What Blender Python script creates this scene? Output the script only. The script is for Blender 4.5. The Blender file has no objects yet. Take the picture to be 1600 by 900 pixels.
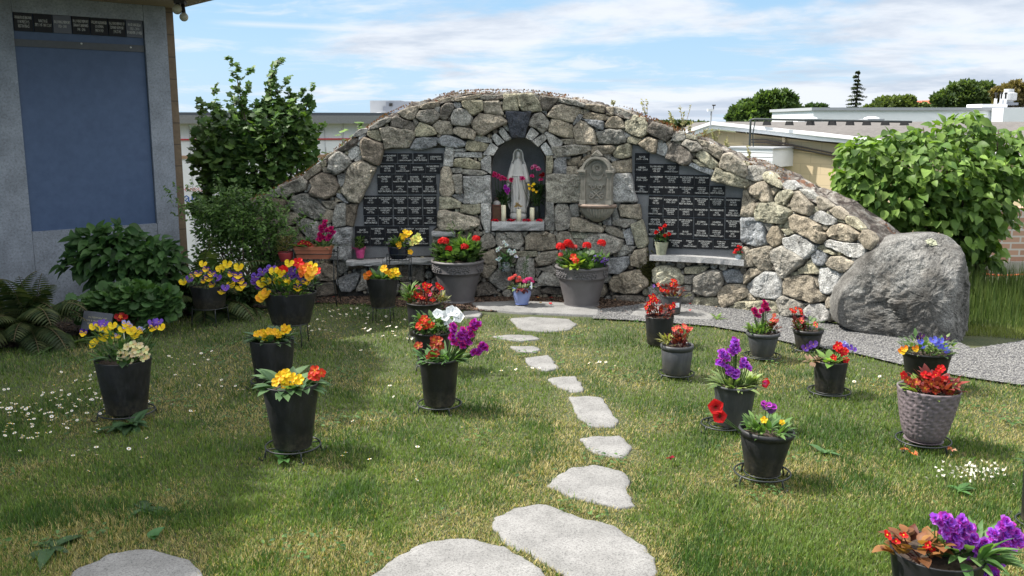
import bpy, math, random
import numpy as np
from mathutils import Vector, Matrix, noise
random.seed(11); rng = np.random.default_rng(5)
C = bpy.context.scene.collection
SC = bpy.context.scene
# ------------------------------------------------------------------ camera
F, PITCH, CH = 1450.0, math.atan(258/1450.0), 1.6
cam_d = bpy.data.cameras.new('camera'); cam = bpy.data.objects.new('camera', cam_d); C.objects.link(cam)
cam.location = (0, 0, CH); cam.rotation_euler = (math.pi/2-PITCH, 0, 0)
cam_d.sensor_width = 36; cam_d.lens = 36*F/1600; cam_d.clip_end = 9000; cam_d.clip_start = 0.05
SC.camera = cam
SC.render.resolution_x, SC.render.resolution_y = 1024, 576
# ------------------------------------------------------------------ world, sun, exposure
SUN_EL = math.radians(52); SUN_DIR = Vector((-0.985*math.cos(SUN_EL), 0.17*math.cos(SUN_EL), math.sin(SUN_EL))).normalized()
w = bpy.data.worlds.new('World'); SC.world = w; w.use_nodes = True
nt = w.node_tree; N = nt.nodes; L = nt.links; N.clear()
def nd(t, **k):
    n = N.new(t)
    for a, b in k.items(): setattr(n, a, b)
    return n
def mth(op, a, b=None, c=None, clamp=False):
    n = N.new('ShaderNodeMath'); n.operation = op; n.use_clamp = clamp
    for i, v in enumerate((a, b, c)):
        if v is None: continue
        if isinstance(v, (int, float)): n.inputs[i].default_value = v
        else: L.new(v, n.inputs[i])
    return n.outputs[0]
out = nd('ShaderNodeOutputWorld'); bg = nd('ShaderNodeBackground'); L.new(bg.outputs[0], out.inputs[0])
bg.inputs[1].default_value = 0.115
sky = nd('ShaderNodeTexSky', sky_type='NISHITA'); sky.sun_disc = False
sky.sun_elevation = SUN_EL; sky.sun_rotation = math.atan2(SUN_DIR.x, SUN_DIR.y)
sky.air_density = 1.0; sky.dust_density = 0.6; sky.ozone_density = 1.0
tc = nd('ShaderNodeTexCoord'); sx = nd('ShaderNodeSeparateXYZ'); L.new(tc.outputs['Generated'], sx.inputs[0])
zc = mth('ADD', mth('MAXIMUM', sx.outputs[2], 0.0), 0.10)
cx = nd('ShaderNodeCombineXYZ'); L.new(mth('DIVIDE', sx.outputs[0], zc), cx.inputs[0]); L.new(mth('DIVIDE', sx.outputs[1], zc), cx.inputs[1])
def nz(scale, detail, rough, off, dist=0.0, vec=None):
    mp = nd('ShaderNodeMapping'); mp.inputs['Location'].default_value = off; mp.inputs['Scale'].default_value = (1.0, 1.0, 1.0)
    L.new(vec or cx.outputs[0], mp.inputs[0])
    n = nd('ShaderNodeTexNoise'); n.inputs['Scale'].default_value = scale; n.inputs['Detail'].default_value = detail
    n.inputs['Roughness'].default_value = rough; n.inputs['Distortion'].default_value = dist
    L.new(mp.outputs[0], n.inputs[0]); return n.outputs[0]
def ramp(v, a, b, ca=(0,0,0,1), cb=(1,1,1,1)):
    r = nd('ShaderNodeValToRGB'); r.color_ramp.elements[0].position = a; r.color_ramp.elements[1].position = b
    r.color_ramp.elements[0].color = ca; r.color_ramp.elements[1].color = cb; r.color_ramp.interpolation = 'EASE'
    L.new(v, r.inputs[0]); return r.outputs[0]
def mixc(f, a, b):
    m = nd('ShaderNodeMix', data_type='RGBA')
    if isinstance(f, float): m.inputs[0].default_value = f
    else: L.new(f, m.inputs[0])
    for i, v in ((6, a), (7, b)):
        if isinstance(v, tuple): m.inputs[i].default_value = v
        else: L.new(v, m.inputs[i])
    return m.outputs[2]
# more cloud to the right, veil low down
bias = mth('ADD', mth('MULTIPLY', sx.outputs[0], 0.26), mth('MULTIPLY', mth('SUBTRACT', 0.16, sx.outputs[2]), 0.35))
n1 = mth('ADD', nz(0.55, 9, 0.58, (3.1, 0.4, 0), 0.25), bias)
wisp = mth('ADD', nz(1.5, 8, 0.62, (7.4, 2.0, 3.0), 0.5), mth('MULTIPLY', bias, 0.6))
cm = mth('MAXIMUM', ramp(n1, 0.48, 0.62), mth('MULTIPLY', ramp(wisp, 0.50, 0.72), 0.75))
shade = ramp(mth('ADD', nz(0.9, 7, 0.6, (1.2, 5.0, 2.0), 0.2), mth('MULTIPLY', sx.outputs[0], 0.22)), 0.47, 0.72)
ccol = mixc(shade, (3.6, 3.7, 3.9, 1), (2.3, 2.55, 3.0, 1))
skd = mixc(1.0, sky.outputs[0], (0.42, 0.42, 0.42, 1)); skd.node.blend_type = 'MULTIPLY'
base = mixc(0.6, skd, (1.62, 2.95, 4.45, 1))
haze_f = ramp(sx.outputs[2], 0.0, 0.16, (1,1,1,1), (0,0,0,1))
base = mixc(mth('MULTIPLY', haze_f, 0.5), base, (2.5, 3.35, 4.1, 1))
full = mixc(mth('MULTIPLY', cm, 0.88), base, ccol)
# thin contrail high on the left
def _ray(px, py): return Vector(((px-800)/F, math.cos(PITCH)+(450-py)/F*math.sin(PITCH), -math.sin(PITCH)+(450-py)/F*math.cos(PITCH))).normalized()
cn = _ray(380, 37).cross(_ray(700, 51)).normalized(); vm = nd('ShaderNodeVectorMath', operation='DOT_PRODUCT'); L.new(tc.outputs['Generated'], vm.inputs[0]); vm.inputs[1].default_value = cn
trail = ramp(mth('ABSOLUTE', vm.outputs['Value']), 0.0002, 0.0016, (1,1,1,1), (0,0,0,1)); rx = ramp(mth('ADD', sx.outputs[0], 0.5), 0.19, 0.24); ry = ramp(mth('ADD', sx.outputs[0], 0.5), 0.36, 0.45, (1,1,1,1), (0,0,0,1))
full = mixc(mth('MULTIPLY', mth('MULTIPLY', trail, rx), mth('MULTIPLY', ry, 0.6)), full, (3.4, 3.6, 3.9, 1))
# bright even white added overhead, out of view, to raise the ambient light
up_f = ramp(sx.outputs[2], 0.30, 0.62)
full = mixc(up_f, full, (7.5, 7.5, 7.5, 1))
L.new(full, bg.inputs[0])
SKY_TREE = (N, L)
sun_d = bpy.data.lights.new('sun', 'SUN'); sun = bpy.data.objects.new('sun', sun_d); C.objects.link(sun)
sun_d.energy = 3.7; sun_d.angle = math.radians(0.6); sun_d.color = (1.0, 0.95, 0.87)
sun.rotation_euler = SUN_DIR.to_track_quat('Z', 'Y').to_euler()
SC.view_settings.view_transform = 'Standard'; SC.view_settings.look = 'None'; SC.view_settings.gamma = 1
SC.view_settings.exposure = 1.22
# ------------------------------------------------------------------ pixel -> place
ct, st = math.cos(PITCH), math.sin(PITCH)
def ray(px, py):
    u = (px-800)/F; v = (450-py)/F
    return Vector((u, ct+v*st, -st+v*ct))
def at(px, py, Y):
    d = ray(px, py); t = Y/d.y; return Vector((d.x*t, Y, CH+d.z*t))
def gr(px, py, z=0.0):
    d = ray(px, py); t = (z-CH)/d.z; return Vector((d.x*t, d.y*t, z))
def pix(x, Y): return Y*ct/F      # metres per pixel near distance Y
def proj(p):
    y = p[1]*ct-(p[2]-CH)*st; return 800+F*p[0]/y, 450-F*(p[1]*st+(p[2]-CH)*ct)/y
XF = np.array([-6, 0.55, 1.08, 2.05, 2.32, 2.62, 3.4]); YF = np.array([8.5, 8.5, 8.33, 7.93, 7.60, 7.20, 6.3])
_xs = np.linspace(-6, 3.4, 941); _ys = np.interp(_xs, XF, YF); _k = np.ones(17)/17
_ys = np.convolve(np.pad(_ys, 8, mode='edge'), _k, 'valid')
def yf(x): return float(np.interp(x, _xs, _ys))
def yfs(x): return (yf(x+0.06)-yf(x-0.06))/0.12
def onwall(px, py, off=0.0):
    d = ray(px, py); a, b = 4.0, 14.0
    for _ in range(40):
        m = (a+b)/2
        if d.y*m-(yf(d.x*m)-off) > 0: b = m
        else: a = m
    return Vector((d.x*a, d.y*a, CH+d.z*a))
def wframe(x):
    s = yfs(x); T = Vector((1, s, 0)).normalized(); Nn = Vector((s, -1, 0)).normalized()
    return T, Nn
# ------------------------------------------------------------------ objects
def props(o, label=None, cat=None, group=None, kind=None):
    if label: o['label'] = label
    if cat: o['category'] = cat
    if group: o['group'] = group
    if kind: o['kind'] = kind
    return o
def empty(name, loc=(0,0,0), rz=0, label=None, cat=None, group=None):
    o = bpy.data.objects.new(name, None); C.objects.link(o); o.location = loc; o.rotation_euler = (0,0,rz); o.empty_display_size = .1
    return props(o, label, cat, group)
class MB:
    """collects vertices / faces / vertex colours for one mesh"""
    def __init__(s): s.v = []; s.f = []; s.c = []; s.m = []; s.col = (1,1,1); s.mi = 0
    def add(s, vs, fs, col=None):
        b = len(s.v); s.v.extend([tuple(p) for p in vs]); s.f.extend([tuple(i+b for i in f) for f in fs])
        s.c.extend([col or s.col]*len(vs)); s.m.extend([s.mi]*len(fs)); return b
    def box(s, c, size, rot=None, col=None):
        x, y, z = [k/2 for k in size]
        vs = [Vector((a*x, b*y, d*z)) for a in (-1,1) for b in (-1,1) for d in (-1,1)]
        if rot is not None: vs = [rot @ p for p in vs]
        c = Vector(c); vs = [p+c for p in vs]
        s.add(vs, [(0,1,3,2),(4,6,7,5),(0,4,5,1),(2,3,7,6),(0,2,6,4),(1,5,7,3)], col)
    def tube(s, pts, r, n=6, closed=False, col=None, cap=True):
        pts = [Vector(p) for p in pts]; m = len(pts); rs = r if isinstance(r, (list, tuple)) else [r]*m
        vs = []; prev = None
        for i, p in enumerate(pts):
            a = pts[(i-1) % m] if (closed or i > 0) else p; b = pts[(i+1) % m] if (closed or i < m-1) else p
            d = (b-a); d = d.normalized() if d.length > 1e-9 else Vector((0,0,1))
            if prev is None:
                ref = Vector((0,0,1)) if abs(d.z) < .9 else Vector((1,0,0)); e = d.cross(ref).normalized()
            else:
                e = (prev - d*prev.dot(d)); e = e.normalized() if e.length > 1e-6 else d.orthogonal().normalized()
            prev = e; g = d.cross(e)
            for k in range(n):
                t = 2*math.pi*k/n; vs.append(p+(e*math.cos(t)+g*math.sin(t))*rs[i])
        fs = []
        for i in range(m if closed else m-1):
            j = (i+1) % m
            for k in range(n): l = (k+1) % n; fs.append((i*n+k, i*n+l, j*n+l, j*n+k))
        if cap and not closed: fs.append(tuple(range(n))[::-1]); fs.append(tuple((m-1)*n+k for k in range(n)))
        s.add(vs, fs, col)
    def lathe(s, prof, n=32, c=(0,0,0), col=None, sx=1, sy=1, fn=None, close=False):
        vs = []; c = Vector(c)
        for r, z in prof:
            for k in range(n):
                t = 2*math.pi*k/n; rr = r*(fn(t, z) if fn else 1); vs.append(c+Vector((rr*math.cos(t)*sx, rr*math.sin(t)*sy, z)))
        fs = []
        for i in range(len(prof)-1):
            for k in range(n): l = (k+1) % n; fs.append((i*n+k, i*n+l, (i+1)*n+l, (i+1)*n+k))
        if close: fs.append(tuple(range(n))[::-1]); fs.append(tuple((len(prof)-1)*n+k for k in range(n)))
        s.add(vs, fs, col)
    def ball(s, c, r, nu=10, nv=7, col=None, sc=(1,1,1), nzamp=0):
        vs = []; fs = []; c = Vector(c)
        for i in range(nv+1):
            a = math.pi*i/nv
            for k in range(nu):
                t = 2*math.pi*k/nu; d = Vector((math.sin(a)*math.cos(t), math.sin(a)*math.sin(t), math.cos(a)))
                q = r*(1+nzamp*noise.noise((c+d)*7)); vs.append(c+Vector((d.x*sc[0], d.y*sc[1], d.z*sc[2]))*q)
        for i in range(nv):
            for k in range(nu): l = (k+1) % nu; fs.append((i*nu+k, (i+1)*nu+k, (i+1)*nu+l, i*nu+l))
        s.add(vs, fs, col)
    def prism(s, poly, thick, o, T, U, Nn, col=None):
        """poly in (T,U) plane at o, front face towards Nn, thickness behind it"""
        n = len(poly); a = [o+T*x+U*y for x, y in poly]; b = [p-Nn*thick for p in a]
        s.add(a+b, [tuple(range(n)), tuple(range(2*n-1, n-1, -1))]+[(i, i+n, (i+1) % n+n, (i+1) % n) for i in range(n)], col)
    def build(s, name, mat, parent=None, smooth=False, inv=None):
        me = bpy.data.meshes.new(name)
        me.from_pydata([tuple(v) for v in s.v], [], s.f)
        for m in (mat if isinstance(mat, (list, tuple)) else [mat]): me.materials.append(m)
        if any(s.m): me.polygons.foreach_set('material_index', s.m)
        a = me.color_attributes.new('col', 'FLOAT_COLOR', 'POINT')
        a.data.foreach_set('color', np.array([(c[0], c[1], c[2], 1) for c in s.c], dtype=np.float32).ravel())
        if smooth: me.polygons.foreach_set('use_smooth', [True]*len(s.f))
        me.update()
        o = bpy.data.objects.new(name, me); C.objects.link(o)
        if parent: o.parent = parent
        return o
def np_mesh(name, V, Fa, cols, mat, parent=None, smooth=False):
    """V (n,3); Fa (m,k) faces of equal size; cols (n,3)"""
    me = bpy.data.meshes.new(name); m, k = Fa.shape
    me.vertices.add(len(V)); me.vertices.foreach_set('co', V.astype(np.float32).ravel())
    me.loops.add(m*k); me.loops.foreach_set('vertex_index', Fa.astype(np.int32).ravel())
    me.polygons.add(m); me.polygons.foreach_set('loop_start', np.arange(0, m*k, k, dtype=np.int32))
    try: me.polygons.foreach_set('loop_total', np.full(m, k, dtype=np.int32))
    except Exception: pass
    if smooth: me.polygons.foreach_set('use_smooth', np.ones(m, dtype=bool))
    a = me.color_attributes.new('col', 'FLOAT_COLOR', 'POINT')
    a.data.foreach_set('color', np.concatenate([cols, np.ones((len(V), 1))], 1).astype(np.float32).ravel())
    me.update(calc_edges=True); me.validate(); me.materials.append(mat)
    o = bpy.data.objects.new(name, me); C.objects.link(o)
    if parent: o.parent = parent
    return o
def inst(tv, tf, pos, M, cols, tcol=None):
    """template tv (k,3), tf (q,r) triangles; M (n,3,3) columns = axes; returns big arrays"""
    n = len(pos); k = len(tv)
    V = np.einsum('nij,kj->nki', M, tv)+pos[:, None, :]
    Fb = (tf[None]+(np.arange(n)*k)[:, None, None]).reshape(-1, tf.shape[1])
    Cc = np.repeat(cols[:, None, :], k, 1)
    if tcol is not None: Cc = Cc*tcol[None, :, None]
    return V.reshape(-1, 3), Fb, Cc.reshape(-1, 3)
def frames(d, up, roll=None):
    """d (n,3) long axis (y), normal approx up -> matrices with columns x,y,z"""
    d = d/np.linalg.norm(d, axis=1, keepdims=True)
    x = np.cross(d, up); ln = np.linalg.norm(x, axis=1, keepdims=True); x = np.where(ln < 1e-4, np.array([[1.0, 0, 0]]), x/np.maximum(ln, 1e-6))
    z = np.cross(x, d)
    return np.stack([x, d, z], axis=2)
# ------------------------------------------------------------------ materials
MATS = {}
def mat(name, build):
    if name in MATS: return MATS[name]
    m = bpy.data.materials.new(name); m.use_nodes = True; t = m.node_tree; t.nodes.clear()
    o = t.nodes.new('ShaderNodeOutputMaterial'); p = t.nodes.new('ShaderNodeBsdfPrincipled'); t.links.new(p.outputs[0], o.inputs[0])
    build(t, p, o); MATS[name] = m; return m
def tn(t, typ, **k):
    n = t.nodes.new(typ)
    for a, b in k.items():
        if a in n.inputs: n.inputs[a].default_value = b
        else: setattr(n, a, b)
    return n
def tnoise(t, scale, detail=6, rough=0.6, co=None, dist=0.0):
    n = tn(t, 'ShaderNodeTexNoise', Scale=scale, Detail=detail, Roughness=rough, Distortion=dist)
    if co is None:
        c = [x for x in t.nodes if x.bl_idname == 'ShaderNodeTexCoord']; c = c[0] if c else t.nodes.new('ShaderNodeTexCoord'); co = c.outputs['Object']
    t.links.new(co, n.inputs['Vector']); return n.outputs[0]
def tramp(t, v, pts):
    r = t.nodes.new('ShaderNodeValToRGB'); e = r.color_ramp.elements
    while len(e) < len(pts): e.new(0.5)
    for i, (p, c) in enumerate(pts): e[i].position = p; e[i].color = (c[0], c[1], c[2], 1) if isinstance(c, (tuple, list)) else (c, c, c, 1)
    t.links.new(v, r.inputs[0]); return r.outputs[0]
def tmix(t, f, a, b, mode='MIX'):
    m = t.nodes.new('ShaderNodeMix'); m.data_type = 'RGBA'; m.blend_type = mode
    for i, v in ((0, f), (6, a), (7, b)):
        if isinstance(v, (int, float)): m.inputs[i].default_value = v if i == 0 else (v, v, v, 1)
        elif isinstance(v, tuple): m.inputs[i].default_value = (v[0], v[1], v[2], 1)
        else: t.links.new(v, m.inputs[i])
    return m.outputs[2]
def tbump(t, p, h, strength=0.4, dist=0.02):
    b = tn(t, 'ShaderNodeBump', Strength=strength, Distance=dist); t.links.new(h, b.inputs['Height']); t.links.new(b.outputs[0], p.inputs['Normal'])
def attr(t, name='col'):
    a = t.nodes.new('ShaderNodeAttribute'); a.attribute_name = name; return a.outputs['Color']
def m_plain(name, col, rough=0.6, var=0.12, scale=30, bump=0.0, metal=0.0, spec=0.5, bscale=None, co='Object'):
    def b(t, p, o):
        n = tnoise(t, scale, 5)
        a = tuple(c*(1-var) for c in col); d = tuple(min(1, c*(1+var)) for c in col)
        t.links.new(tramp(t, n, [(0.3, a), (0.7, d)]), p.inputs['Base Color'])
        p.inputs['Roughness'].default_value = rough; p.inputs['Metallic'].default_value = metal; p.inputs['Specular IOR Level'].default_value = spec
        if bump: tbump(t, p, tnoise(t, bscale or scale*4, 6), bump, 0.01)
    return mat(name, b)
def m_leaf():
    def b(t, p, o):
        c = attr(t); n = tnoise(t, 25, 3); c = tmix(t, 1.0, c, tramp(t, n, [(0.25, 0.78), (0.75, 1.18)]), 'MULTIPLY')
        t.links.new(c, p.inputs['Base Color']); p.inputs['Roughness'].default_value = 0.5; p.inputs['Specular IOR Level'].default_value = 0.25
        tr = t.nodes.new('ShaderNodeBsdfTranslucent'); t.links.new(tmix(t, 1.0, c, (1.5, 1.6, 0.6), 'MULTIPLY'), tr.inputs[0])
        ms = t.nodes.new('ShaderNodeMixShader'); ms.inputs[0].default_value = 0.32
        t.links.new(p.outputs[0], ms.inputs[1]); t.links.new(tr.outputs[0], ms.inputs[2]); t.links.new(ms.outputs[0], o.inputs[0])
    return mat('leaf', b)
def m_petal():
    def b(t, p, o):
        c = attr(t); t.links.new(c, p.inputs['Base Color']); p.inputs['Roughness'].default_value = 0.55; p.inputs['Specular IOR Level'].default_value = 0.25
        tr = t.nodes.new('ShaderNodeBsdfTranslucent'); t.links.new(c, tr.inputs[0])
        ms = t.nodes.new('ShaderNodeMixShader'); ms.inputs[0].default_value = 0.3
        t.links.new(p.outputs[0], ms.inputs[1]); t.links.new(tr.outputs[0], ms.inputs[2]); t.links.new(ms.outputs[0], o.inputs[0])
    return mat('petal', b)
def m_attr(name, rough=0.8, scale=40, lo=0.8, hi=1.15, bump=0.0, bscale=120, spec=0.3):
    def b(t, p, o):
        c = tmix(t, 1.0, attr(t), tramp(t, tnoise(t, scale, 6), [(0.3, lo), (0.7, hi)]), 'MULTIPLY')
        t.links.new(c, p.inputs['Base Color']); p.inputs['Roughness'].default_value = rough; p.inputs['Specular IOR Level'].default_value = spec
        if bump: tbump(t, p, tnoise(t, bscale, 6), bump, 0.01)
    return mat(name, b)
def m_fieldstone():
    def b(t, p, o):
        c = attr(t)
        c = tmix(t, 1.0, c, tramp(t, tnoise(t, 12, 10, 0.75), [(0.34, 0.42), (0.5, 0.98), (0.66, 1.5)]), 'MULTIPLY')
        c = tmix(t, 1.0, c, tramp(t, tnoise(t, 95, 5, 0.8), [(0.36, 0.40), (0.5, 1.0), (0.64, 1.6)]), 'MULTIPLY')
        li = tramp(t, tnoise(t, 26, 8, 0.72, dist=.4), [(0.60, 0.0), (0.70, 0.7)])
        c = tmix(t, li, c, (0.30, 0.29, 0.20))
        dk = tramp(t, tnoise(t, 5.5, 8, 0.7, dist=.8), [(0.55, 0.0), (0.68, 0.65)])
        c = tmix(t, dk, c, (0.060, 0.050, 0.042))
        t.links.new(c, p.inputs['Base Color']); p.inputs['Roughness'].default_value = 0.9; p.inputs['Specular IOR Level'].default_value = 0.25
        h = tmix(t, 0.4, tnoise(t, 22, 10, 0.75), tnoise(t, 90, 6, 0.7))
        tbump(t, p, h, 1.0, 0.06)
    return mat('fieldstone', b)
def m_granite(name, col, dark=0.35, rough=0.6, sc=260, bump=0.25, patch=0.15):
    def b(t, p, o):
        n = tnoise(t, sc, 3, 0.8)
        c = tramp(t, n, [(0.36, tuple(x*dark for x in col)), (0.47, tuple(x*.85 for x in col)), (0.62, col), (0.72, tuple(min(1, x*1.35) for x in col))])
        c = tmix(t, 1.0, c, tramp(t, tnoise(t, 5, 6), [(0.3, 1-patch*2), (0.7, 1+patch)]), 'MULTIPLY')
        t.links.new(c, p.inputs['Base Color']); p.inputs['Roughness'].default_value = rough
        tbump(t, p, tnoise(t, sc*.4, 6, 0.7), bump, 0.01)
    return mat(name, b)
LEAF, PETAL, FIELD = m_leaf(), m_petal(), m_fieldstone()
BLACKPL = m_plain('black_plastic', (0.0085, 0.0085, 0.010), 0.55, 0.35, 9, 0.15, bscale=60)
GREYPL = m_plain('grey_plastic', (0.045, 0.047, 0.052), 0.5, 0.25, 12, 0.1)
def m_pot(name, col, dust=(.16, .155, .15), rough=.5, amt=.35):
    def b(t, p, o):
        c = tramp(t, tnoise(t, 7, 6), [(.3, tuple(q*.75 for q in col)), (.7, tuple(q*1.3 for q in col))])
        co = [x for x in t.nodes if x.bl_idname == 'ShaderNodeTexCoord'][0]; sp = t.nodes.new('ShaderNodeSeparateXYZ'); t.links.new(co.outputs['Object'], sp.inputs[0])
        low = tramp(t, sp.outputs[2], [(0.0, 1.0), (.10, .0)])
        st_ = tn(t, 'ShaderNodeMapping'); st_.inputs['Scale'].default_value = (22, 22, 3.5); t.links.new(co.outputs['Object'], st_.inputs[0])
        d1 = tramp(t, tnoise(t, 1.0, 9, .8, co=st_.outputs[0]), [(.50, 0.0), (.72, amt)]); d2 = tmix(t, 1.0, low, tramp(t, tnoise(t, 40, 6, .7), [(.42, .15), (.62, .8)]), 'MULTIPLY')
        c = tmix(t, d1, c, dust); c = tmix(t, d2, c, (.10, .085, .06)); t.links.new(c, p.inputs['Base Color'])
        t.links.new(tramp(t, tnoise(t, 16, 7, .7), [(.35, rough-.12), (.65, rough+.2)]), p.inputs['Roughness']); tbump(t, p, tnoise(t, 50, 6), .12, .005)
    return mat(name, b)
BLACKPL = m_pot('black_plastic_pot', (.0085, .0085, .010), (.06, .06, .062), .5, .35)
GREYPL = m_pot('grey_plastic_pot', (.045, .047, .052), (.14, .14, .14), .5, .45)
PLANTER = m_plain('planter_resin', (0.105, 0.098, 0.100), 0.5, 0.16, 8, 0.12)
SOIL = m_plain('soil', (0.055, 0.036, 0.025), 0.95, 0.5, 60, 0.8)
WIRE = m_plain('black_wire', (0.014, 0.018, 0.018), 0.45, 0.3, 40)
TERRA = m_plain('terracotta', (0.36, 0.12, 0.065), 0.75, 0.12, 14, 0.1)
PANELG = m_granite('panel_granite', (0.17, 0.175, 0.185), 0.5, 0.55, 300)
PLAQ = m_plain('polished_black_granite', (0.008, 0.008, 0.010), 0.45, 0.3, 300, spec=0.25)
GILT = m_plain('engraved_letters', (0.62, 0.62, 0.60), 0.6, 0.05)
ASHLAR = m_granite('rough_granite', (0.40, 0.40, 0.40), 0.35, 0.85, 190, 0.7)
WHITE = m_plain('white_paint', (0.80, 0.81, 0.82), 0.55, 0.04, 3)
# ------------------------------------------------------------------ ground
def inpoly(P, poly):
    x, y = P[:, 0], P[:, 1]; r = np.zeros(len(P), bool); n = len(poly); j = n-1
    for i in range(n):
        xi, yi = poly[i]; xj, yj = poly[j]
        c = ((yi > y) != (yj > y)) & (x < (xj-xi)*(y-yi)/((yj-yi) or 1e-12)+xi); r ^= c; j = i
    return r
def segd(P, poly):
    d = np.full(len(P), 1e9); n = len(poly)
    for i in range(n):
        a = np.array(poly[i]); b = np.array(poly[(i+1) % n]); ab = b-a; t = np.clip(((P-a)@ab)/max(ab@ab, 1e-12), 0, 1)
        d = np.minimum(d, np.linalg.norm(P-(a+t[:, None]*ab), axis=1))
    return d
def G2(pts): return [tuple(gr(x, y)[:2]) for x, y in pts]
def zg(x, y):
    """the ground falls away behind the wall"""
    t = min(1, max(0, (y-9.6)/3.5)); return -1.3*t*t*(3-2*t)
# terrain sheet out to the horizon
ys = [-30, -5, 0, 2, 4, 6, 8, 9.6, 10, 10.5, 11, 11.5, 12, 12.5, 13.1, 15, 20, 40, 120, 500, 2500, 6000]
xs = [-4000, -800, -150, -40, -15, -8, -4, 0, 4, 8, 15, 40, 150, 800, 4000]
mb = MB()
mb.add([(x, y, zg(x, y)) for y in ys for x in xs], [(j*len(xs)+i, j*len(xs)+i+1, (j+1)*len(xs)+i+1, (j+1)*len(xs)+i) for j in range(len(ys)-1) for i in range(len(xs)-1)])
def b_ground(t, p, o):
    n = tnoise(t, 3, 8); c = tramp(t, n, [(0.35, (0.038, 0.055, 0.018)), (0.65, (0.075, 0.080, 0.032))])
    n2 = tnoise(t, 60, 5); c = tmix(t, 1.0, c, tramp(t, n2, [(0.3, 0.55), (0.7, 1.25)]), 'MULTIPLY')
    t.links.new(c, p.inputs['Base Color']); p.inputs['Roughness'].default_value = 0.95; tbump(t, p, n2, 0.6, 0.02)
props(mb.build('ground', mat('lawn_soil', b_ground)), kind='structure')
BED = G2([(-260, 620), (0, 546), (60, 541), (130, 523), (180, 508), (290, 495), (430, 481), (520, 473)])+[(-1.6, 8.7), (-2.3, 9.0), (-3.2, 9.2), (-4.6, 7.9), (-6, 6.8)]
MULCH = G2([(500, 474), (640, 481), (735, 486), (860, 492), (935, 492), (985, 494), (1020, 478)])+[(1.25, 8.32), (0.5, 8.6), (-1.8, 8.7)]
GRAV = G2([(925, 500), (935, 486), (985, 480), (1030, 474)])+[(1.35, 8.3), (2.05, 8.0), (2.4, 7.6), (2.7, 7.2), (3.3, 7.15)]+G2([(1518, 548), (1600, 535), (1800, 540), (1900, 690), (1760, 642), (1600, 606), (1500, 591), (1400, 571), (1340, 556), (1240, 540), (1166, 522), (1110, 512), (985, 503)])
def sheet(name, poly, z, m, **k):
    mb = MB(); mb.add([(x, y, z) for x, y in poly], [tuple(range(len(poly)))]); me = mb.build(name, m); return props(me, kind='structure', **k)
def b_bed(t, p, o):
    n = tnoise(t, 45, 8, 0.75); c = tramp(t, n, [(0.3, (0.012, 0.009, 0.007)), (0.55, (0.045, 0.032, 0.024)), (0.72, (0.10, 0.075, 0.055))])
    t.links.new(c, p.inputs['Base Color']); p.inputs['Roughness'].default_value = 1; tbump(t, p, n, 1.0, 0.05)
def ccw(poly):
    a = sum(poly[i][0]*poly[(i+1) % len(poly)][1]-poly[(i+1) % len(poly)][0]*poly[i][1] for i in range(len(poly)))
    return poly if a > 0 else poly[::-1]
sheet('planting_bed', ccw(BED), 0.010, mat('bed_soil', b_bed))
def b_mulch(t, p, o):
    v = tn(t, 'ShaderNodeTexVoronoi', Scale=70); c0 = t.nodes.new('ShaderNodeTexCoord'); t.links.new(c0.outputs['Object'], v.inputs['Vector'])
    sp = t.nodes.new('ShaderNodeSeparateColor'); t.links.new(v.outputs['Color'], sp.inputs[0])
    c = tramp(t, sp.outputs[0], [(0.0, (0.03, 0.02, 0.016)), (0.5, (0.075, 0.05, 0.04)), (0.85, (0.15, 0.10, 0.075)), (0.97, (0.28, 0.22, 0.15))])
    t.links.new(c, p.inputs['Base Color']); p.inputs['Roughness'].default_value = 1; tbump(t, p, v.outputs['Distance'], 1.0, 0.03)
sheet('bark_mulch', ccw(MULCH), 0.006, mat('mulch', b_mulch))
def b_gravel(t, p, o):
    v = tn(t, 'ShaderNodeTexVoronoi', Scale=95); c0 = t.nodes.new('ShaderNodeTexCoord'); t.links.new(c0.outputs['Object'], v.inputs['Vector'])
    sp = t.nodes.new('ShaderNodeSeparateColor'); t.links.new(v.outputs['Color'], sp.inputs[0])
    c = tramp(t, sp.outputs[0], [(0.0, (0.10, 0.10, 0.105)), (0.5, (0.19, 0.188, 0.185)), (1.0, (0.30, 0.295, 0.285))])
    c = tmix(t, 1.0, c, tramp(t, v.outputs['Distance'], [(0.3, 1.0), (0.75, 0.45)]), 'MULTIPLY')
    t.links.new(c, p.inputs['Base Color']); p.inputs['Roughness'].default_value = 0.95; tbump(t, p, v.outputs['Distance'], -1.0, 0.02)
sheet('gravel_path', ccw(GRAV), 0.016, mat('gravel', b_gravel))
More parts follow.
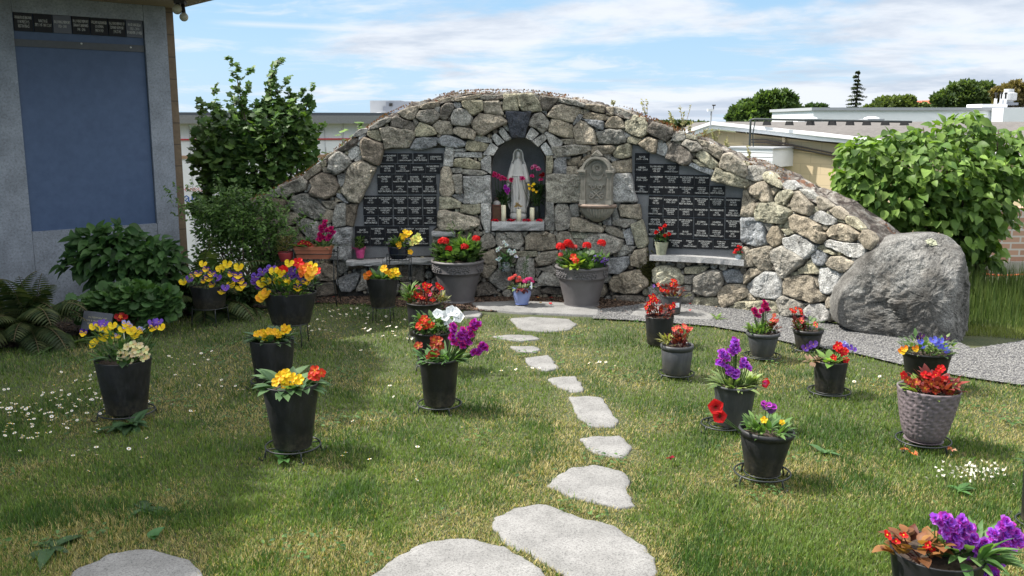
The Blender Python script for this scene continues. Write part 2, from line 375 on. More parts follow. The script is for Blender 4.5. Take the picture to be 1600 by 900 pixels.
# loose gravel
def sample(poly, n):
    P = np.array(poly); lo, hi = P.min(0), P.max(0); out = np.zeros((0, 2))
    while len(out) < n:
        q = rng.uniform(lo, hi, (n*2, 2)); out = np.concatenate([out, q[inpoly(q, poly)]])
    return out[:n]
t_rock = np.array([[1,0,0],[-.9,.2,0],[0,1,.1],[.1,-.9,0],[.1,.1,.8],[0,0,-.7]]); f_rock = np.array([[0,2,4],[2,1,4],[1,3,4],[3,0,4],[2,0,5],[1,2,5],[3,1,5],[0,3,5]])
def rot_rand(n, tilt=1.0):
    a = rng.uniform(0, 2*np.pi, n); d = np.stack([np.cos(a), np.sin(a), rng.uniform(-.4, .4, n)*tilt], 1)
    up = np.stack([rng.normal(0, .4, n)*tilt, rng.normal(0, .4, n)*tilt, np.ones(n)], 1); return frames(d, up)
def scatter_rocks(name, poly, n, s0, s1, c0, c1, z, kind='stuff', flat=0.6, **k):
    q = sample(poly, n); s = rng.uniform(s0, s1, n); M = rot_rand(n)*s[:, None, None]*np.array([1, 1, 1])[None, None]
    M[:, :, 2] *= flat
    tt = rng.uniform(0, 1, n)[:, None]; cols = np.array(c0)*(1-tt)+np.array(c1)*tt
    V, Fa, Cc = inst(t_rock, f_rock, np.concatenate([q, np.full((n, 1), z)], 1), M, cols)
    return props(np_mesh(name, V, Fa, Cc, m_attr('loose_bits', 0.9)), kind=kind, **k)
scatter_rocks('loose_gravel', GRAV, 34000, 0.003, 0.0085, (.10,.10,.11), (.32,.315,.30), 0.018, label='loose grey gravel lying along the path', cat='gravel')
scatter_rocks('mulch_chips', MULCH, 7000, 0.006, 0.018, (.03,.02,.015), (.20,.13,.09), 0.012, label='brown bark chips along the foot of the wall', cat='mulch', flat=.35)
scatter_rocks('bed_litter', BED, 6000, 0.006, 0.022, (.02,.014,.01), (.11,.08,.06), 0.014, label='dark soil crumbs and leaf litter in the planting bed', cat='soil', flat=.35)
# ------------------------------------------------------------------ stepping stones and slabs
STEP = [[(795,499),(830,496),(888,500),(902,508),(890,517),(850,520),(812,515)], [(770,527),(800,524.5),(832,526),(842,531),(815,535),(790,532)],
 [(795,543),(833,542.5),(846,548),(836,552.5),(812,552)], [(819,561),(858,556.5),(866,567),(873,578),(850,581),(828,572)],
 [(855,594),(876,591),(898,590),(906,600),(913,612),(895,615.5),(872,607)], [(889,622),(915,621),(940,623),(952,640),(966,660),(959,669.5),(922,669),(902,651)],
 [(907,688),(925,684),(950,683.5),(974,685),(986,701),(975,718),(945,714),(921,706)],
 [(855,762),(872,745),(892,733),(930,729),(970,738),(986,752),(980,766),(992,793),(965,796),(930,788),(895,779)],
 [(766,822),(780,808),(805,795),(850,789),(905,811),(960,826),(995,848),(1026,876),(1018,915),(900,915),(845,878),(790,851)],
 [(560,925),(580,900),(610,880),(650,856),(695,844),(742,845),(800,862),(848,892),(870,925)],
 [(80,925),(120,892),(170,870),(205,863),(240,862),(300,880),(335,925)]]
SLAB = [[(735,476),(800,473),(880,476),(937,484),(933,496),(860,493),(800,490.5),(748,485)], [(984,496),(1000,481),(1060,483),(1100,489),(1121,498),(1110,503),(1040,500)], [(722,490),(745,489),(752,493),(748,498.5),(725,498)]]
FLAG = m_granite('flagstone', (0.235, 0.232, 0.226), 0.38, 0.9, 150, 0.25, 0.16)
def chaikin(p, n=2):
    for _ in range(n):
        q = []
        for i in range(len(p)):
            a, b = np.array(p[i]), np.array(p[(i+1) % len(p)]); q += [tuple(a*.8+b*.2), tuple(a*.2+b*.8)]
        p = q
    return p
sl = ['flat pale stepping stone nearest the long slab by the wall, wide and rounded', 'thin pale stepping stone, second down from the wall', 'smallest pale stepping stone, a narrow oval below two wider ones',
 'pale stepping stone like a crooked triangle, fourth down from the wall', 'small wedge-shaped pale stepping stone, fifth down from the wall', 'long four-sided pale stepping stone in the middle of the path', 'small squarish pale stepping stone beside a bare dry patch',
 'heart-shaped large pale stepping stone with grass creeping on its near edge', 'largest stepping stone, long and pale, slanting to the lower right', 'big pale stepping stone cut by the bottom edge, left of the largest one', 'grey stepping stone alone in the shade at the bottom left']
STONES_W = []
def slab_mesh(poly, z0, z1, seed):
    P0 = ccw(G2(poly)); P = [tuple(np.array(P0[i])*(1-f)+np.array(P0[(i+1) % len(P0)])*f) for i in range(len(P0)) for f in (.06, .2, .35, .5, .65, .8, .94)]; c = np.mean(P, 0); mb = MB(); n = len(P)
    PP = [(p[0]+noise.noise(Vector((p[0]*13, p[1]*13, seed)))*.016+noise.noise(Vector((p[0]*40, p[1]*40, seed)))*.008, p[1]+noise.noise(Vector((p[1]*13, p[0]*13, seed+5)))*.016+noise.noise(Vector((p[1]*45, p[0]*45, seed)))*.006) for p in P]
    STONES_W.append(PP)
    vs = [(x-c[0], y-c[1], z0) for x, y in PP]+[(x-c[0], y-c[1], z1-.006) for x, y in PP]
    fs = [(i, (i+1) % n, (i+1) % n+n, i+n) for i in range(n)]; b = n
    k = 1
    for s in (0.97, 0.8, 0.55, 0.3):
        vs += [((x-c[0])*s, (y-c[1])*s, z1+noise.noise(Vector((x*4*s, y*4*s, seed)))*.003) for x, y in PP]
        fs += [(k*n+i, k*n+(i+1) % n, (k+1)*n+(i+1) % n, (k+1)*n+i) for i in range(n)]; k += 1
    vs.append((0, 0, z1)); fs += [(k*n+i, k*n+(i+1) % n, len(vs)-1) for i in range(n)]
    mb.add(vs, fs); return mb, c
for i, p in enumerate(STEP):
    mb, c = slab_mesh(p, -.02, .010, i); o = mb.build('stepping_stone', FLAG, smooth=True); o.location = (c[0], c[1], 0); props(o, sl[i], 'stepping stone', 'stepping stones across the lawn')
for i, p in enumerate(SLAB):
    mb, c = slab_mesh(p, -.02, .022, i+40); o = mb.build('stone_slab', FLAG, smooth=True); o.location = (c[0], c[1], 0)
    props(o, ['long flat stone slab under the blue pot and the large right planter', 'flat pointed stone slab on the gravel under the grey labelled pot', 'small flat stone beside the large left planter'][i], 'stone slab', 'flat slabs at the foot of the wall')
# ------------------------------------------------------------------ stone wall
RAW = {
(400,250): '''t 600 215 610 180 760 60 805 62 830 95 820 130 660 245|g 345 325 580 205 655 275 640 365 480 410 380 475 345 460|g 190 380 320 350 340 430 240 470 195 440|t 75 470 185 410 180 450 110 490
d 690 260 820 155 980 190 1055 320 1000 430 870 480 720 440 685 410 720 330|w 1030 180 1115 175 1125 270 1070 325 1045 280|t 1155 100 1210 45 1330 5 1490 75 1505 105 1300 525 1175 515 1080 380 1130 280 1135 200
g 925 -20 1010 -90 1080 -100 1170 -20 1195 40 1060 165 1000 185 920 100|b 1020 410 1080 430 1165 530 1120 525 1020 450|g 410 540 460 470 560 420 640 420 760 490 880 610 850 690 770 745 560 670 440 600
t 830 510 960 505 1020 530 1000 605 900 600|g 1010 560 1130 530 1135 780 1130 810 970 830 985 640|d 1142 560 1275 545 1250 700 1215 820 1140 800|t 850 640 900 610 985 640 970 760 900 790 820 710
g 530 800 620 720 790 770 800 900 780 980 700 990 600 900|t 200 760 330 680 430 650 530 655 550 720 470 805 330 830 220 810|d 130 510 240 480 370 490 390 590 450 630 330 670 200 650|d 0 500 60 490 120 550 120 620 60 640 0 600
w 640 330 690 290 710 330 650 390 620 390|t 840 90 900 95 940 150 860 150|w 760 480 840 495 830 530 790 520|t 1000 470 1060 470 1080 510 1010 515|d 250 850 460 830 560 900 640 1000 600 1180 420 1190 300 1050|d 0 680 180 690 200 830 60 860 0 840''',
(440,350): '''b 620 200 680 50 890 38 890 400 860 435 700 440 610 420|d 400 530 550 480 660 510 710 570 700 680 600 695 500 690 400 650|g 720 460 830 450 850 560 760 610 715 570|d 850 505 1040 500 1050 540 860 560
b 700 680 940 590 985 640 920 800 870 830 760 830 740 780 700 720|d 450 740 600 705 680 740 690 860 560 890 460 890|g 1000 560 1060 550 1110 640 1120 800 940 830 1000 660|d 1450 520 1590 510 1590 700 1500 710 1440 640|d 1620 500 1780 500 1790 700 1640 710|g 1130 640 1420 640 1480 760 1440 880 1150 880''',
(500,140): '''g 640 460 760 380 880 350 900 370 880 400 720 490 620 500|t 980 290 1100 230 1220 200 1235 270 1180 370 1120 380 1040 340|d 900 360 960 325 1060 380 1170 410 1195 450 1180 520 1060 490 900 450|t 1240 210 1340 170 1480 150 1500 200 1440 230 1300 245 1240 235
g 1219 320 1260 265 1430 250 1515 320 1480 370 1400 425 1260 390 1215 350|g 1440 225 1500 220 1500 275 1450 265|g 1170 375 1200 355 1235 410 1200 450|y 1190 510 1250 405 1330 430 1420 480 1455 550 1360 580 1185 580
t 760 480 900 465 1080 495 1170 530 1180 600 1120 710 1000 730 810 740 800 640|b 1135 740 1200 620 1290 600 1475 600 1450 700 1340 740 1200 750|y 615 520 740 500 785 620 760 645 650 600 615 570|d 520 650 570 600 700 650 790 680 800 740 770 870 740 940 690 930 560 860 525 740
w 480 690 500 590 570 560 560 620 510 700|w 370 760 450 705 520 750 490 820 400 880 365 840|w 440 880 480 830 530 840 500 900|w 395 600 500 500 590 485 600 530 500 580|d 235 740 420 610 485 620 470 690 370 750 260 770|t 90 820 180 780 210 800 150 860 80 860''',
(660,135): '''t 140 485 210 420 350 445 390 590 230 600 180 560|d 230 390 240 260 300 215 385 220 395 280 310 410 260 410|b 390 215 440 200 490 215 490 255 440 270 400 250|g 360 390 400 290 480 280 560 300 630 400 600 470 540 500 380 470
y 500 190 640 170 750 180 760 300 640 360 600 350 560 290 510 250|t 765 190 960 185 990 290 1015 350 980 365 780 330|t 610 460 720 330 800 350 980 370 1055 430 1040 470 900 530 800 590 740 615 640 550|t 390 540 440 505 600 530 670 570 640 665 500 640 400 590
b 200 660 270 610 350 620 470 660 545 700 530 740 440 765 260 740 205 700|w 650 620 750 620 860 660 860 700 720 690 655 680|y 550 740 570 685 680 680 830 720 780 805 640 810 560 790|w 770 850 780 820 860 710 940 770 880 855|w 870 640 910 590 1020 690 940 735
w 960 570 1010 520 1110 650 1040 680|w 1290 640 1360 520 1445 590 1370 670|w 1375 685 1505 600 1550 650 1450 750|t 410 160 560 120 730 100 720 140 560 180 430 185|t 185 160 390 130 400 180 240 205|g 735 110 1010 105 1000 165 800 175 735 155|y 1010 280 1020 100 1170 95 1195 220 1200 300 1010 305
y 1185 95 1370 90 1470 200 1490 310 1250 310 1215 250|g 1385 100 1465 95 1450 150 1410 130|g 1345 440 1400 350 1490 330 1590 440 1560 530 1500 585 1420 520 1330 490|w 1015 490 1060 480 1090 560 1040 530''',
(840,140): '''w 90 550 130 530 310 650 290 690 175 715|w 40 720 100 665 200 790 180 810 100 815|d 30 80 260 105 160 230 120 265 60 240 30 150|w 60 270 110 265 105 310|g 275 110 480 130 610 190 580 225 440 195 270 155|t 110 330 210 200 300 190 520 225 530 270 440 415 200 355
t 140 500 180 370 290 385 430 440 440 605 320 590 140 530|t 450 470 560 395 620 410 720 510 745 680 510 685|t 295 620 460 615 490 680 350 685|b 450 430 520 310 570 330 540 390 460 440|t 540 250 620 255 630 290 570 305 540 300|t 590 230 640 180 840 205 845 260 830 290 680 255
t 580 345 610 300 680 285 860 320 865 385 640 380|b 570 362 620 370 830 395 835 500 760 490 620 400|w 690 480 760 495 750 520|t 870 220 960 220 955 320 870 310|g 965 225 1060 235 1185 300 1160 360 1090 360 970 280|t 860 430 920 350 1000 335 1060 370 1100 480 980 485 850 470
g 745 530 880 500 1050 500 1075 530 1110 620 1100 665 950 680 790 670|w 1090 530 1175 570 1115 600|y 1110 400 1210 325 1340 350 1390 430 1380 540 1320 595 1200 570 1115 520|y 1135 620 1180 580 1310 620 1250 685 1140 655|t 1280 680 1390 590 1510 630 1490 780 1440 790 1370 750
g 185 720 300 700 480 690 670 700 690 750 600 790 400 830 250 840 200 790|t 690 700 940 700 985 740 930 800 820 810 690 790|y 960 800 1020 710 1130 675 1175 700 1170 830 1050 860 980 840''',
(840,230): '''y 105 105 190 110 190 240 170 325 105 325|b 205 180 240 130 350 125 360 330 200 330|g 195 100 240 100 240 135 195 130|w 360 120 410 120 405 145 365 145|t 370 170 430 140 540 110 530 180 480 230 390 220|t 370 240 500 235 510 330 375 330|t 520 210 600 120 690 80 690 120 620 150 600 200 540 240
g 835 95 920 90 920 160 890 160|w 930 120 1020 150 940 175|t 940 180 1050 170 1170 150 1175 310 1000 310|Y 110 340 560 335 550 680 110 680|B 960 335 1170 335 1245 670 960 680|g 100 690 200 695 205 1030 95 1020|g 210 760 260 705 370 720 430 860 420 1000 230 1045 215 900
g 410 720 520 700 530 850 440 860|t 430 990 440 880 520 870 820 990 835 1020 800 1060 440 1040|t 1040 750 1060 710 1280 720 1300 880 1270 895 1050 850|g 940 760 1000 760 1030 890 950 905|b 820 930 930 850 930 975 850 960|g 950 930 1020 895 1250 900 1240 940 1120 1000 960 970
t 850 1030 890 980 1000 1010 1075 1070 1060 1120 940 1090|b 1080 1060 1160 1010 1200 1070 1210 1210 1130 1210|y 1185 970 1320 910 1360 1060 1390 1180 1350 1240 1260 1245 1220 1120|t 235 1100 290 1055 400 1060 490 1230 250 1240|y 420 1060 590 1060 635 1110 600 1135 460 1130
t 630 1070 740 1065 720 1100 650 1115|t 470 1150 580 1145 570 1260 500 1250|g 600 1150 760 1080 870 1075 1060 1150 1030 1290 870 1360 700 1330 600 1250|g 1010 1340 1030 1260 1100 1220 1230 1240 1180 1310 1020 1370|t 1170 1380 1230 1290 1370 1260 1390 1450 1300 1500 1190 1460|b 860 1380 1150 1360 1170 1440 1130 1490 1030 1570 880 1570|g 1040 1200 1090 1195 1080 1230''',
(660,230): '''w 300 -25 390 -15 385 230 270 225|w 400 20 545 15 545 50 400 50|w 400 66 735 63 735 125 400 125|y 400 200 420 150 560 130 720 190 720 275 600 270 400 230|w 740 170 820 105 855 130 855 325 740 260|g 350 265 490 250 495 310 420 320 370 300|g 505 275 740 285 810 330 700 355 510 330
t 235 300 270 240 330 240 370 320 405 540 350 615 240 600 215 540|g 375 350 490 335 505 440 500 570 420 570 400 430|B 520 370 845 355 855 690 525 700|b 370 600 500 575 520 590 525 690 480 680|y 220 620 350 620 475 680 475 750 220 770|y 480 715 725 705 720 810 650 840 480 810|w 735 710 855 705 850 1050 790 1060 740 900
t 215 790 300 780 560 840 715 900 710 960 640 1010 430 1030 240 1030 195 970|g 690 1000 720 940 740 1020|t 640 1050 745 1060 740 1100 640 1100|g 720 1160 790 1070 860 1080 920 1180 900 1230 760 1275|g 925 1060 1230 1055 1275 1180 1200 1270 960 1240 925 1180|g 860 1060 910 1065 900 1100|g 1240 1060 1310 1055 1280 1120
t 1290 1120 1360 1060 1540 1055 1650 1100 1665 1250 1500 1290 1290 1270|t 740 1340 890 1275 940 1400 930 1470 790 1450|t 740 1460 900 1470 920 1500 820 1625 735 1600|y 1200 1300 1420 1290 1430 1350 1340 1370 1200 1360|d 920 1250 1180 1290 1190 1350 950 1360 900 1280|t 1405 1390 1500 1310 1680 1290 1700 1400 1580 1460 1460 1470
g 1160 1500 1200 1390 1280 1370 1390 1400 1400 1560 1380 1700 1170 1650|w 960 1440 1100 1430 1140 1490 960 1500|t 130 1120 230 1110 230 1270 140 1270|d 250 1100 620 1080 620 1330 260 1340''',
(720,390): '''g 350 360 450 240 530 230 620 260 640 330 600 450 520 500 440 450|g 930 230 1000 260 950 340|g 970 240 1130 195 1210 270 1180 300 1000 250|g 960 380 1040 270 1140 285 1240 360 1240 450 1100 440 970 440|d 1000 500 1100 460 1260 480 1280 560 1020 540|d 200 440 300 400 380 420 480 540 200 570|g 240 300 270 340 220 400 200 390|d 880 490 960 490 1000 540 880 570|g 1260 300 1500 320 1620 420 1600 520 1300 520''',
(960,390): '''t -50 420 0 320 80 285 330 240 360 300 440 370 430 440 300 530 180 545 0 520|d 0 560 200 555 390 590 390 650 0 640|b 430 160 500 200 470 225 430 210|y 500 240 600 180 700 190 800 230 870 320 860 420 760 430 600 430 500 380|g 660 170 720 165 710 195|y 890 270 900 215 1100 195 1190 205 1130 260 1060 300 900 290
g 890 330 1010 310 980 420 890 410|g 1000 340 1100 290 1250 240 1340 260 1370 350 1340 500 1280 560 1130 570 1000 520|g 880 440 970 440 960 510 880 500|g 870 520 1000 530 1000 610 930 680 860 660|y 1020 590 1300 585 1330 700 960 690|t 1305 560 1330 480 1440 430 1640 420 1700 500 1690 560 1540 640 1370 715 1310 620|g 450 440 850 445 860 620 600 640 450 560''',
(1140,400): '''b -80 190 20 160 120 165 210 270 180 325 -20 315 -60 250|t 220 230 300 140 380 140 450 190 330 260 240 335|w 250 380 380 260 510 190 640 220 710 380 690 500 640 525 380 510 300 450|t 240 490 280 460 360 540 240 545|y 0 640 190 550 300 560 620 540 650 600 660 740 300 760 0 690|t 740 260 860 240 1020 230 1080 260 1130 420 1230 490 1200 560 1100 580 900 530 740 470 730 330
g 655 550 720 490 870 530 960 600 970 720 740 740 700 690|t 1090 250 1160 270 1160 370 1130 370|w 1165 300 1180 150 1270 140 1400 210 1420 250 1340 440 1270 465 1190 440|y 780 220 850 190 900 210 890 240 800 240|y 890 160 980 120 1040 30 1090 40 1170 190 1160 215 910 215|w 980 660 1060 600 1190 590 1230 640 1290 720 1270 780 1130 820 1000 730|g 950 580 1060 580 1050 605 960 605|t 1235 560 1270 500 1330 520 1320 640 1250 640|t 1290 720 1330 720 1330 790 1290 780''',
(1140,340): '''b 185 10 300 -5 450 70 490 330 360 360 240 330 190 290|g 460 70 560 70 540 170 520 180|t 500 210 570 110 650 95 690 190 710 280 650 330 580 360 510 300|y 690 140 830 130 860 180 760 215|y 700 120 760 30 790 60 780 120|w 715 260 880 210 930 200 1120 330 1110 400 1010 505 940 470 770 370 720 320
t 800 100 800 -10 850 -40 1060 0 1180 90 1190 160 1240 200 1230 270 1170 315 1080 260 860 150|t 165 600 180 380 240 360 300 420 350 530 340 595 200 605|t 325 390 500 350 560 370 560 600 540 660 430 650 370 580 350 450|g 572 410 700 345 760 380 990 510 930 590 790 700 740 750 690 730 640 640 570 530|b 1080 460 1140 400 1210 410 1265 470 1250 560 1180 600 1120 560
y 1135 350 1220 335 1350 440 1340 460 1240 430 1140 390|t 1265 560 1330 480 1440 480 1590 550 1590 600 1490 670 1430 675 1290 600''',
(1140,240): '''g 240 290 260 150 340 150 450 200 470 320 370 345 250 310|t 255 340 330 340 340 370 290 395 260 380|y 470 270 510 225 600 260 690 380 690 430 620 400 500 330|w 700 390 740 345 820 340 900 410 880 440 760 450|t 250 420 400 360 490 340 530 400 570 590 450 600 330 520 270 490|t 190 460 245 450 290 560 340 630 340 750 300 780 170 775
t 545 440 600 415 630 450 580 520|y 590 560 650 460 800 450 850 490 770 570 740 640 620 620|t 330 640 390 600 400 620 360 680|y 360 720 430 610 580 605 760 680 820 720 720 870 540 870 370 830|t 800 640 890 465 930 480 1080 640 1060 770 830 710|y 1075 700 1110 660 1140 710 1080 740|g 920 445 1050 470 1120 540 1110 610 1020 560|t 1130 620 1140 540 1200 560 1330 660 1230 705 1150 690
w 1050 790 1180 715 1380 810 1340 885 1250 890 1100 830|t 1300 710 1380 660 1500 760 1480 830 1390 800''',
(1260,290): '''y 535 420 560 380 640 410 750 520 740 560 680 540 550 460|t 700 650 760 555 860 600 915 680 860 800 780 770|y 420 430 470 420 520 460 440 450|t 290 580 340 510 460 475 580 500 710 590 700 640 610 700 460 680 330 650|w 285 700 340 675 540 710 700 720 775 770 770 870 700 900 560 880 500 830 380 790 300 750''',
(1000,180): '''w 225 360 250 345 345 365 350 420 325 510 225 470|g 245 310 300 305 310 340 250 335|g 400 320 470 210 560 210 585 270 560 310 480 325|y 595 240 720 265 715 310 600 285|t 345 350 390 310 390 360 360 380|t 445 335 520 325 525 365 480 370|g 540 370 590 305 720 330 790 410 740 440 660 460 600 400|t 720 300 860 330 860 380 800 380 730 330
d 340 500 380 360 430 345 520 370 620 430 665 520 640 600 560 620 340 540|t 790 400 850 395 840 450 800 455|t 855 400 870 370 960 370 1040 440 1010 555 940 510 850 450|y 705 500 750 445 830 460 895 520 880 600 850 630 760 560|y 855 640 903 520 1000 620 910 670|y 665 560 720 555 850 640 760 640|W 635 630 665 590 930 690 905 745 780 700
d 120 150 180 85 330 130 430 180 420 240 340 330 260 290 180 250 120 210|t 1010 600 1060 490 1160 470 1330 620 1350 740 1320 775 1200 740 1020 650|y 915 790 970 660 1130 710 1360 800 1380 880 1320 905 1130 870 920 810|y 1310 575 1390 600 1380 630 1340 620|t 670 480 700 475 690 530''' }
TONE = {'g': (.335,.32,.285), 't': (.375,.33,.26), 'd': (.22,.19,.155), 'y': (.41,.385,.285), 'b': (.33,.335,.34), 'w': (.50,.495,.475), 'B': (.42,.42,.41), 'Y': (.43,.41,.35), 'W': (.50,.505,.51)}
STN = []
for (ox, oy), txt in RAW.items():
    for item in txt.replace('\n', '|').split('|'):
        a = item.split(); v = [float(q) for q in a[1:]]
        if len(v) < 6: continue
        STN.append((a[0], [(ox+v[i]/8, oy+v[i+1]/8) for i in range(0, len(v), 2)]))
TOPF = [(404,313),(442,291),(475,273),(497,256),(530,231),(560,213),(577,200),(595,187),(620,176),(650,163),(675,156),(710,149),(747,146),(797,146),(832,147),(874,153),(902,158),(920,163),(947,167),(989,178),(1015,191),(1040,199),(1060,208),(1090,216),(1107,222),(1130,235),(1160,250),(1199,268),(1226,282),(1252,293),(1280,307),(1306,322),(1327,336),(1354,356),(1376,378),(1385,400)]
LPAN = [(601,233),(640,232),(695,231),(694,259),(688,262),(688,300),(684,352),(675,360),(675,399),(550,404),(551,355),(562,316),(588,260)]
RPAN = [(987,226),(1002,229),(1024,239),(1042,247),(1062,259),(1080,259),(1115,274),(1163,291),(1162,337),(1163,375),(1160,409),(1015,402),(1011,372),(1003,341),(995,314),(988,272)]
ARCH = [(767.5,345),(767.5,265),(771,247),(779,232),(791,221),(802,216.5),(811,215.5),(822,217),(834,222),(844,231),(851,245),(853,265),(853,345)]
KEY = [(790,174.7),(829.4,174.7),(819,215.5),(811,214.5),(799,215.5)]
# fill the gaps between traced stones with small packing stones
fill_poly = TOPF+[(1330,430),(1322,500),(1250,508),(1180,497),(1120,487),(1000,474),(800,466),(560,458),(430,440),(402,380)]
cand = np.array([(x+random.uniform(-1, 1), y+random.uniform(-1, 1)) for x in range(402, 1384, 3) for y in range(146, 512, 3)])
cand = cand[inpoly(cand, fill_poly)]
dd = segd(cand, fill_poly)
for poly in [p for _, p in STN]+[LPAN, RPAN, ARCH+[(853,360),(767,360)], KEY]:
    P = np.array(poly); lo = P.min(0)-25; hi = P.max(0)+25; s = ((cand > lo) & (cand < hi)).all(1); idx = np.where(s)[0]
    if not len(idx): continue
    e = segd(cand[idx], poly); e[inpoly(cand[idx], poly)] = -1; dd[idx] = np.minimum(dd[idx], e)
while True:
    k = int(dd.argmax()); r = float(dd[k])
    if r < 2.3: break
    r = min(r, 13); c = cand[k]; a0 = random.uniform(0, 6.28); ex = random.uniform(1.0, 1.35)
    poly = [(c[0]+r*.93*random.uniform(.82, 1.0)*math.cos(a0+q*1.0472)*1.0, c[1]+r*.93*random.uniform(.82, 1.0)*math.sin(a0+q*1.0472)) for q in range(6)]
    STN.append((random.choice('gtdyg'), poly)); dd = np.minimum(dd, np.linalg.norm(cand-c, axis=1)-r*.95)
def pillow(mb, pts2, h, o, T, U, Nn, seed, col, rough=1.0, flat=False):
    """rough-faced stone grown from an outline: rings rising towards the centre, broken by noise"""
    P = np.array(pts2, float); n0 = len(P); seg = np.roll(P, -1, 0)-P; ln = np.linalg.norm(seg, axis=1); tot = ln.sum()
    n = int(max(16, min(64, tot/0.014)))
    s = np.linspace(0, tot, n, endpoint=False); cum = np.concatenate([[0], np.cumsum(ln)]); R = []
    for q in s:
        i = min(n0-1, int(np.searchsorted(cum, q, 'right'))-1); R.append(P[i]+seg[i]*((q-cum[i])/max(ln[i], 1e-9)))
    R = np.array(R); R = R*.86+(np.roll(R, 1, 0)+np.roll(R, -1, 0))*.07; R = R.mean(0)+(R-R.mean(0))*(1+.0068/max(.02, tot/8))
    size = math.sqrt(tot)
    for i in range(n):
        q = Vector((R[i][0]*14, R[i][1]*14, seed*3.7)); R[i] += np.array([noise.noise(q), noise.noise(q+Vector((9, 3, 1)))])*.009*min(1, tot*1.2)
    c = R.mean(0); rings = [(1.0, -.05, 0), (1.0, 0.15, .15), (.985, .62, .6), (.945, .86, 1), (.88, .95, 1), (.79, .98, 1), (.69, 1.0, 1), (.58, 1.0, 1), (.46, 1.0, 1), (.34, 1.0, 1), (.22, 1.0, 1), (.10, 1.0, 1)]
    if flat: rings = [(1.0, -.05, 0), (1.0, .6, .2), (.97, .92, .5), (.88, 1.0, .8), (.7, 1, 1), (.5, 1, 1), (.3, 1, 1), (.14, 1, 1)]
    tl = Vector((random.uniform(-1, 1), random.uniform(-1, 1)))*.16*(0.4 if flat else 1)
    vs = []; cs = []
    for k, (sc, hh, am) in enumerate(rings+[(0.0, 1.0, 1)]):
        for i in range(n if k < len(rings) else 1):
            p = c+(R[i]-c)*sc; q = Vector((p[0]*1.0, p[1]*1.0, seed*5.3))
            z = h*hh+(p[0]-c[0])*tl.x*hh*.9+(p[1]-c[1])*tl.y*hh*.9
            if am:
                d1 = noise.noise(q*9)*.022+noise.noise(q*23)*.012+noise.noise(q*55)*.006
                vp = noise.voronoi(q*6.5+Vector((noise.noise(q*20), noise.noise(q*21+Vector((5,5,5))), 0))*.25)[1][0]; g_ = noise.noise_vector(vp*7.3); dv = q*6.5-vp; d1 += (g_.x*dv.x+g_.y*dv.y)*.042+g_.z*.016
                z += d1*am*rough*min(1, tot*.9)
            vs.append(o+T*float(p[0])+U*float(p[1])+Nn*max(z, -.055))
    m = len(rings); fs = []
    for k in range(m-1):
        for i in range(n): j = (i+1) % n; fs.append((k*n+i, k*n+j, (k+1)*n+j, (k+1)*n+i))
    for i in range(n): fs.append(((m-1)*n+i, (m-1)*n+(i+1) % n, len(vs)-1))
    mb.add(vs, fs, col)
UZ = Vector((0, 0, 1))
def stone_px(mb, poly, h, tone, seed, rough=1.0, flat=False, off=0.0, shrink=0.0):
    W = [onwall(x, y, off) for x, y in poly]; o = sum(W, Vector())/len(W); T, Nn = wframe(o.x)
    pts = [((p-o).dot(T), (p-o).z) for p in W]
    a = sum(pts[i][0]*pts[(i+1) % len(pts)][1]-pts[(i+1) % len(pts)][0]*pts[i][1] for i in range(len(pts)))
    if a < 0: pts = pts[::-1]
    if isinstance(tone, str): b = TONE[tone]; f = random.uniform(.82, 1.2); g = random.uniform(-.012, .012); tone = (b[0]*f*1.10+g, b[1]*f*1.10, b[2]*f*1.10-g)
    pillow(mb, pts, h, o, T, UZ, Nn, seed, tone, rough, flat)
wall = empty('stone_wall', (0, 8.5, 0), 0, 'arched grey and tan fieldstone wall with a niche and two memorial panels', 'wall')
WL = Vector((0, 8.5, 0))
def under(o, p):
    o.parent = p; o.matrix_parent_inverse = Matrix.Translation(p.location).inverted() if p.parent is None and p.rotation_euler.z == 0 else Matrix(); return o
mb = MB()
for i, (tn_, poly) in enumerate(STN):
    W = np.array(poly); ar = math.sqrt(max(1, abs(np.ptp(W[:, 0])*np.ptp(W[:, 1]))))
    h = min(.085, .030+ar*.0013)*random.uniform(.8, 1.2)
    if tn_ in 'BYW' or tn_ == 'w': stone_px(mb, poly, h*.8, tn_, i, .75, True)
    else: stone_px(mb, poly, h, tn_, i)
under(mb.build('stonework', FIELD, smooth=False), wall)
mb = MB(); stone_px(mb, KEY, .075, (.075, .082, .10), 900, .9, True); under(mb.build('keystone', FIELD, smooth=True), wall)
# mortar core: front skin with the niche cut out, back, top and ends
def topz(x): return float(np.interp(x, TX, TZ))
tp = [onwall(px, py) for px, py in TOPF]; TX = np.array([p.x for p in tp]); TZ = np.array([p.z for p in tp])
ap = [onwall(px, py) for px, py in ARCH]; AX = np.array([p.x for p in ap[1:-1]]); AZ = np.array([p.z for p in ap[1:-1]]); ZSILL = ap[0].z
THK = 0.5
mb = MB(); x0, x1 = TX[0]-.05, TX[-1]+.1; xs_ = sorted(set(list(np.arange(x0, x1, .04))+[AX[0], AX[-1]]+list(AX)))
def pt(x, z, off=0):
    T, Nn = wframe(x); return Vector((x, yf(x), z))-Nn*off
SIL = [(380,322),(400,306),(441,285),(470,262),(500,232),(541,210),(575,194),(600,181),(625,170),(675,156),(710,147),(747,144),(797,143),(832,144),(874,151),(902,155),(920,160),(947,164),(989,175),(1015,188),(1060,203),(1090,210),(1107,214),(1150,231),(1200,253),(1225,264),(1265,283),(1310,306),(1340,324),(1371,337),(1415,361),(1440,372)]
def thick(x):
    for off in np.arange(.16, .62, .02):
        q = proj(pt(x, topz(x)+.01, off)); 
        if q[1] <= float(np.interp(q[0], [s[0] for s in SIL], [s[1] for s in SIL]))+1.0: return off
    return .5
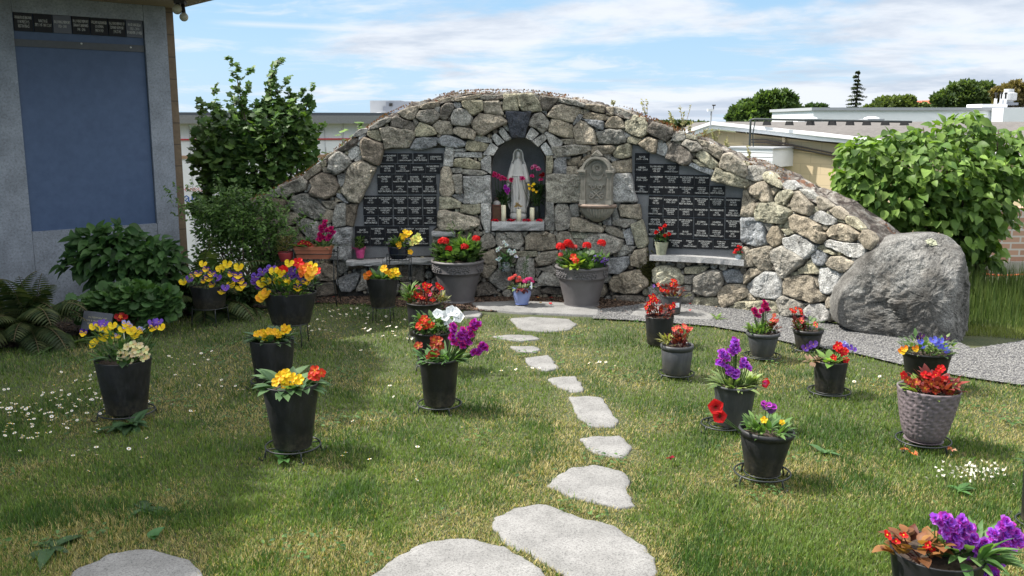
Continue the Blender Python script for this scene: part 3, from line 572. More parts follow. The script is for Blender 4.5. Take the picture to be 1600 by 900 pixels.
_tx = np.linspace(TX[0]-.1, TX[-1]+.15, 60); _tk = np.array([thick(x) for x in _tx]); _tk = np.convolve(np.pad(_tk, 3, mode='edge'), np.ones(7)/7, 'valid')
def TK(x): return float(np.interp(x, _tx, _tk))
for a, b in zip(xs_[:-1], xs_[1:]):
    za, zb = max(.02, topz(a)), max(.02, topz(b)); mid = (a+b)/2
    if AX[0] <= mid <= AX[-1]:
        aa, ab = float(np.interp(a, AX, AZ)), float(np.interp(b, AX, AZ))
        mb.add([pt(a, -.05), pt(b, -.05), pt(b, ZSILL), pt(a, ZSILL)], [(0, 1, 2, 3)]); mb.add([pt(a, aa), pt(b, ab), pt(b, zb), pt(a, za)], [(0, 1, 2, 3)])
    else: mb.add([pt(a, -.05), pt(b, -.05), pt(b, zb), pt(a, za)], [(0, 1, 2, 3)])
    mb.add([pt(a, -1.2, TK(a)), pt(b, -1.2, TK(b)), pt(b, zb, TK(b)), pt(a, za, TK(a))], [(3, 2, 1, 0)])
mb.add([pt(x0, -1.2), pt(x0, -1.2, TK(x0)), pt(x0, topz(x0), TK(x0)), pt(x0, topz(x0))], [(0, 1, 2, 3)])
mb.add([pt(x1, -1.2), pt(x1, -1.2, TK(x1)), pt(x1, topz(x1), TK(x1)), pt(x1, topz(x1))], [(3, 2, 1, 0)])
under(mb.build('mortar', m_plain('mortar', (0.055, 0.048, 0.041), 0.95, 0.4, 30, 0.8)), wall)
# coping: lumpy crust of capping stone along the top
mb = MB(); nx = 420; nyy = 12; vs = []
for i in range(nx+1):
    x = x0-.04+(x1-x0+.08)*i/nx; z = topz(x)
    for j in range(nyy+1):
        f = j/nyy; off = -.05+(TK(x)+.05)*f
        crown = .010*math.sin(math.pi*min(1, max(0, f)))**.6
        q = Vector((x*6, f*3.2, 3.3)); dz = noise.noise(q)*.016+noise.noise(q*3.1)*.013+noise.noise(q*8)*.010
        v = noise.voronoi(Vector((x*5.5, f*2.2, 0)))[0]; dz += min(.03, (v[1]-v[0])*.10)-.018
        if j == 0 or j == nyy: crown = -.05
        p = pt(x, z+crown+dz*(0.4 if j in (0, nyy) else 1), off); vs.append(p)
fs = [(i*(nyy+1)+j, (i+1)*(nyy+1)+j, (i+1)*(nyy+1)+j+1, i*(nyy+1)+j+1) for i in range(nx) for j in range(nyy)]
mb.add(vs, fs)
def b_cop(t, p, o):
    c = tramp(t, tnoise(t, 9, 9, 0.75), [(0.36, (0.045, 0.038, 0.034)), (0.46, (0.15, 0.125, 0.105)), (0.55, (0.28, 0.26, 0.23)), (0.66, (0.46, 0.45, 0.42))])
    c = tmix(t, 1.0, c, tramp(t, tnoise(t, 110, 4, .7), [(0.35, 0.6), (0.65, 1.25)]), 'MULTIPLY')
    v = tn(t, 'ShaderNodeTexVoronoi', Scale=5.5, feature='DISTANCE_TO_EDGE'); v2 = tn(t, 'ShaderNodeTexVoronoi', Scale=5.5); co = [x for x in t.nodes if x.bl_idname == 'ShaderNodeTexCoord'][0]; wv = t.nodes.new('ShaderNodeVectorMath'); wv.operation = 'ADD'; nn_ = tn(t, 'ShaderNodeTexNoise', Scale=6, Detail=4); t.links.new(co.outputs['Object'], nn_.inputs['Vector']); sc_ = t.nodes.new('ShaderNodeVectorMath'); sc_.operation = 'SCALE'; sc_.inputs['Scale'].default_value = .22; t.links.new(nn_.outputs['Color'], sc_.inputs[0]); t.links.new(co.outputs['Object'], wv.inputs[0]); t.links.new(sc_.outputs[0], wv.inputs[1]); t.links.new(wv.outputs[0], v.inputs['Vector']); t.links.new(wv.outputs[0], v2.inputs['Vector']); s3 = t.nodes.new('ShaderNodeSeparateColor'); t.links.new(v2.outputs['Color'], s3.inputs[0])
    c = tmix(t, 1.0, c, tramp(t, s3.outputs[0], [(0.1, 0.62), (0.9, 1.35)]), 'MULTIPLY'); c = tmix(t, tramp(t, v.outputs['Distance'], [(0.02, 1.0), (0.07, 0.0)]), c, (.055, .042, .036))
    mo = tramp(t, tnoise(t, 4.5, 8, .7, dist=.6), [(0.57, 0.0), (0.61, 0.85)]); c = tmix(t, mo, c, (0.17, 0.062, 0.022))
    t.links.new(c, p.inputs['Base Color']); p.inputs['Roughness'].default_value = 0.95; tbump(t, p, tnoise(t, 45, 9, .75), 1.0, 0.03)
under(mb.build('coping', mat('coping_stone', b_cop), smooth=False), wall)
# moss tufts on the coping
t_tuft = np.array([[-.5,0,0],[.5,0,0],[0,.15,1.0],[0,-.5,0],[0,.5,0],[.15,0,.9]]); f_tuft = np.array([[0,1,2],[3,4,5]])
n = 2600; xx = rng.uniform(x0, 2.25, n); keep = np.array([noise.noise(Vector((x*1.9, 7, 2)))+.25*noise.noise(Vector((x*9, 3, 1))) +random.uniform(-.35, .35) > .05 for x in xx]); xx = xx[keep]; n = len(xx)
ff = np.clip(rng.normal(.22, .22, n), .0, 1.0); pos = []
for x, f in zip(xx, ff):
    p = pt(x, topz(x)+.035*math.sin(math.pi*f)**.6+.004, -.045+(TK(x)+.03)*f); pos.append(p[:])
cols = np.where(rng.uniform(0, 1, (n, 1)) < .45, np.array([[.26, .095, .030]]), np.where(rng.uniform(0, 1, (n, 1)) < .5, np.array([[.13, .095, .03]]), np.array([[.24, .15, .055]])))*rng.uniform(.7, 1.3, (n, 1))
V, Fa, Cc = inst(t_tuft, f_tuft, np.array(pos), rot_rand(n, .5)*rng.uniform(.006, .017, n)[:, None, None], cols)
ms = under(np_mesh('moss', V, Fa, Cc, m_attr('moss', 1.0)), wall); props(ms, kind='stuff')
# moss clump in a joint low on the right
n = 700; q = rng.normal(0, 1, (n, 2))*np.array([.030, .055]); b = onwall(1012, 424, .05); T, Nn = wframe(b.x)
pos = np.array([(b+T*float(a)+UZ*float(c)) for a, c in q]); d = np.tile(np.array(Nn), (n, 1))+rng.normal(0, .5, (n, 3))
V, Fa, Cc = inst(t_tuft[:, [0, 2, 1]], f_tuft, pos, frames(d, rng.normal(0, 1, (n, 3)))*rng.uniform(.012, .028, n)[:, None, None], np.array([[.060, .060, .014]])*rng.uniform(.5, 1.5, (n, 1)))
props(under(np_mesh('moss_clump', V, Fa, Cc, m_attr('moss', 1.0)), wall), kind='stuff')
# niche lining
mb = MB(); depth = .34; ring = ap; nb = len(ring); o0 = ring[0]
fr = [Vector((p.x, p.y-.03, p.z)) for p in ring]; bk = [Vector((p.x, p.y+depth, p.z)) for p in ring]
mb.add(fr+bk, [(i, i+1, i+1+nb, i+nb) for i in range(nb-1)]+[(nb-1, 0, nb, 2*nb-1)])
under(mb.build('niche_lining', m_plain('niche_side', (0.20, 0.195, 0.185), .9, .3, 20, .5)), wall)
mb = MB(); mb.add([Vector((p.x, p.y+depth-.004, p.z)) for p in ring], [tuple(range(nb))]); under(mb.build('niche_back', m_granite('niche_granite', (0.29, 0.29, 0.30), .5, .6, 220, .2)), wall)
def rough_block(name, x0p, y0p, x1p, y1p, thick, front, seed, tone=(.40, .41, .42)):
    a = onwall(x0p, y1p); b = onwall(x1p, y0p); T, Nn = wframe((a.x+b.x)/2); c = (a+b)/2; ln = (b-a).dot(T); c = Vector((c.x, yf(c.x), c.z)); hgt = abs(b.z-a.z)
    mb = MB(); nx, nz = max(8, int(ln/.03)), 5; vs = []
    per = [(-front, -hgt/2), (-front-.004, -hgt/4), (-front-.006, 0), (-front-.003, hgt/4), (-front+.006, hgt/2), (thick, hgt/2), (thick, -hgt/2)]
    for i in range(nx+1):
        s = ln*(i/nx-.5)
        for k, (d, z) in enumerate(per):
            q = Vector((s*14, z*30+k, seed)); dn = noise.noise(q)*.012 if k < 5 else 0
            vs.append(c+T*s-Nn*(d+dn)+UZ*(z+(noise.noise(q*1.7)*.005 if k in (0, 4) else 0)))
    m = len(per); fs = [(i*m+k, i*m+(k+1) % m, (i+1)*m+(k+1) % m, (i+1)*m+k) for i in range(nx) for k in range(m)]
    fs += [tuple(range(m))[::-1], tuple(nx*m+k for k in range(m))]; mb.add(vs, fs, tone)
    return under(mb.build(name, ASHLAR), wall)
rough_block('niche_sill', 768.5, 345, 850, 358.5, .33, .085, 3)
rough_block('ledge', 545, 404, 601, 412, .0, .14, 4); rough_block('ledge', 602, 402, 680, 410, .0, .14, 8)
rough_block('ledge', 676, 360, 712, 368, .0, .10, 5)
def ledge_r():
    pts = [(1015, 399, 407), (1060, 400, 409), (1110, 403, 411.5), (1162, 407, 416)]; mb = MB(); vs = []
    for i in range(25):
        f = i/24; px = 1015+(1162-1015)*f; yt = float(np.interp(px, [p[0] for p in pts], [p[1] for p in pts])); yb = float(np.interp(px, [p[0] for p in pts], [p[2] for p in pts]))
        a = onwall(px, yt, .12); b = onwall(px, yb, .12); T, Nn = wframe(a.x); n1 = noise.noise(Vector((px*.1, 1, 2)))*.012
        vs += [b+Nn*n1, a+Nn*(n1*.5-.004)+UZ*.001, a-Nn*.13, b-Nn*.13]
    fs = [(i*4+k, i*4+(k+1) % 4, (i+1)*4+(k+1) % 4, (i+1)*4+k) for i in range(24) for k in range(4)]+[(3, 2, 1, 0), (96, 97, 98, 99)]
    mb.add(vs, fs); return under(mb.build('ledge', ASHLAR), wall)
ledge_r()
# memorial panels with engraved plaques
TXT = ['IN LOVING MEMORY', 'MARY', 'JOHN', '1926 - 2004', '1931 - 2010', '1919 - 1998', 'BELOVED WIFE AND MOTHER', 'REST IN PEACE', 'FOREVER LOVED', 'HUSBAND AND FATHER', '1940 - 2015', 'IN MEMORY OF', 'FOREVER IN OUR HEARTS']
def lines(k, r):
    a = random.Random(k*7+r)
    nm = a.choice(['RICHARD', 'RODNEY JAMES', 'SHARON', 'DAVID JAMES', 'MARY', 'JOHN', 'ALICE', 'PATRICK', 'HELEN', 'ROSE', 'JOSEPH', 'KENNETH', 'THOMAS'])
    dt = a.choice(['1926 - 2004', '1931 - 2010', '1919 - 1998', '1940 - 2015', '1928 - 2007', '1952 - 2013'])
    return a.choice([['IN LOVING MEMORY', nm, dt], [nm, dt], ['IN LOVING MEMORY', nm, dt], ['IN MEMORY OF', nm, dt, 'FOREVER IN OUR HEARTS'], [nm, dt, 'REST IN PEACE'], ['BELOVED HUSBAND', 'AND FATHER', nm, dt]])
def text_mesh(body, size, space=1.0):
    cu = bpy.data.curves.new('t', 'FONT'); cu.body = body; cu.size = size; cu.align_x = 'CENTER'; cu.align_y = 'CENTER'; cu.resolution_u = 1; cu.space_line = space
    o = bpy.data.objects.new('t', cu); C.objects.link(o); dg = bpy.context.evaluated_depsgraph_get(); dg.update(); me = bpy.data.meshes.new_from_object(o.evaluated_get(dg))
    vs = [v.co.copy() for v in me.vertices]; fs = [tuple(p.vertices) for p in me.polygons]; bpy.data.objects.remove(o); bpy.data.curves.remove(cu); bpy.data.meshes.remove(me); return vs, fs
TCACHE = {}
def plaque(name, o, T, U, Nn, wd, hg, lns, parent, mt=None, thick=.012, th=None):
    mb = MB(); e = .0025; a = wd/2; b = hg/2
    mb.prism([(-a, -b), (a, -b), (a, b), (-a, b)], thick, o, T, U, Nn)
    key = (tuple(lns), round(wd, 2))
    if key not in TCACHE:
        ls = hg*.80/max(3, len(lns)); vs, fs = text_mesh('\n'.join(lns), ls*.92, .95)
        mx = max(abs(v.x) for v in vs) or 1; k = min(1, a*.90/mx); TCACHE[key] = ([(v.x*k, v.y) for v in vs], fs)
    vs, fs = TCACHE[key]; mb.mi = 1
    mb.add([o+T*x+U*y+Nn*.0008 for x, y in vs], fs); mb.mi = 0
    return under(mb.build(name, [mt or PLAQ, GILT]), parent) if parent.parent is None else mb.build(name, [mt or PLAQ, GILT], parent)
def panel(poly, rows, ox, oy, h):
    W = [onwall(x, y, .004) for x, y in poly]; mb = MB(); n = len(W)
    D = [p+wframe(p.x)[1]*.0 for p in W]; mb.add(D, [tuple(range(n))]); bk = [p-wframe(p.x)[1]*.02 for p in W]
    pan = under(mb.build('memorial_panel', PANELG), wall)
    for ri, (y0, spans, slope) in enumerate(rows):
        for k, (a, b) in enumerate(spans):
            xm = (a+b)/2; ym = y0+h/2+slope*(xm-spans[0][0])
            c = onwall(ox+xm/5, oy+ym/5, .016); l = onwall(ox+(a-1.5)/5, oy+ym/5, .016); r = onwall(ox+(b+1.5)/5, oy+ym/5, .016); T, Nn = wframe(c.x)
            t = onwall(ox+xm/5, oy+(ym-h/2)/5, .016); u = onwall(ox+xm/5, oy+(ym+h/2)/5, .016)
            o = plaque('plaque', c, T, UZ, Nn, (r-l).length, (t-u).length, lines(ri*11+k, ox), wall)
            o.parent = pan; o.matrix_parent_inverse = pan.matrix_parent_inverse.copy() if False else Matrix()
    return pan
LR = [(97, [(187,300),(310,418),(432,540),(550,658)], 0), (180, [(170,282),(292,402),(410,520),(528,635)], 0), (262, [(148,258),(267,375),(385,492),(500,605)], 0), (340, [(152,260),(272,378),(390,495),(505,610)], 0),
 (428, [(40,152),(157,265),(275,380),(390,495),(507,608)], 0), (506, [(40,150),(157,265),(278,380),(392,495),(507,610)], 0), (586, [(45,150),(160,265),(280,382),(394,500),(510,612)], 0), (668, [(-25,88),(95,205),(212,320),(328,438),(445,550)], 0), (746, [(-25,88),(95,205),(212,320),(328,438),(445,550)], 0)]
RR = [(95, [(62,170)], .015), (178, [(60,170),(175,285),(290,402)], .015), (258, [(60,168),(173,285),(290,403),(408,520),(527,640)], .02), (338, [(60,165),(173,285),(290,400),(405,520),(525,638),(648,762)], .022),
 (428, [(170,278),(286,395),(403,515),(525,635),(645,757),(770,888)], .024), (510, [(165,272),(285,392),(403,515),(523,633),(643,757),(770,885)], .024), (594, [(165,272),(282,392),(402,512),(525,633),(643,755),(768,880)], .024),
 (674, [(165,272),(282,392),(402,510),(523,633),(643,755),(765,880)], .022), (757, [(205,315),(325,430),(438,545),(553,665),(675,795),(800,915)], .026)]
panel(LPAN, LR, 560, 220, 75); panel(RPAN, RR, 980, 220, 78)
# boulder at the right end of the wall
BO = [(1309,507),(1307,480),(1316,455),(1330,435),(1348,405),(1365,385),(1390,372),(1420,367),(1455,364),(1480,367),(1492,377),(1500,395),(1509,420),(1514,450),(1515,490),(1512,520),(1506,541),(1470,546),(1430,540),(1390,532),(1350,522),(1325,514)]
Yb = 6.98; mb = MB(); P = [at(x, y, Yb) for x, y in BO]; o = sum(P, Vector())/len(P); n = 170
P2 = chaikin([((p-o).x, (p-o).z) for p in P], 2)
P2 = np.array(P2); seg = np.roll(P2, -1, 0)-P2; ln = np.linalg.norm(seg, axis=1); cum = np.concatenate([[0], np.cumsum(ln)]); R = []
for q in np.linspace(0, cum[-1], n, endpoint=False):
    i = min(len(P2)-1, int(np.searchsorted(cum, q, 'right'))-1); R.append(P2[i]+seg[i]*((q-cum[i])/max(ln[i], 1e-9)))
R = np.array(R); vs = []; NR = 34
prof = [(math.sin(math.pi*k/(2*NR)), math.cos(math.pi*k/(2*NR))) for k in range(NR+1)]     # radius, depth
rows = [(math.sin(math.pi*(k+.5)/(2*NR)), -math.cos(math.pi*(k+.5)/(2*NR))) for k in range(NR)]+[(1, 0)]+[(math.sin(math.pi*(k-.5)/(2*NR)), math.cos(math.pi*(k-.5)/(2*NR))) for k in range(NR, 0, -1)]
def bdepth(x, z):
    dl = (x+.15)*-.78+(z+.30)*.63
    pl = [.34+.12*x, .10+1.05*(.41-z), .03+1.15*(.48-x), .02+.62*(x+.50)+.10*z, .37-.50*dl, .34+.5*(z+.42)]
    k_ = .009; m0 = min(pl); return m0-k_*math.log(sum(math.exp(-(q-m0)/k_) for q in pl))
for r, d in rows:
    for i in range(n):
        rr = r**.75; p = R[i]*rr; cl = math.sqrt(max(0, 1-rr**10)); D = max(.01, bdepth(p[0], p[1]))
        dep = -D*cl if d < 0 else .40*abs(d)**.5
        tp_ = Vector((o.x+p[0], Yb+dep, o.z+p[1])); q = tp_*2.1
        vp = noise.voronoi(q*1.6)[1][0]; g_ = noise.noise_vector(vp*5.1); dv = q*1.6-vp
        ds = g_.dot(dv)*.045+noise.noise(q*1.3)*.018+noise.noise(q*3.2)*.016+noise.noise(q*8)*.012+noise.noise(q*19)*.008+noise.noise(q*44)*.004
        dirn = Vector((p[0]*.7, (dep or -.01)*1.5, p[1]*.7)); dirn.normalize()
        vs.append(tp_+dirn*ds*min(1, (1-r)*8+.25))
m = len(rows); fs = [(k*n+i, (k+1)*n+i, (k+1)*n+(i+1) % n, k*n+(i+1) % n) for k in range(m-1) for i in range(n)]+[tuple(range(n)), tuple((m-1)*n+i for i in range(n))[::-1]]
mb.add(vs, fs, (.17, .163, .15))
def b_boul(t, p, o):
    c = tramp(t, tnoise(t, 3.2, 9, .7, dist=.5), [(0.36, (0.058, 0.055, 0.050)), (0.48, (0.150, 0.145, 0.135)), (0.60, (0.27, 0.265, 0.25))])
    c = tmix(t, 1.0, c, tramp(t, tnoise(t, 120, 5, .75), [(0.38, 0.45), (0.52, 1.0), (0.64, 1.7)]), 'MULTIPLY')
    br = tramp(t, tnoise(t, 2.3, 6, .6), [(0.56, 0.0), (0.68, 0.4)]); c = tmix(t, br, c, (0.135, 0.105, 0.075))
    t.links.new(c, p.inputs['Base Color']); p.inputs['Roughness'].default_value = .88; tbump(t, p, tnoise(t, 35, 10, .78), 0.9, 0.03)
bo = mb.build('boulder', mat('boulder_rock', b_boul), smooth=False); props(bo, 'huge grey boulder standing at the right end of the stone wall', 'boulder')
lc = at(1457, 376, Yb-.10); lm = MB()
best = min(bo.data.vertices, key=lambda v: (v.co-lc).length).co; near = [v.co.copy() for v in bo.data.vertices if (v.co-best).length < .042]
for q_ in near: lm.ball(q_+Vector((0, -.004, .003)), .011, 6, 4, sc=(1, 1, .5))
lm.build('lichen_patch', m_plain('lichen', (.36, .37, .27), .95, .2, 40, .3), bo)
# ------------------------------------------------------------------ lawn
LAWN = G2([(-150, 575), (0, 547), (60, 542), (130, 524), (180, 509), (290, 496), (430, 482), (520, 474), (640, 481), (735, 484), (750, 491), (800, 495), (933, 499), (985, 504), (1110, 512), (1166, 522), (1240, 540), (1340, 556), (1400, 571), (1500, 591), (1600, 606), (1760, 642)])+[(3.6, 2.2), (-3.0, 2.2), (-5.5, 5.5)]
BLADE = np.array([[-.5, 0, 0], [.5, 0, 0], [-.38, .5, .06], [.38, .5, .06], [0, 1.0, .22]]); BLF = np.array([[0, 1, 3], [0, 3, 2], [2, 3, 4]])
def lawn_noise(q, s, o): return np.array([noise.noise(Vector((x*s+o, y*s, o))) for x, y in q])
n = 640000
u = rng.uniform(0, 1, n); yy = 1/(1/2.5+u*(1/8.9-1/2.5)); xx = rng.uniform(-.80, .84, n)*yy
q = np.stack([xx, yy], 1); q = q[inpoly(q, LAWN)]
keep = np.ones(len(q), bool); dst = np.full(len(q), 9.0)
for P in STONES_W:
    lo = np.min(P, 0)-.3; hi = np.max(P, 0)+.3; idx = np.where(((q > lo) & (q < hi)).all(1))[0]; e = segd(q[idx], P); e[inpoly(q[idx], P)] *= -1
    dst[idx] = np.minimum(dst[idx], e)
keep = (dst > -0.006) & ((dst > .016) | (rng.uniform(0, 1, len(q)) < .5))
q = q[keep]; dst = dst[keep]; n = len(q)
gx = np.linspace(-6, 6, 121); gy = np.linspace(2, 10, 81)
def field(s, o): return np.array([[noise.noise(Vector((x*s+o, y*s, o)))+.5*noise.noise(Vector((x*s*2.3, y*s*2.3+o, 1)))+.35*noise.noise(Vector((x*s*5.1, y*s*5.1+o, 4))) for y in gy] for x in gx])
def samp(Fd, q):
    a = (q[:, 0]+6)/12*120; b = (q[:, 1]-2)/8*80; i = np.clip(a.astype(int), 0, 119); j = np.clip(b.astype(int), 0, 79); fa = a-i; fb = b-j
    return Fd[i, j]*(1-fa)*(1-fb)+Fd[i+1, j]*fa*(1-fb)+Fd[i, j+1]*(1-fa)*fb+Fd[i+1, j+1]*fa*fb
F1, F2, F3 = field(1.3, 3.0), field(3.2, 11.0), field(2.1, 31.0)
f1, f2, f3 = samp(F1, q), samp(F2, q), samp(F3, q)
edge = np.exp(-np.maximum(dst, 0)/.055)
dryp = np.clip(.30+f1*1.25+f2*.85+edge*.9+np.exp(-np.maximum(dst, 0)/.22)*.30-.05*(q[:, 1]-4.2), .06, .95)
dry = rng.uniform(0, 1, n) < dryp*.85
hgt = rng.uniform(.012, .036, n)*(1+.55*np.clip(f3, -.7, 1.0))*np.where(dry, .75, 1)*(1-.35*edge); hgt = np.where((dst < .02) & (rng.uniform(0, 1, n) < .5), hgt*1.7, hgt)
hgt *= np.where(rng.uniform(0, 1, n) < .04, 1.6, 1)
wd = rng.uniform(.0022, .0042, n)*(0.8+.09*q[:, 1])
ang = rng.uniform(0, 2*np.pi, n); tilt = np.where(dry, rng.uniform(.6, 3.0, n), rng.uniform(.3, 1.7, n))
d = np.stack([np.cos(ang)*tilt, np.sin(ang)*tilt, np.ones(n)], 1); up = np.stack([-np.cos(ang), -np.sin(ang), np.full(n, .6)], 1)
M = frames(d, up); M[:, :, 0] *= wd[:, None]; M[:, :, 1] *= hgt[:, None]; M[:, :, 2] *= hgt[:, None]
g1 = np.array([.068, .124, .022]); g2 = np.array([.145, .195, .048]); g3 = np.array([.030, .072, .018]); dc1 = np.array([.36, .30, .14]); dc2 = np.array([.22, .20, .075])
r = rng.uniform(0, 1, (n, 1)); gcol = np.where((f3+rng.normal(0, .18, n))[:, None] > .12, g3*(1-r)+g1*r, g1*(1-r)+g2*r); dcol = dc1*(1-r)+dc2*r
cols = np.where(dry[:, None], dcol, gcol)*rng.uniform(.72, 1.38, (n, 1))*1.08
V, Fa, Cc = inst(BLADE, BLF, np.concatenate([q, np.zeros((n, 1))], 1), M, cols, np.array([.75, .75, .95, .95, 1.1]))
props(np_mesh('lawn_grass', V, Fa, Cc, LEAF), 'patchy green and straw-coloured mown lawn', 'grass', kind='stuff')
# ------------------------------------------------------------------ leaf templates
def tmpl_ovate(w=.5, fold=.18, droop=.25, heart=False, seg=5):
    vs = []; fs = []
    for i in range(seg+1):
        t = i/seg; hw = w*math.sin(math.pi*min(1, t**(.62 if heart else .8)))**.9*.5
        if i == seg: hw = .0
        if i == 0: hw = .02
        z = -droop*t*t; vs += [(-hw, t-(.10*(1-t*3) if heart and t < .34 else 0), z+hw*fold*2), (0, t, z), (hw, t-(.10*(1-t*3) if heart and t < .34 else 0), z+hw*fold*2)]
    for i in range(seg):
        a = i*3; fs += [(a, a+1, a+4), (a, a+4, a+3), (a+1, a+2, a+5), (a+1, a+5, a+4)]
    return np.array(vs), np.array(fs)
def tmpl_lobed(lobes=5, depth=.35, cup=.15, full=False):
    vs = [(0, 0.15 if not full else .5, 0)]; m = lobes*2+1; span = 2.5 if not full else 2.95
    for i in range(m):
        a = -span+2*span*i/(m-1); r = (1.0 if i % 2 == 1 else 1-depth)*(.55+.45*math.cos(a*.5)) if not full else (.5 if i % 2 == 1 else .5*(1-depth))
        x = math.sin(a)*r*.75 if not full else math.sin(a)*r; y = (.15+math.cos(a)*r*.85) if not full else .5+math.cos(a)*r
        vs.append((x, y, -cup*(r*r)+(.05 if i % 2 else -.05)*(1 if not full else .6)))
    return np.array(vs), np.array([(0, i, i+1) for i in range(1, m)])
def tmpl_tree():        # tiny clump of five leaves
    vs = []; fs = []; r = random.Random(3)
    for k in range(6):
        a = k*1.05+r.uniform(-.4, .4); e = r.uniform(-.5, .9); d = Vector((math.cos(a), math.sin(a), e)).normalized(); s = d.cross(Vector((0, 0, 1))).normalized()*.32
        b = len(vs); vs += [tuple(d*.15), tuple(d*.6+s), tuple(d*1.15), tuple(d*.6-s)]; fs += [(b, b+1, b+2), (b, b+2, b+3)]
    return np.array(vs), np.array(fs)
OV, HE, LO, RO, TC, NARROW = tmpl_ovate(), tmpl_ovate(.78, .16, .30, True, 6), tmpl_lobed(5, .28), tmpl_lobed(9, .16, .12, True), tmpl_tree(), tmpl_ovate(.20, .2, .35, False, 4)
def leafcloud(name, tm, pos, d, up, size, cols, parent=None, m=None):
    """many leaves as one mesh"""
    M = frames(d, up)*size[:, None, None]; V, Fa, Cc = inst(tm[0], tm[1], pos, M, cols); return np_mesh(name, V, Fa, Cc, m or LEAF, parent)
def mixcol(n, a, b, pw=1.0, lo=.7, hi=1.25):
    r = rng.uniform(0, 1, (n, 1))**pw; return (np.array(a)*(1-r)+np.array(b)*r)*rng.uniform(lo, hi, (n, 1))
def crown_pts(n, blobs, shell=.55):
    """points in a union of ellipsoids, thinner towards the middle"""
    vol = np.array([b[3]*b[4]*b[5] for b in blobs])**.7; k = rng.choice(len(blobs), n, p=vol/vol.sum()); B = np.array(blobs)[k]
    d = rng.normal(0, 1, (n, 3)); d /= np.linalg.norm(d, axis=1, keepdims=True); r = rng.uniform(0, 1, n)**(1/3*shell) if shell < 1 else rng.uniform(0, 1, n)**(1/3)
    r *= rng.uniform(.8, 1.10, n)
    return B[:, :3]+d*B[:, 3:6]*r[:, None], d
def shoots(parent, bl_, k, tm, size, c0, c1, lo=.12, hi=.30, npl=12, upb=.8, name='foliage'):
    pos = []; D = []; st_ = []
    for _ in range(k):
        b = random.choice(bl_); d = Vector((random.gauss(0, 1), random.gauss(0, .7), abs(random.gauss(0, 1)))).normalized(); p = Vector((b[0]+d.x*b[3]*.85, b[1]+d.y*b[4]*.85, b[2]+d.z*b[5]*.85)); v = (d+Vector((0, 0, upb))).normalized()*random.uniform(lo, hi); st_.append(([p, p+v*.5+Vector((0, 0, .01)), p+v], [.004, .003, .001]))
        for i in range(npl): f = random.uniform(.05, 1); pos.append((p+v*f)[:]); D.append((random.uniform(-1, 1), random.uniform(-1, 1), random.uniform(-.5, .5)))
    n_ = len(pos); leafcloud(name, tm, np.array(pos), np.array(D), np.tile([0, -.5, .9], (n_, 1))+rng.normal(0, .3, (n_, 3)), rng.uniform(size[0], size[1], n_), mixcol(n_, c0, c1), parent)
def trunk_mesh(parent, name, segs, m, n=7):
    mb = MB()
    for pts, rs in segs: mb.tube(pts, rs, n)
    return mb.build(name, m, parent, smooth=True)
BARK = m_plain('bark', (0.10, 0.075, 0.055), .95, .35, 18, .8)
def branchy(base, tips, r0, bend=.25, sag=0):
    segs = []
    for tp_ in tips:
        a, b = Vector(base), Vector(tp_); m = a.lerp(b, .5)+Vector((random.uniform(-1, 1), random.uniform(-1, 1), random.uniform(0, .6)))*(b-a).length*bend*.4
        segs.append(([a, a.lerp(m, .5)+Vector((0, 0, .02)), m, m.lerp(b, .5), b], [r0, r0*.8, r0*.6, r0*.4, r0*.18]))
    return segs
# ------------------------------------------------------------------ shrubs and bushes
def lilac():
    base = gr(1535, 528); cx_, cy_ = at(1462, 300, 8.55).x, 8.55; t = empty('lilac_shrub', (cx_, cy_, 0), 0, 'tall lilac shrub with large heart-shaped bright green leaves behind the boulder', 'shrub')
    def L_(px, py, rx, rz, ry=.5, Y=8.55):
        p = at(px, py, Y); s = pix(0, Y); return (p.x-cx_, 0, p.z, rx*s, ry, rz*s)
    bl = [L_(1450, 262, 112, 50, .60), L_(1395, 305, 80, 50, .52), L_(1512, 318, 70, 56, .54), L_(1465, 355, 92, 52, .52), L_(1505, 205, 26, 34, .26), L_(1535, 212, 16, 20, .2), L_(1470, 208, 18, 18, .2), L_(1430, 222, 28, 20, .26), L_(1390, 215, 10, 16, .12), L_(1350, 240, 34, 26, .30), L_(1585, 225, 18, 24, .2), L_(1325, 310, 14, 22, .18), L_(1440, 395, 40, 20, .3), L_(1370, 345, 30, 24, .3), L_(1560, 260, 42, 60, .45), L_(1330, 275, 22, 30, .3), L_(1530, 395, 28, 32, .34)]
    n = 4800; p, d = crown_pts(n, bl, .6); dd_ = d*np.array([1, 1, .35])+rng.normal(0, .45, (n, 3))+np.array([0, -.1, -.55])
    up = np.tile(np.array([0, -.45, .85]), (n, 1))+rng.normal(0, .55, (n, 3))+d*.45
    cols = mixcol(n, (.050, .112, .022), (.175, .275, .058), .95)
    leafcloud('foliage', HE, p, dd_, up, rng.uniform(.05, .115, n), cols, t)
    tips = [(b[0]+random.uniform(-.2, .2), b[1], b[2]+random.uniform(-.1, .1)) for b in bl]+[(b[0]*.6, b[1]+.1, b[2]) for b in bl[:5]]
    trunk_mesh(t, 'trunk', branchy((at(1510, 500, 8.55).x-cx_, .05, -.3), tips, .028), BARK)
lilac()
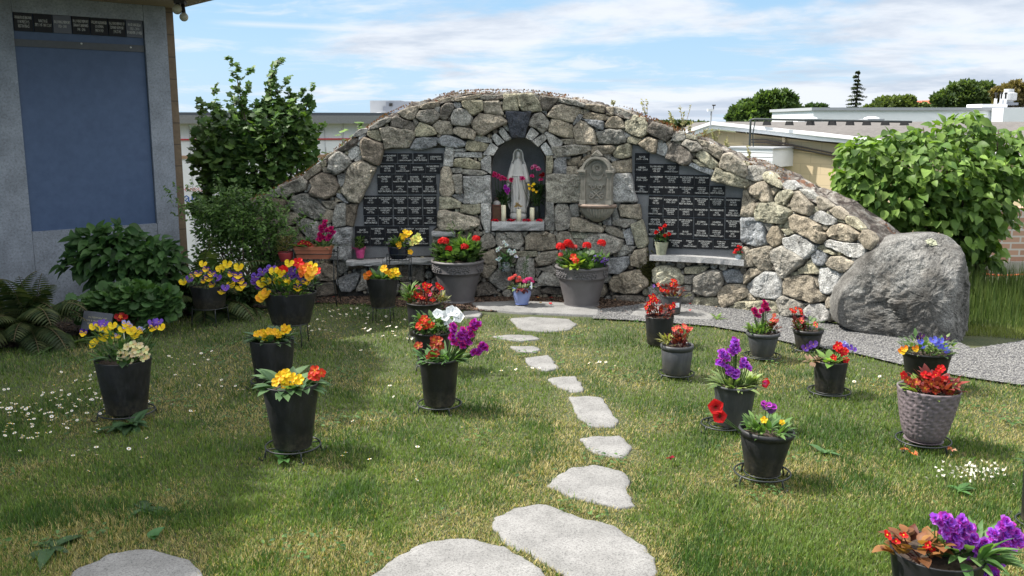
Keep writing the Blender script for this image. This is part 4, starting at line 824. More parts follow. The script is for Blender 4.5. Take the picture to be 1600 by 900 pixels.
def maple():
    Y = 9.75; cx_ = at(400, 250, Y).x; t = empty('maple_sapling', (cx_, Y, 0), 0, 'young maple with small lobed dark green leaves behind the left end of the wall', 'tree')
    def L_(px, py, rx, rz, ry=.35, s=1):
        p = at(px, py, Y); k = pix(0, Y); return (p.x-cx_, 0, p.z, rx*k, ry, rz*k)
    bl = [L_(390, 255, 82, 62, .45), L_(350, 215, 45, 45), L_(430, 200, 48, 45), L_(385, 310, 70, 50, .45), L_(372, 165, 13, 26, .12), L_(369, 130, 5, 20, .05), L_(340, 172, 10, 12, .1), L_(400, 180, 10, 16, .1), L_(426, 155, 12, 34, .12), L_(427, 115, 5, 20, .05), L_(466, 190, 22, 28, .2), L_(482, 163, 8, 14, .08), L_(452, 168, 7, 12, .08), L_(310, 205, 10, 10, .1), L_(325, 250, 26, 40, .25), L_(477, 235, 22, 30, .2), L_(400, 350, 80, 30, .4), L_(320, 320, 22, 22, .2)]
    n = 4300; p, d = crown_pts(n, bl, .9); dd_ = d*np.array([1, 1, .3])+rng.normal(0, .6, (n, 3))+np.array([0, -.15, -.25])
    up = np.tile(np.array([0, -.55, .9]), (n, 1))+rng.normal(0, .45, (n, 3))
    leafcloud('foliage', LO, p, dd_, up, rng.uniform(.045, .085, n), mixcol(n, (.032, .078, .022), (.11, .19, .045), 1.3), t)
    tips = [(b[0], b[1], b[2]+b[5]*.9) for b in bl]
    shoots(t, bl, 46, LO, (.035, .07), (.04, .09, .025), (.13, .22, .05), .10, .26, 14)
    trunk_mesh(t, 'trunk', branchy((0, 0, -.3), tips, .020, .12), BARK)
    for (px, py, hp) in ((560, 190, 50), (535, 200, 36), (510, 230, 30)):
        b = at(px, py+hp, 9.9); s = empty('maple_seedling', (b.x, b.y, -0.6), 0, {560: 'thin bright maple seedling showing above the left slope of the wall, rightmost', 535: 'thin bright maple seedling between the maple sapling and a taller one', 510: 'short maple seedling close to the dark maple sapling'}[px], 'plant')
        h = at(px, py, 9.9).z+.6; trunk_mesh(s, 'stem', [([(0, 0, 0), (.02, 0, h*.5), (0, 0, h)], [.008, .006, .002])], BARK, 5)
        m_ = 34; f = rng.uniform(.62, 1.0, m_)*h; a = rng.uniform(0, 6.28, m_); d = np.stack([np.cos(a), np.sin(a)*.7, np.full(m_, -.1)], 1)
        leafcloud('foliage', LO, np.stack([np.cos(a)*.03, np.sin(a)*.03, f], 1), d, np.tile([0, -.4, .9], (m_, 1))+rng.normal(0, .3, (m_, 3)), rng.uniform(.04, .075, m_), mixcol(m_, (.09, .17, .035), (.15, .24, .05)), s)
maple()
def bush(name, label, cat, Y, blobs, n, tm, size, c0, c1, droop=-.2, shell=.6, group=None, stems=True, zmin=None):
    cx_ = at(blobs[0][0], blobs[0][1], Y).x; t = empty(name, (cx_, Y, 0), 0, label, cat, group); bl = []
    for b in blobs:
        p = at(b[0], b[1], Y); k = pix(0, Y); bl.append((p.x-cx_, b[4] if len(b) > 4 else 0, p.z, b[2]*k, min(b[2], b[3])*k*.8, b[3]*k))
    p, d = crown_pts(n, bl, shell); p[:, 2] = np.maximum(p[:, 2], .02+rng.uniform(0, .05, n)) if zmin is None else p[:, 2]
    dd_ = d*np.array([1, 1, .4])+rng.normal(0, .45, (n, 3))+np.array([0, -.15, droop]); up = np.tile(np.array([0, -.6, .9]), (n, 1))+rng.normal(0, .35, (n, 3))
    leafcloud('foliage', tm, p, dd_, up, rng.uniform(size[0], size[1], n), mixcol(n, c0, c1, 1.2), t)
    if stems: trunk_mesh(t, 'stems', branchy((0, 0, 0), [(b[0], b[1], b[2]) for b in bl], .012, .15), BARK, 5)
    return t
rb_ = bush('rose_bush', 'feathery green rose bush against the left end of the stone wall', 'shrub', 8.15, [(375, 350, 50, 34), (330, 355, 30, 34), (410, 385, 34, 36), (345, 400, 45, 30), (432, 350, 16, 20), (310, 325, 10, 20), (355, 312, 14, 16), (395, 318, 12, 18), (420, 325, 10, 14), (340, 325, 10, 20), (450, 372, 14, 14), (380, 305, 7, 10)], 5200, OV, (.022, .045), (.035, .080, .022), (.115, .20, .048), .25, .85)
shoots(rb_, [(0, 0, .75, .28, .2, .2), (-.3, 0, .72, .2, .2, .25), (.3, 0, .6, .25, .2, .25), (.1, 0, .5, .3, .2, .2)], 90, OV, (.02, .042), (.04, .09, .025), (.13, .22, .055), .12, .34, 20, .5)
bush('hydrangea', 'dark bushy hydrangea with broad pointed leaves below the blue shutter', 'shrub', 7.45, [(190, 400, 72, 36), (150, 385, 42, 22), (245, 410, 40, 38), (185, 365, 32, 18), (120, 410, 24, 20), (200, 440, 62, 26)], 980, tmpl_ovate(.60, .16, .34), (.07, .125), (.025, .065, .020), (.060, .125, .034), -.15, .5)
bush('lady_mantle', 'low clump of round scalloped leaves in front of the hydrangea', 'plant', 6.95, [(205, 468, 70, 26), (150, 480, 42, 20), (250, 475, 30, 26), (200, 492, 60, 14)], 900, RO, (.045, .09), (.040, .095, .030), (.085, .165, .050), .0, .6)
def fern(px, py, Y, nf, ln, label, c0=(.030, .062, .020), c1=(.10, .125, .045), lo=-.1, hi=3.24, el=(.5, 1.5), z=0):
    b = at(px, py, Y); t = empty('fern', (b.x, Y, z), 0, label, 'fern', 'ferns in the planting bed'); V = []; pos = []; D = []; U = []; S = []; stems = []
    for k in range(nf):
        a = random.uniform(lo, hi)-math.pi; e = random.uniform(*el); L_ = ln*random.uniform(.6, 1.1); p = Vector((random.uniform(-.05, .05), random.uniform(-.05, .05), 0)); dr = Vector((math.cos(a)*math.cos(e), math.sin(a)*math.cos(e)*.8, math.sin(e))); pl = [p.copy()]
        m_ = 26
        for i in range(m_):
            f = i/m_; dr = (dr+Vector((0, 0, -.055-.05*f))).normalized(); p = p+dr*(L_/m_); pl.append(p.copy()); side = dr.cross(Vector((0, 0, 1))).normalized(); nn = side.cross(dr)
            w_ = L_*.20*math.sin(math.pi*min(1, (f+.10)/1.08))**.7
            for sgn in (-1, 1):
                pos.append(p[:]); D.append((side*sgn+dr*.35-Vector((0, 0, .15)))[:]); U.append(nn[:]); S.append(max(.012, w_))
        stems.append((pl, [.003]*len(pl)))
    n = len(pos); leafcloud('fronds', NARROW, np.array(pos), np.array(D), np.array(U), np.array(S), mixcol(n, c0, c1, 1.3), t); trunk_mesh(t, 'stems', stems, m_plain('fern_stem', (.09, .07, .03), .8), 3)
fern(45, 505, 6.75, 30, .74, 'big arching fern at the left edge of the photograph', (.020, .040, .014), (.075, .090, .035))
fern(5, 470, 7.0, 22, .8, 'darker fern partly cut by the left edge, behind the big one')
fern(320, 440, 7.75, 30, .70, 'spreading fern between the hydrangea and the stone wall')
fern(385, 440, 7.9, 18, .50, 'small fern at the foot of the rose bush')
fern(140, 505, 6.75, 7, .42, 'small yellowish fern frond beside the engraved slate', (.15, .17, .05), (.26, .27, .09), 2.6, 3.6, (.2, .7))
bush('ground_ivy', 'dark leafy mound below the rose bush behind the pansy pot', 'plant', 7.6, [(300, 465, 40, 14), (370, 450, 45, 20), (265, 455, 22, 26)], 700, OV, (.04, .08), (.014, .034, .012), (.045, .085, .026), .1, .8, stems=False)
# flax leaves drooping over the bed edge and leafy weeds
def strap(px, py, nl, ln, wdt, label, col, name='weed', cat='weed', el=(.15, .8), tm=None, z=.0):
    b = gr(px, py); t = empty(name, (b.x, b.y, z), 0, label, cat); a = rng.uniform(0, 6.28, nl); e = rng.uniform(el[0], el[1], nl)
    d = np.stack([np.cos(a)*np.cos(e), np.sin(a)*np.cos(e), np.sin(e)], 1); up = np.tile([0, 0, 1.0], (nl, 1))-d*.3; tmm = tm or tmpl_ovate(wdt, .15, .35)
    leafcloud('leaves', tmm, np.tile([[0, 0, .012]], (nl, 1))+rng.normal(0, .01, (nl, 3))*np.array([1, 1, 0]), d, up, rng.uniform(.6, 1.1, nl)*ln, mixcol(nl, tuple(c*.75 for c in col), tuple(c*1.25 for c in col)), t); return t
strap(112, 540, 12, .30, .16, 'limp long-leaved plant sprawling at the edge of the bed', (.10, .16, .06), 'long_leaved_plant', 'plant', (.05, .5))
strap(208, 668, 16, .15, .36, 'dock leaves crowding the foot of the pansy and primula pot', (.05, .10, .045), el=(.1, .7))
strap(185, 672, 9, .12, .32, 'lower rosette of dock leaves left of the pansy and primula pot', (.05, .10, .04), el=(.05, .5))
strap(80, 862, 9, .16, .34, 'dark broad-leaved weed at the lower left corner of the lawn', (.035, .075, .028), el=(.02, .3))
strap(225, 800, 10, .12, .34, 'dark dock rosette above the shaded stepping stone', (.035, .075, .028), el=(.02, .3))
strap(238, 845, 4, .07, .7, 'single round weed leaf at the tip of the shaded stepping stone', (.06, .15, .05), el=(.3, .9))
strap(445, 722, 5, .10, .45, 'broad leaves under the front stand of the yellow primroses', (.06, .14, .04), el=(.4, 1.0))
strap(1120, 502, 7, .10, .22, 'small bright weed on the gravel by the flat slab', (.13, .21, .05), el=(.4, 1.2))
strap(1322, 512, 6, .10, .2, 'bright weed at the foot of the boulder', (.16, .22, .05), el=(.5, 1.3))
strap(1290, 712, 8, .09, .35, 'weed rosette in the lawn between the two front right pots', (.08, .17, .06), el=(.05, .5))
strap(1500, 772, 8, .10, .35, 'leafy weed among pale daisies near the right edge', (.06, .14, .04), el=(.05, .5))
strap(1032, 492, 6, .06, .35, 'tiny weed against the grey labelled pot', (.08, .13, .04), el=(.4, 1.2))
n = 5200; q = sample(LAWN, 40000); fz_ = samp(F2, q)+.6*samp(F1, q*1.0); q = q[(fz_ > .42)][:n]; n = len(q); ok = np.ones(n, bool)
for P in STONES_W: ok &= ~inpoly(q, P)
q = q[ok]; n = len(q); a = rng.uniform(0, 6.28, n); d = np.stack([np.cos(a), np.sin(a), rng.uniform(-.1, .5, n)], 1); M = frames(d, np.tile([0, 0, 1.0], (n, 1))+rng.normal(0, .35, (n, 3)))*rng.uniform(.012, .030, n)[:, None, None]
V, Fa, Cc = inst(OV[0], OV[1], np.concatenate([q, rng.uniform(.012, .035, (n, 1))], 1), M, mixcol(n, (.04, .095, .03), (.10, .18, .05)))
props(np_mesh('clover', V, Fa, Cc, LEAF), 'low broad-leaved clover growing through the lawn', 'clover', kind='stuff')
# tall grass behind the boulder, right edge
n = 9000; P = [(3.35, 7.25), (4.6, 6.9), (5.2, 8.4), (3.5, 8.7)]; q = sample(P, n); a = rng.uniform(0, 6.28, n); tl = rng.uniform(.1, .7, n)
d = np.stack([np.cos(a)*tl, np.sin(a)*tl, np.ones(n)], 1); M = frames(d, np.stack([-np.cos(a), -np.sin(a), np.full(n, .4)], 1)); h = rng.uniform(.14, .40, n)*np.clip((q[:, 1]-7.05)/.9, .25, 1); M[:, :, 0] *= rng.uniform(.004, .008, n)[:, None]; M[:, :, 1] *= h[:, None]; M[:, :, 2] *= (h*1.4)[:, None]
V, Fa, Cc = inst(BLADE, BLF, np.concatenate([q, np.zeros((n, 1))], 1), M, mixcol(n, (.04, .08, .02), (.11, .145, .045)))
props(np_mesh('tall_grass', V, Fa, Cc, LEAF), 'uncut tall grass under the lilac at the right edge', 'grass', kind='stuff')
n = 5000; P = [(3.3, 6.95), (4.8, 6.5), (4.9, 6.9), (3.35, 7.3)]; q = sample(P, n); a = rng.uniform(0, 6.28, n); tl = rng.uniform(.2, 1.0, n)
d = np.stack([np.cos(a)*tl, np.sin(a)*tl, np.ones(n)], 1); M = frames(d, np.stack([-np.cos(a), -np.sin(a), np.full(n, .4)], 1)); h = rng.uniform(.02, .06, n); M[:, :, 0] *= .004; M[:, :, 1] *= h[:, None]; M[:, :, 2] *= h[:, None]
V, Fa, Cc = inst(BLADE, BLF, np.concatenate([q, np.zeros((n, 1))], 1), M, mixcol(n, (.10, .14, .035), (.22, .24, .08)))
props(np_mesh('verge_grass', V, Fa, Cc, LEAF), 'short yellow-green grass along the gravel behind the boulder', 'grass', kind='stuff')
# weeds on the wall top
wt = [(1010, 190, 32), (1066, 206, 45), (1052, 203, 34), (1078, 210, 22), (1100, 220, 24), (1118, 226, 28), (1135, 236, 25), (1172, 250, 30), (958, 167, 14)]
wl = ['spiky dry weed on the wall top, left of the hills', 'tallest pale weed on the wall top', 'dry weed just left of the tallest one on the wall top', 'short weed just right of the tallest one on the wall top', 'leaning weed on the wall top below the roof peak', 'bushy weed on the wall top beneath the white gable', 'branching weed leaning right on the wall top', 'weed on the wall top in front of the drainpipe', 'tiny dead sprig on the wall top right of the keystone']
for (px, py, h), lb in zip(wt, wl):
    b = onwall(px, py, -.22); b.z = topz(min(b.x, TX[-1]))+.03; t = empty('wall_weed', b[:], 0, lb, 'weed', 'weeds growing on top of the wall'); H = h*pix(0, 8.4); st_ = []; pos = []; D = []
    for k in range(3 if h > 25 else 2):
        l = Vector((random.uniform(-.35, .35), random.uniform(-.2, .2), 1)).normalized()*H*random.uniform(.6, 1); st_.append(([Vector(), l*.5+Vector((.005, 0, 0)), l], [.0028, .0022, .001]))
        for i in range(12): f = random.uniform(.25, 1.0); pos.append((l*f)[:]); D.append((random.uniform(-1, 1), random.uniform(-1, 1), random.uniform(-.2, 1)))
    m_ = len(pos); trunk_mesh(t, 'stem', st_, m_plain('dry_stem', (.22, .17, .10), .9), 4); leafcloud('leaves', OV, np.array(pos), np.array(D), np.tile([0, -1.0, .5], (m_, 1)), rng.uniform(.014, .030, m_), mixcol(m_, (.17, .17, .06), (.36, .34, .18)), t)
# ------------------------------------------------------------------ daisies in the lawn
def b_daisy(k):
    mb = MB(); r = random.Random(k); rr = .0085
    for i in range(9):
        a = i*.698+r.uniform(-.1, .1); c = math.cos(a); s = math.sin(a); p = Vector((-s, c, 0))*.0032
        b = Vector((c, s, 0)); mb.add([b*.002, b*rr*.8+p+Vector((0, 0, .001)), b*rr*1.05+Vector((0, 0, .0015)), b*rr*.8-p+Vector((0, 0, .001))], [(0, 1, 2, 3)], (.80, .79, .76))
    mb.ball((0, 0, .0012), .0032, 6, 4, (.62, .42, .03)); return mb
def daisy_proto(k):
    mb = b_daisy(k); o = mb.build('daisy', PETAL); bpy.data.objects.remove(o, do_unlink=False); return mb
DM = []
for k in range(3):
    o = b_daisy(k).build('daisy', PETAL); DM.append(o.data); bpy.data.objects.remove(o)
CL = [((70, 655, 85, 38), 95, 'white daisy in the dense patch at the left edge of the lawn'), ((150, 630, 60, 35), 40, 'white daisy between the dense left patch and the first pot'), ((25, 690, 30, 22), 12, 'white daisy at the left edge below the dense patch'),
 ((540, 495, 35, 12), 28, 'white daisy in the strip behind the black pots, near the wall'), ((600, 525, 50, 22), 30, 'white daisy in the grass under the yellow-flowered pot on legs'), ((490, 520, 50, 25), 20, 'white daisy around the legs of the big mixed planter'),
 ((290, 575, 40, 16), 14, 'white daisy right of the pansy and primula pot'), ((340, 620, 90, 60), 16, 'white daisy scattered between the two left pots'), ((820, 588, 35, 8), 10, 'white daisy beside the third stepping stone'), ((600, 680, 150, 80), 10, 'lone white daisy in the middle of the lawn'),
 ((160, 735, 80, 35), 9, 'white daisy in the shaded lower left lawn'), ((940, 580, 30, 6), 8, 'pale fallen petal-like daisy right of the path'), ((1345, 600, 50, 12), 7, 'white daisy behind the leaf-patterned pot')]
for (cx_, cy_, sx_, sy_), m_, lb in CL:
    for i in range(m_):
        for _ in range(30):
            p = gr(random.gauss(cx_, sx_*.55), random.gauss(cy_, sy_*.55))
            if inpoly(np.array([p[:2]]), LAWN)[0] and not any(inpoly(np.array([p[:2]]), P)[0] for P in STONES_W): break
        o = bpy.data.objects.new('daisy', random.choice(DM)); C.objects.link(o); o.location = (p.x, p.y, random.uniform(.038, .058)); o.rotation_euler = (random.uniform(-.5, .7), random.uniform(-.4, .4), random.uniform(0, 6)); s = random.uniform(.85, 1.35); o.scale = (s, s, s)
        props(o, lb, 'daisy', 'daisies in the lawn: '+lb.replace('white daisy ', '').replace('lone ', ''))
# small pale flowers at the right, fallen petals
mb = MB(); 
for i in range(90):
    p = gr(random.gauss(1525, 32), random.gauss(750, 7)); a = random.uniform(0, 6.28); s = random.uniform(.004, .008); mb.add([(p.x+math.cos(a+k*1.57)*s, p.y+math.sin(a+k*1.57)*s, .035+random.uniform(0, .02)) for k in range(4)], [(0, 1, 2, 3)], (.72, .70, .60))
props(mb.build('fallen_petals', PETAL), 'cream petals strewn on the grass near the right edge', 'petals', kind='stuff')
mb = MB()
for i in range(60):
    c0 = random.choice([(560, 404, 30, 2), (650, 468, 25, 5), (1000, 466, 40, 6), (780, 468, 30, 8), (1080, 480, 40, 8), (560, 470, 40, 6), (850, 470, 20, 5)]); p = gr(random.gauss(c0[0], c0[2]), max(462, random.gauss(c0[1], c0[3])))
    if p.y > 8.35: continue
    a = random.uniform(0, 6.28); s = random.uniform(.010, .020); mb.add([(p.x+math.cos(a+k*1.57)*s, p.y+math.sin(a+k*1.57)*s, .03+random.uniform(0, .012)) for k in range(4)], [(0, 1, 2, 3)], random.choice([(.45, .01, .02), (.50, .02, .03), (.5, .3, .06), (.42, .30, .2)]))
props(mb.build('scattered_petals', PETAL), 'red and yellow petals scattered on the mulch at the foot of the wall', 'petals', kind='stuff')
for px, py, cc, lb in [(1412, 716, (.50, .13, .04), 'withered orange flower on the lawn below the leaf-patterned pot'), (1425, 724, (.50, .16, .05), 'orange fallen flower, lowest of the pair below the leaf-patterned pot'), (1485, 716, (.48, .20, .10), 'peach fallen flower on the lawn right of the leaf-patterned pot'), (1047, 730, (.28, .01, .03), 'dark red fallen petal on the lawn right of the small squarish stepping stone')]:
    mb = MB(); p = gr(px, py)
    for i in range(7): a = random.uniform(0, 6.28); r_ = random.uniform(.006, .018); e = random.uniform(-.006, .012); v = Vector((math.cos(a), math.sin(a), 0)); s_ = Vector((-math.sin(a), math.cos(a), 0)); mb.add([v*.002, v*r_+s_*.008+Vector((0, 0, e+.008)), v*(r_+.012)+Vector((0, 0, e)), v*r_-s_*.008+Vector((0, 0, .004))], [(0, 1, 2, 3)], tuple(c*random.uniform(.7, 1.2) for c in cc))
    o = mb.build('fallen_flower', PETAL); o.location = (p.x, p.y, .045); props(o, lb, 'flower')
# ------------------------------------------------------------------ blooms
def petal(mb, a, r0, r1, wd, z0, z1, col, tip=None, cup=.0):
    c, s = math.cos(a), math.sin(a); R = Vector((c, s, 0)); S = Vector((-s, c, 0)); Z = Vector((0, 0, 1)); rm = (r0+r1)/2
    b = len(mb.v); vs = [R*r0+Z*z0, R*(r0+.35*(r1-r0))+S*wd*.42+Z*(z0+(z1-z0)*.35+cup*wd), R*(r0+.75*(r1-r0))+S*wd*.5+Z*(z0+(z1-z0)*.8+cup*wd), R*r1+S*wd*.22+Z*z1, R*r1-S*wd*.22+Z*z1, R*(r0+.75*(r1-r0))-S*wd*.5+Z*(z0+(z1-z0)*.8+cup*wd), R*(r0+.35*(r1-r0))-S*wd*.42+Z*(z0+(z1-z0)*.35+cup*wd), R*rm+Z*((z0+z1)/2-cup*wd*.3)]
    mb.add(vs, [(7, 0, 1), (7, 1, 2), (7, 2, 3), (7, 3, 4), (7, 4, 5), (7, 5, 6), (7, 6, 0)], col)
    if tip:
        mb.c[b] = tuple(x*.3+y*.7 for x, y in zip(tip, col)); mb.c[b+7] = tuple((x*.12+y*.88) for x, y in zip(tip, col))
COL = dict(yellow=(.80, .56, .012), gold=(.76, .42, .012), orange=(.72, .17, .015), red=(.58, .012, .012), dkred=(.26, .008, .010), purple=(.075, .022, .20), violet=(.16, .07, .42), ltblue=(.36, .42, .72), blue=(.12, .14, .62),
 white=(.78, .80, .82), cream=(.74, .68, .38), magenta=(.45, .012, .17), plum=(.42, .035, .42), stock=(.50, .13, .78), pink=(.66, .05, .22), ltpink=(.75, .25, .42), coral=(.72, .12, .10), dkpur=(.045, .01, .07), rose=(.55, .02, .11), pale=(.76, .70, .20))
def bloom_mesh(kind, c, c2, seed):
    mb = MB(); r = random.Random(seed*13+len(kind)); j = lambda x: tuple(max(0, min(1, q*r.uniform(.82, 1.15))) for q in x)
    if kind == 'pansy':
        for i, a in enumerate((.55, 2.6, -.15, 3.3, -1.57)):
            petal(mb, a, .03, 1.0 if i < 2 else .85, .95, .0, .18+.05*r.random(), j(c if i < 2 else (c2 or c)), (.05, .01, .03) if i >= 2 else None, .1)
        mb.ball((0, 0, .08), .10, 6, 4, (.8, .5, .02))
    elif kind == 'prim':
        for i in range(5): petal(mb, i*1.2566+r.uniform(-.1, .1), .05, 1.0, .86, .0, .12+r.uniform(-.05, .16), j(c), c2 or tuple(q*f for q, f in zip(c, (.95, .75, .6))), .14)
        mb.ball((0, 0, .03), .13, 6, 4, (.78, .5, .03))
    elif kind == 'head':          # ball of many florets
        for k in range(26):
            z = 1-1.25*(k+.5)/26; rr = math.sqrt(max(0, 1-z*z)); a = k*2.4; o = Vector((math.cos(a)*rr, math.sin(a)*rr, z*.75)); t_ = o.normalized().orthogonal(); s_ = o.normalized().cross(t_); o = o*.78; cc = j(c)
            for q in range(4):
                b = q*1.57+a; d = t_*math.cos(b)+s_*math.sin(b); e = t_*math.cos(b+1.57)+s_*math.sin(b+1.57); nn = o.normalized()
                mb.add([o, o+d*.22+e*.16+nn*.10, o+d*.38+nn*.12*r.uniform(.3, 1.6), o+d*.22-e*.16+nn*.10], [(0, 1, 2, 3)], cc)
    elif kind == 'ruffle':        # double rose / carnation / stock floret
        for k in range(16):
            f = k/16; e = 1.35*(1-f)**.8; a = k*2.4+r.uniform(-.2, .2); rr = .25+.75*f
            cc = j(c if not c2 or k % 3 else c2); R = Vector((math.cos(a), math.sin(a), 0)); S = Vector((-math.sin(a), math.cos(a), 0)); Z = Vector((0, 0, 1)); up = math.sin(e); ou = math.cos(e)
            p0 = R*.05; p1 = R*(rr*.55*ou+.08)+Z*(.45*up*1.1); p2 = R*(rr*ou+.10)+Z*(.65*up+.1*r.random()); w_ = .36+.2*f
            mb.add([p0, p1+S*w_*.8, p2+S*w_*.6+Z*r.uniform(-.06, .06), p2*1.04+Z*r.uniform(-.08, .05), p2-S*w_*.6+Z*r.uniform(-.06, .06), p1-S*w_*.8], [(0, 1, 2, 3), (0, 3, 4, 5)], cc)
    elif kind == 'trump':
        n = 15; vs = [(0, 0, -.6)]; 
        for (rr, z) in ((.18, -.3), (.30, .0), (.75, .22), (1.0, .26)):
            for k in range(n): a = 2*math.pi*k/n; w_ = 1+.10*math.cos(5*a)*(rr > .5); vs.append((math.cos(a)*rr*w_, math.sin(a)*rr*w_, z+r.uniform(-.05, .05)*(rr > .5)))
        fs = [(0, 1+k, 1+(k+1) % n) for k in range(n)]+[(1+i*n+k, 1+i*n+(k+1) % n, 1+(i+1)*n+(k+1) % n, 1+(i+1)*n+k) for i in range(3) for k in range(n)]; mb.add(vs, fs, c)
        if c2:
            for i in range(1+2*n): mb.c[-len(vs)+i] = c2
    elif kind == 'beg':
        for i in range(4): petal(mb, i*1.57+r.uniform(-.2, .2), .0, 1.0 if i % 2 else .7, .85, .0, .35*r.uniform(.3, 1.2), j(c), None, .2)
        mb.ball((0, 0, .12), .20, 6, 4, (.8, .55, .05))
    elif kind == 'spray':         # airy florets
        for k in range(9):
            o = Vector((r.uniform(-1, 1), r.uniform(-1, 1), r.uniform(-.6, .9))); a = r.uniform(0, 6)
            for q in range(4): d = Vector((math.cos(a+q*1.57), -.3, math.sin(a+q*1.57))); e = Vector((-math.sin(a+q*1.57), 0, math.cos(a+q*1.57))); mb.add([o, o+d*.20+e*.14, o+d*.36, o+d*.20-e*.14], [(0, 1, 2, 3)], j(c))
    return mb
BM = {}
def bloom(kind, col, pos, size, parent, face=None, col2=None, name='flower', spin=None):
    v = random.randrange(3); key = (kind, col, col2, v)
    if key not in BM:
        o = bloom_mesh(kind, COL[col], COL.get(col2), v+len(BM)).build(name, PETAL); BM[key] = o.data; bpy.data.objects.remove(o)
    o = bpy.data.objects.new(name, BM[key]); C.objects.link(o); o.parent = parent; o.location = pos
    f = Vector(face or (random.uniform(-.45, .45), -1.0, random.uniform(.35, .9))).normalized(); q = f.to_track_quat('Z', 'Y'); o.rotation_euler = (q.to_matrix() @ Matrix.Rotation(random.uniform(-.4, .4) if kind == 'pansy' else random.uniform(0, 6.28), 3, 'Z')).to_euler()
    if kind == 'head': o.rotation_euler = (random.uniform(-.3, .3), random.uniform(-.3, .3), random.uniform(0, 6))
    o.scale = (size, size, size); return o
# ------------------------------------------------------------------ pots, stands, potted plants
def prof_pot(rb, rt, h, style):
    if style == 'nursery':
        hb = h*.80; rm = rb+(rt-rb)*.80
        return [(rb*.96, 0), (rb, .006), (rm*.98, hb), (rt*.95, hb+.004), (rt*.965, h-.012), (rt*1.02, h-.010), (rt*1.03, h), (rt*.98, h+.002), (rt*.93, h-.006), (rb*.9, h*.1)]
    if style == 'plain':
        return [(rb*.95, 0), (rb, .006), (rb+(rt-rb)*.5, h*.5), (rt, h-.004), (rt*1.0, h), (rt*.965, h), (rt*.955, h-.01), (rb*.9, h*.1)]
    if style == 'rolled':
        return [(rb*.94, 0), (rb, .008), (rb+(rt-rb)*.82, h*.80), (rt*.93, h*.84), (rt*.94, h-.030), (rt*1.01, h-.026), (rt*1.05, h-.012), (rt*1.03, h), (rt*.97, h+.002), (rt*.92, h-.008), (rb*.9, h*.1)]
    if style == 'ushape':
        return [(rb*.55, 0), (rb*.8, .006)]+[(rb*.8+(rt-rb*.8)*(f**.55), .006+(h-.006)*f) for f in (.08, .16, .26, .38, .52, .68, .84, .96)]+[(rt, h), (rt*.96, h+.003), (rt*.93, h-.006), (rb*.8, h*.1)]
    if style == 'glaze':
        return [(rb*.80, 0), (rb*.86, .010), (rb*.94, .02), (rb*1.02, h*.3), (rt*.96, h*.6), (rt*.985, h-.012), (rt*1.01, h-.006), (rt*1.0, h), (rt*.95, h), (rt*.93, h-.01), (rb*.8, h*.1)]
    if style == 'urn':
        return [(rb*.98, 0), (rb*1.03, .012), (rb*1.03, .022), (rb*.985, .030), (rb*.985, .040), (rb+(rt-rb)*.62, h*.62), (rt*.895, h*.70), (rt*.96, h*.715), (rt*.975, h*.73), (rt*.96, h*.75), (rt*.985, h*.90), (rt*1.0, h*.92), (rt*1.045, h*.945), (rt*1.055, h*.965), (rt*1.03, h*.99), (rt*.98, h), (rt*.92, h*.985), (rt*.90, h*.95), (rb*.9, h*.1)]
def stand_mesh(r, h, rings=2, legs=4, rw=.0042, scroll=True, phase=.5, flare=0.01):
    mb = MB()
    for k in range(rings):
        rr = r*(1-.36*k); mb.tube([(math.cos(t)*rr, math.sin(t)*rr, h-(.002 if k else 0)) for t in np.linspace(0, 2*math.pi, 28, endpoint=False)], rw*(1 if k == 0 else .75), 6, True)
    for k in range(4): a = phase+k*math.pi/2*.5*2; mb.tube([(math.cos(a)*r, math.sin(a)*r, h-.003), (-math.cos(a)*r*.0, 0, h-.003)], rw*.7, 5)
    for k in range(legs):
        a = phase+k*2*math.pi/legs; c, s = math.cos(a), math.sin(a); rf = r+flare
        pts = [(c*r, s*r, h)]+[(c*(r+(flare*f)), s*(r+(flare*f)), h*(1-f)) for f in (.35, .7, .95)]
        if scroll: pts += [(c*(rf+.012), s*(rf+.012), .004), (c*(rf+.024), s*(rf+.024), .010), (c*(rf+.022), s*(rf+.022), .020)]
        mb.tube(pts, rw, 6)
    return mb
def place_stand(x, y, r, h, label, name='plant_stand', group='black wire plant stands', **k):
    o = stand_mesh(r, h, **k).build(name, WIRE, smooth=True); o.location = (x, y, 0.0); return props(o, label, 'plant stand', group)
def foliage(name, parent, h, r, n, ln, wd, c0, c1, el=(.25, 1.2), tm=None, r0=None, zj=0, low=.0, wrinkle=False, sx=1):
    a = rng.uniform(0, 2*np.pi, n); rr = (r0 if r0 is not None else r)*np.sqrt(rng.uniform(0, 1, n)); e = rng.uniform(el[0], el[1], n)
    p = np.stack([np.cos(a)*rr*sx, np.sin(a)*rr, h+rng.uniform(0, zj, n)+low], 1); a2 = a+rng.normal(0, .35, n)
    d = np.stack([np.cos(a2)*np.cos(e), np.sin(a2)*np.cos(e), np.sin(e)], 1); up = np.stack([-np.cos(a2)*np.sin(e), -np.sin(a2)*np.sin(e), np.cos(e)+.2], 1)
    return leafcloud(name, tm or tmpl_ovate(wd, .12, .30, False, 5), p, d, up, rng.uniform(.65, 1.1, n)*ln, mixcol(n, c0, c1), parent)
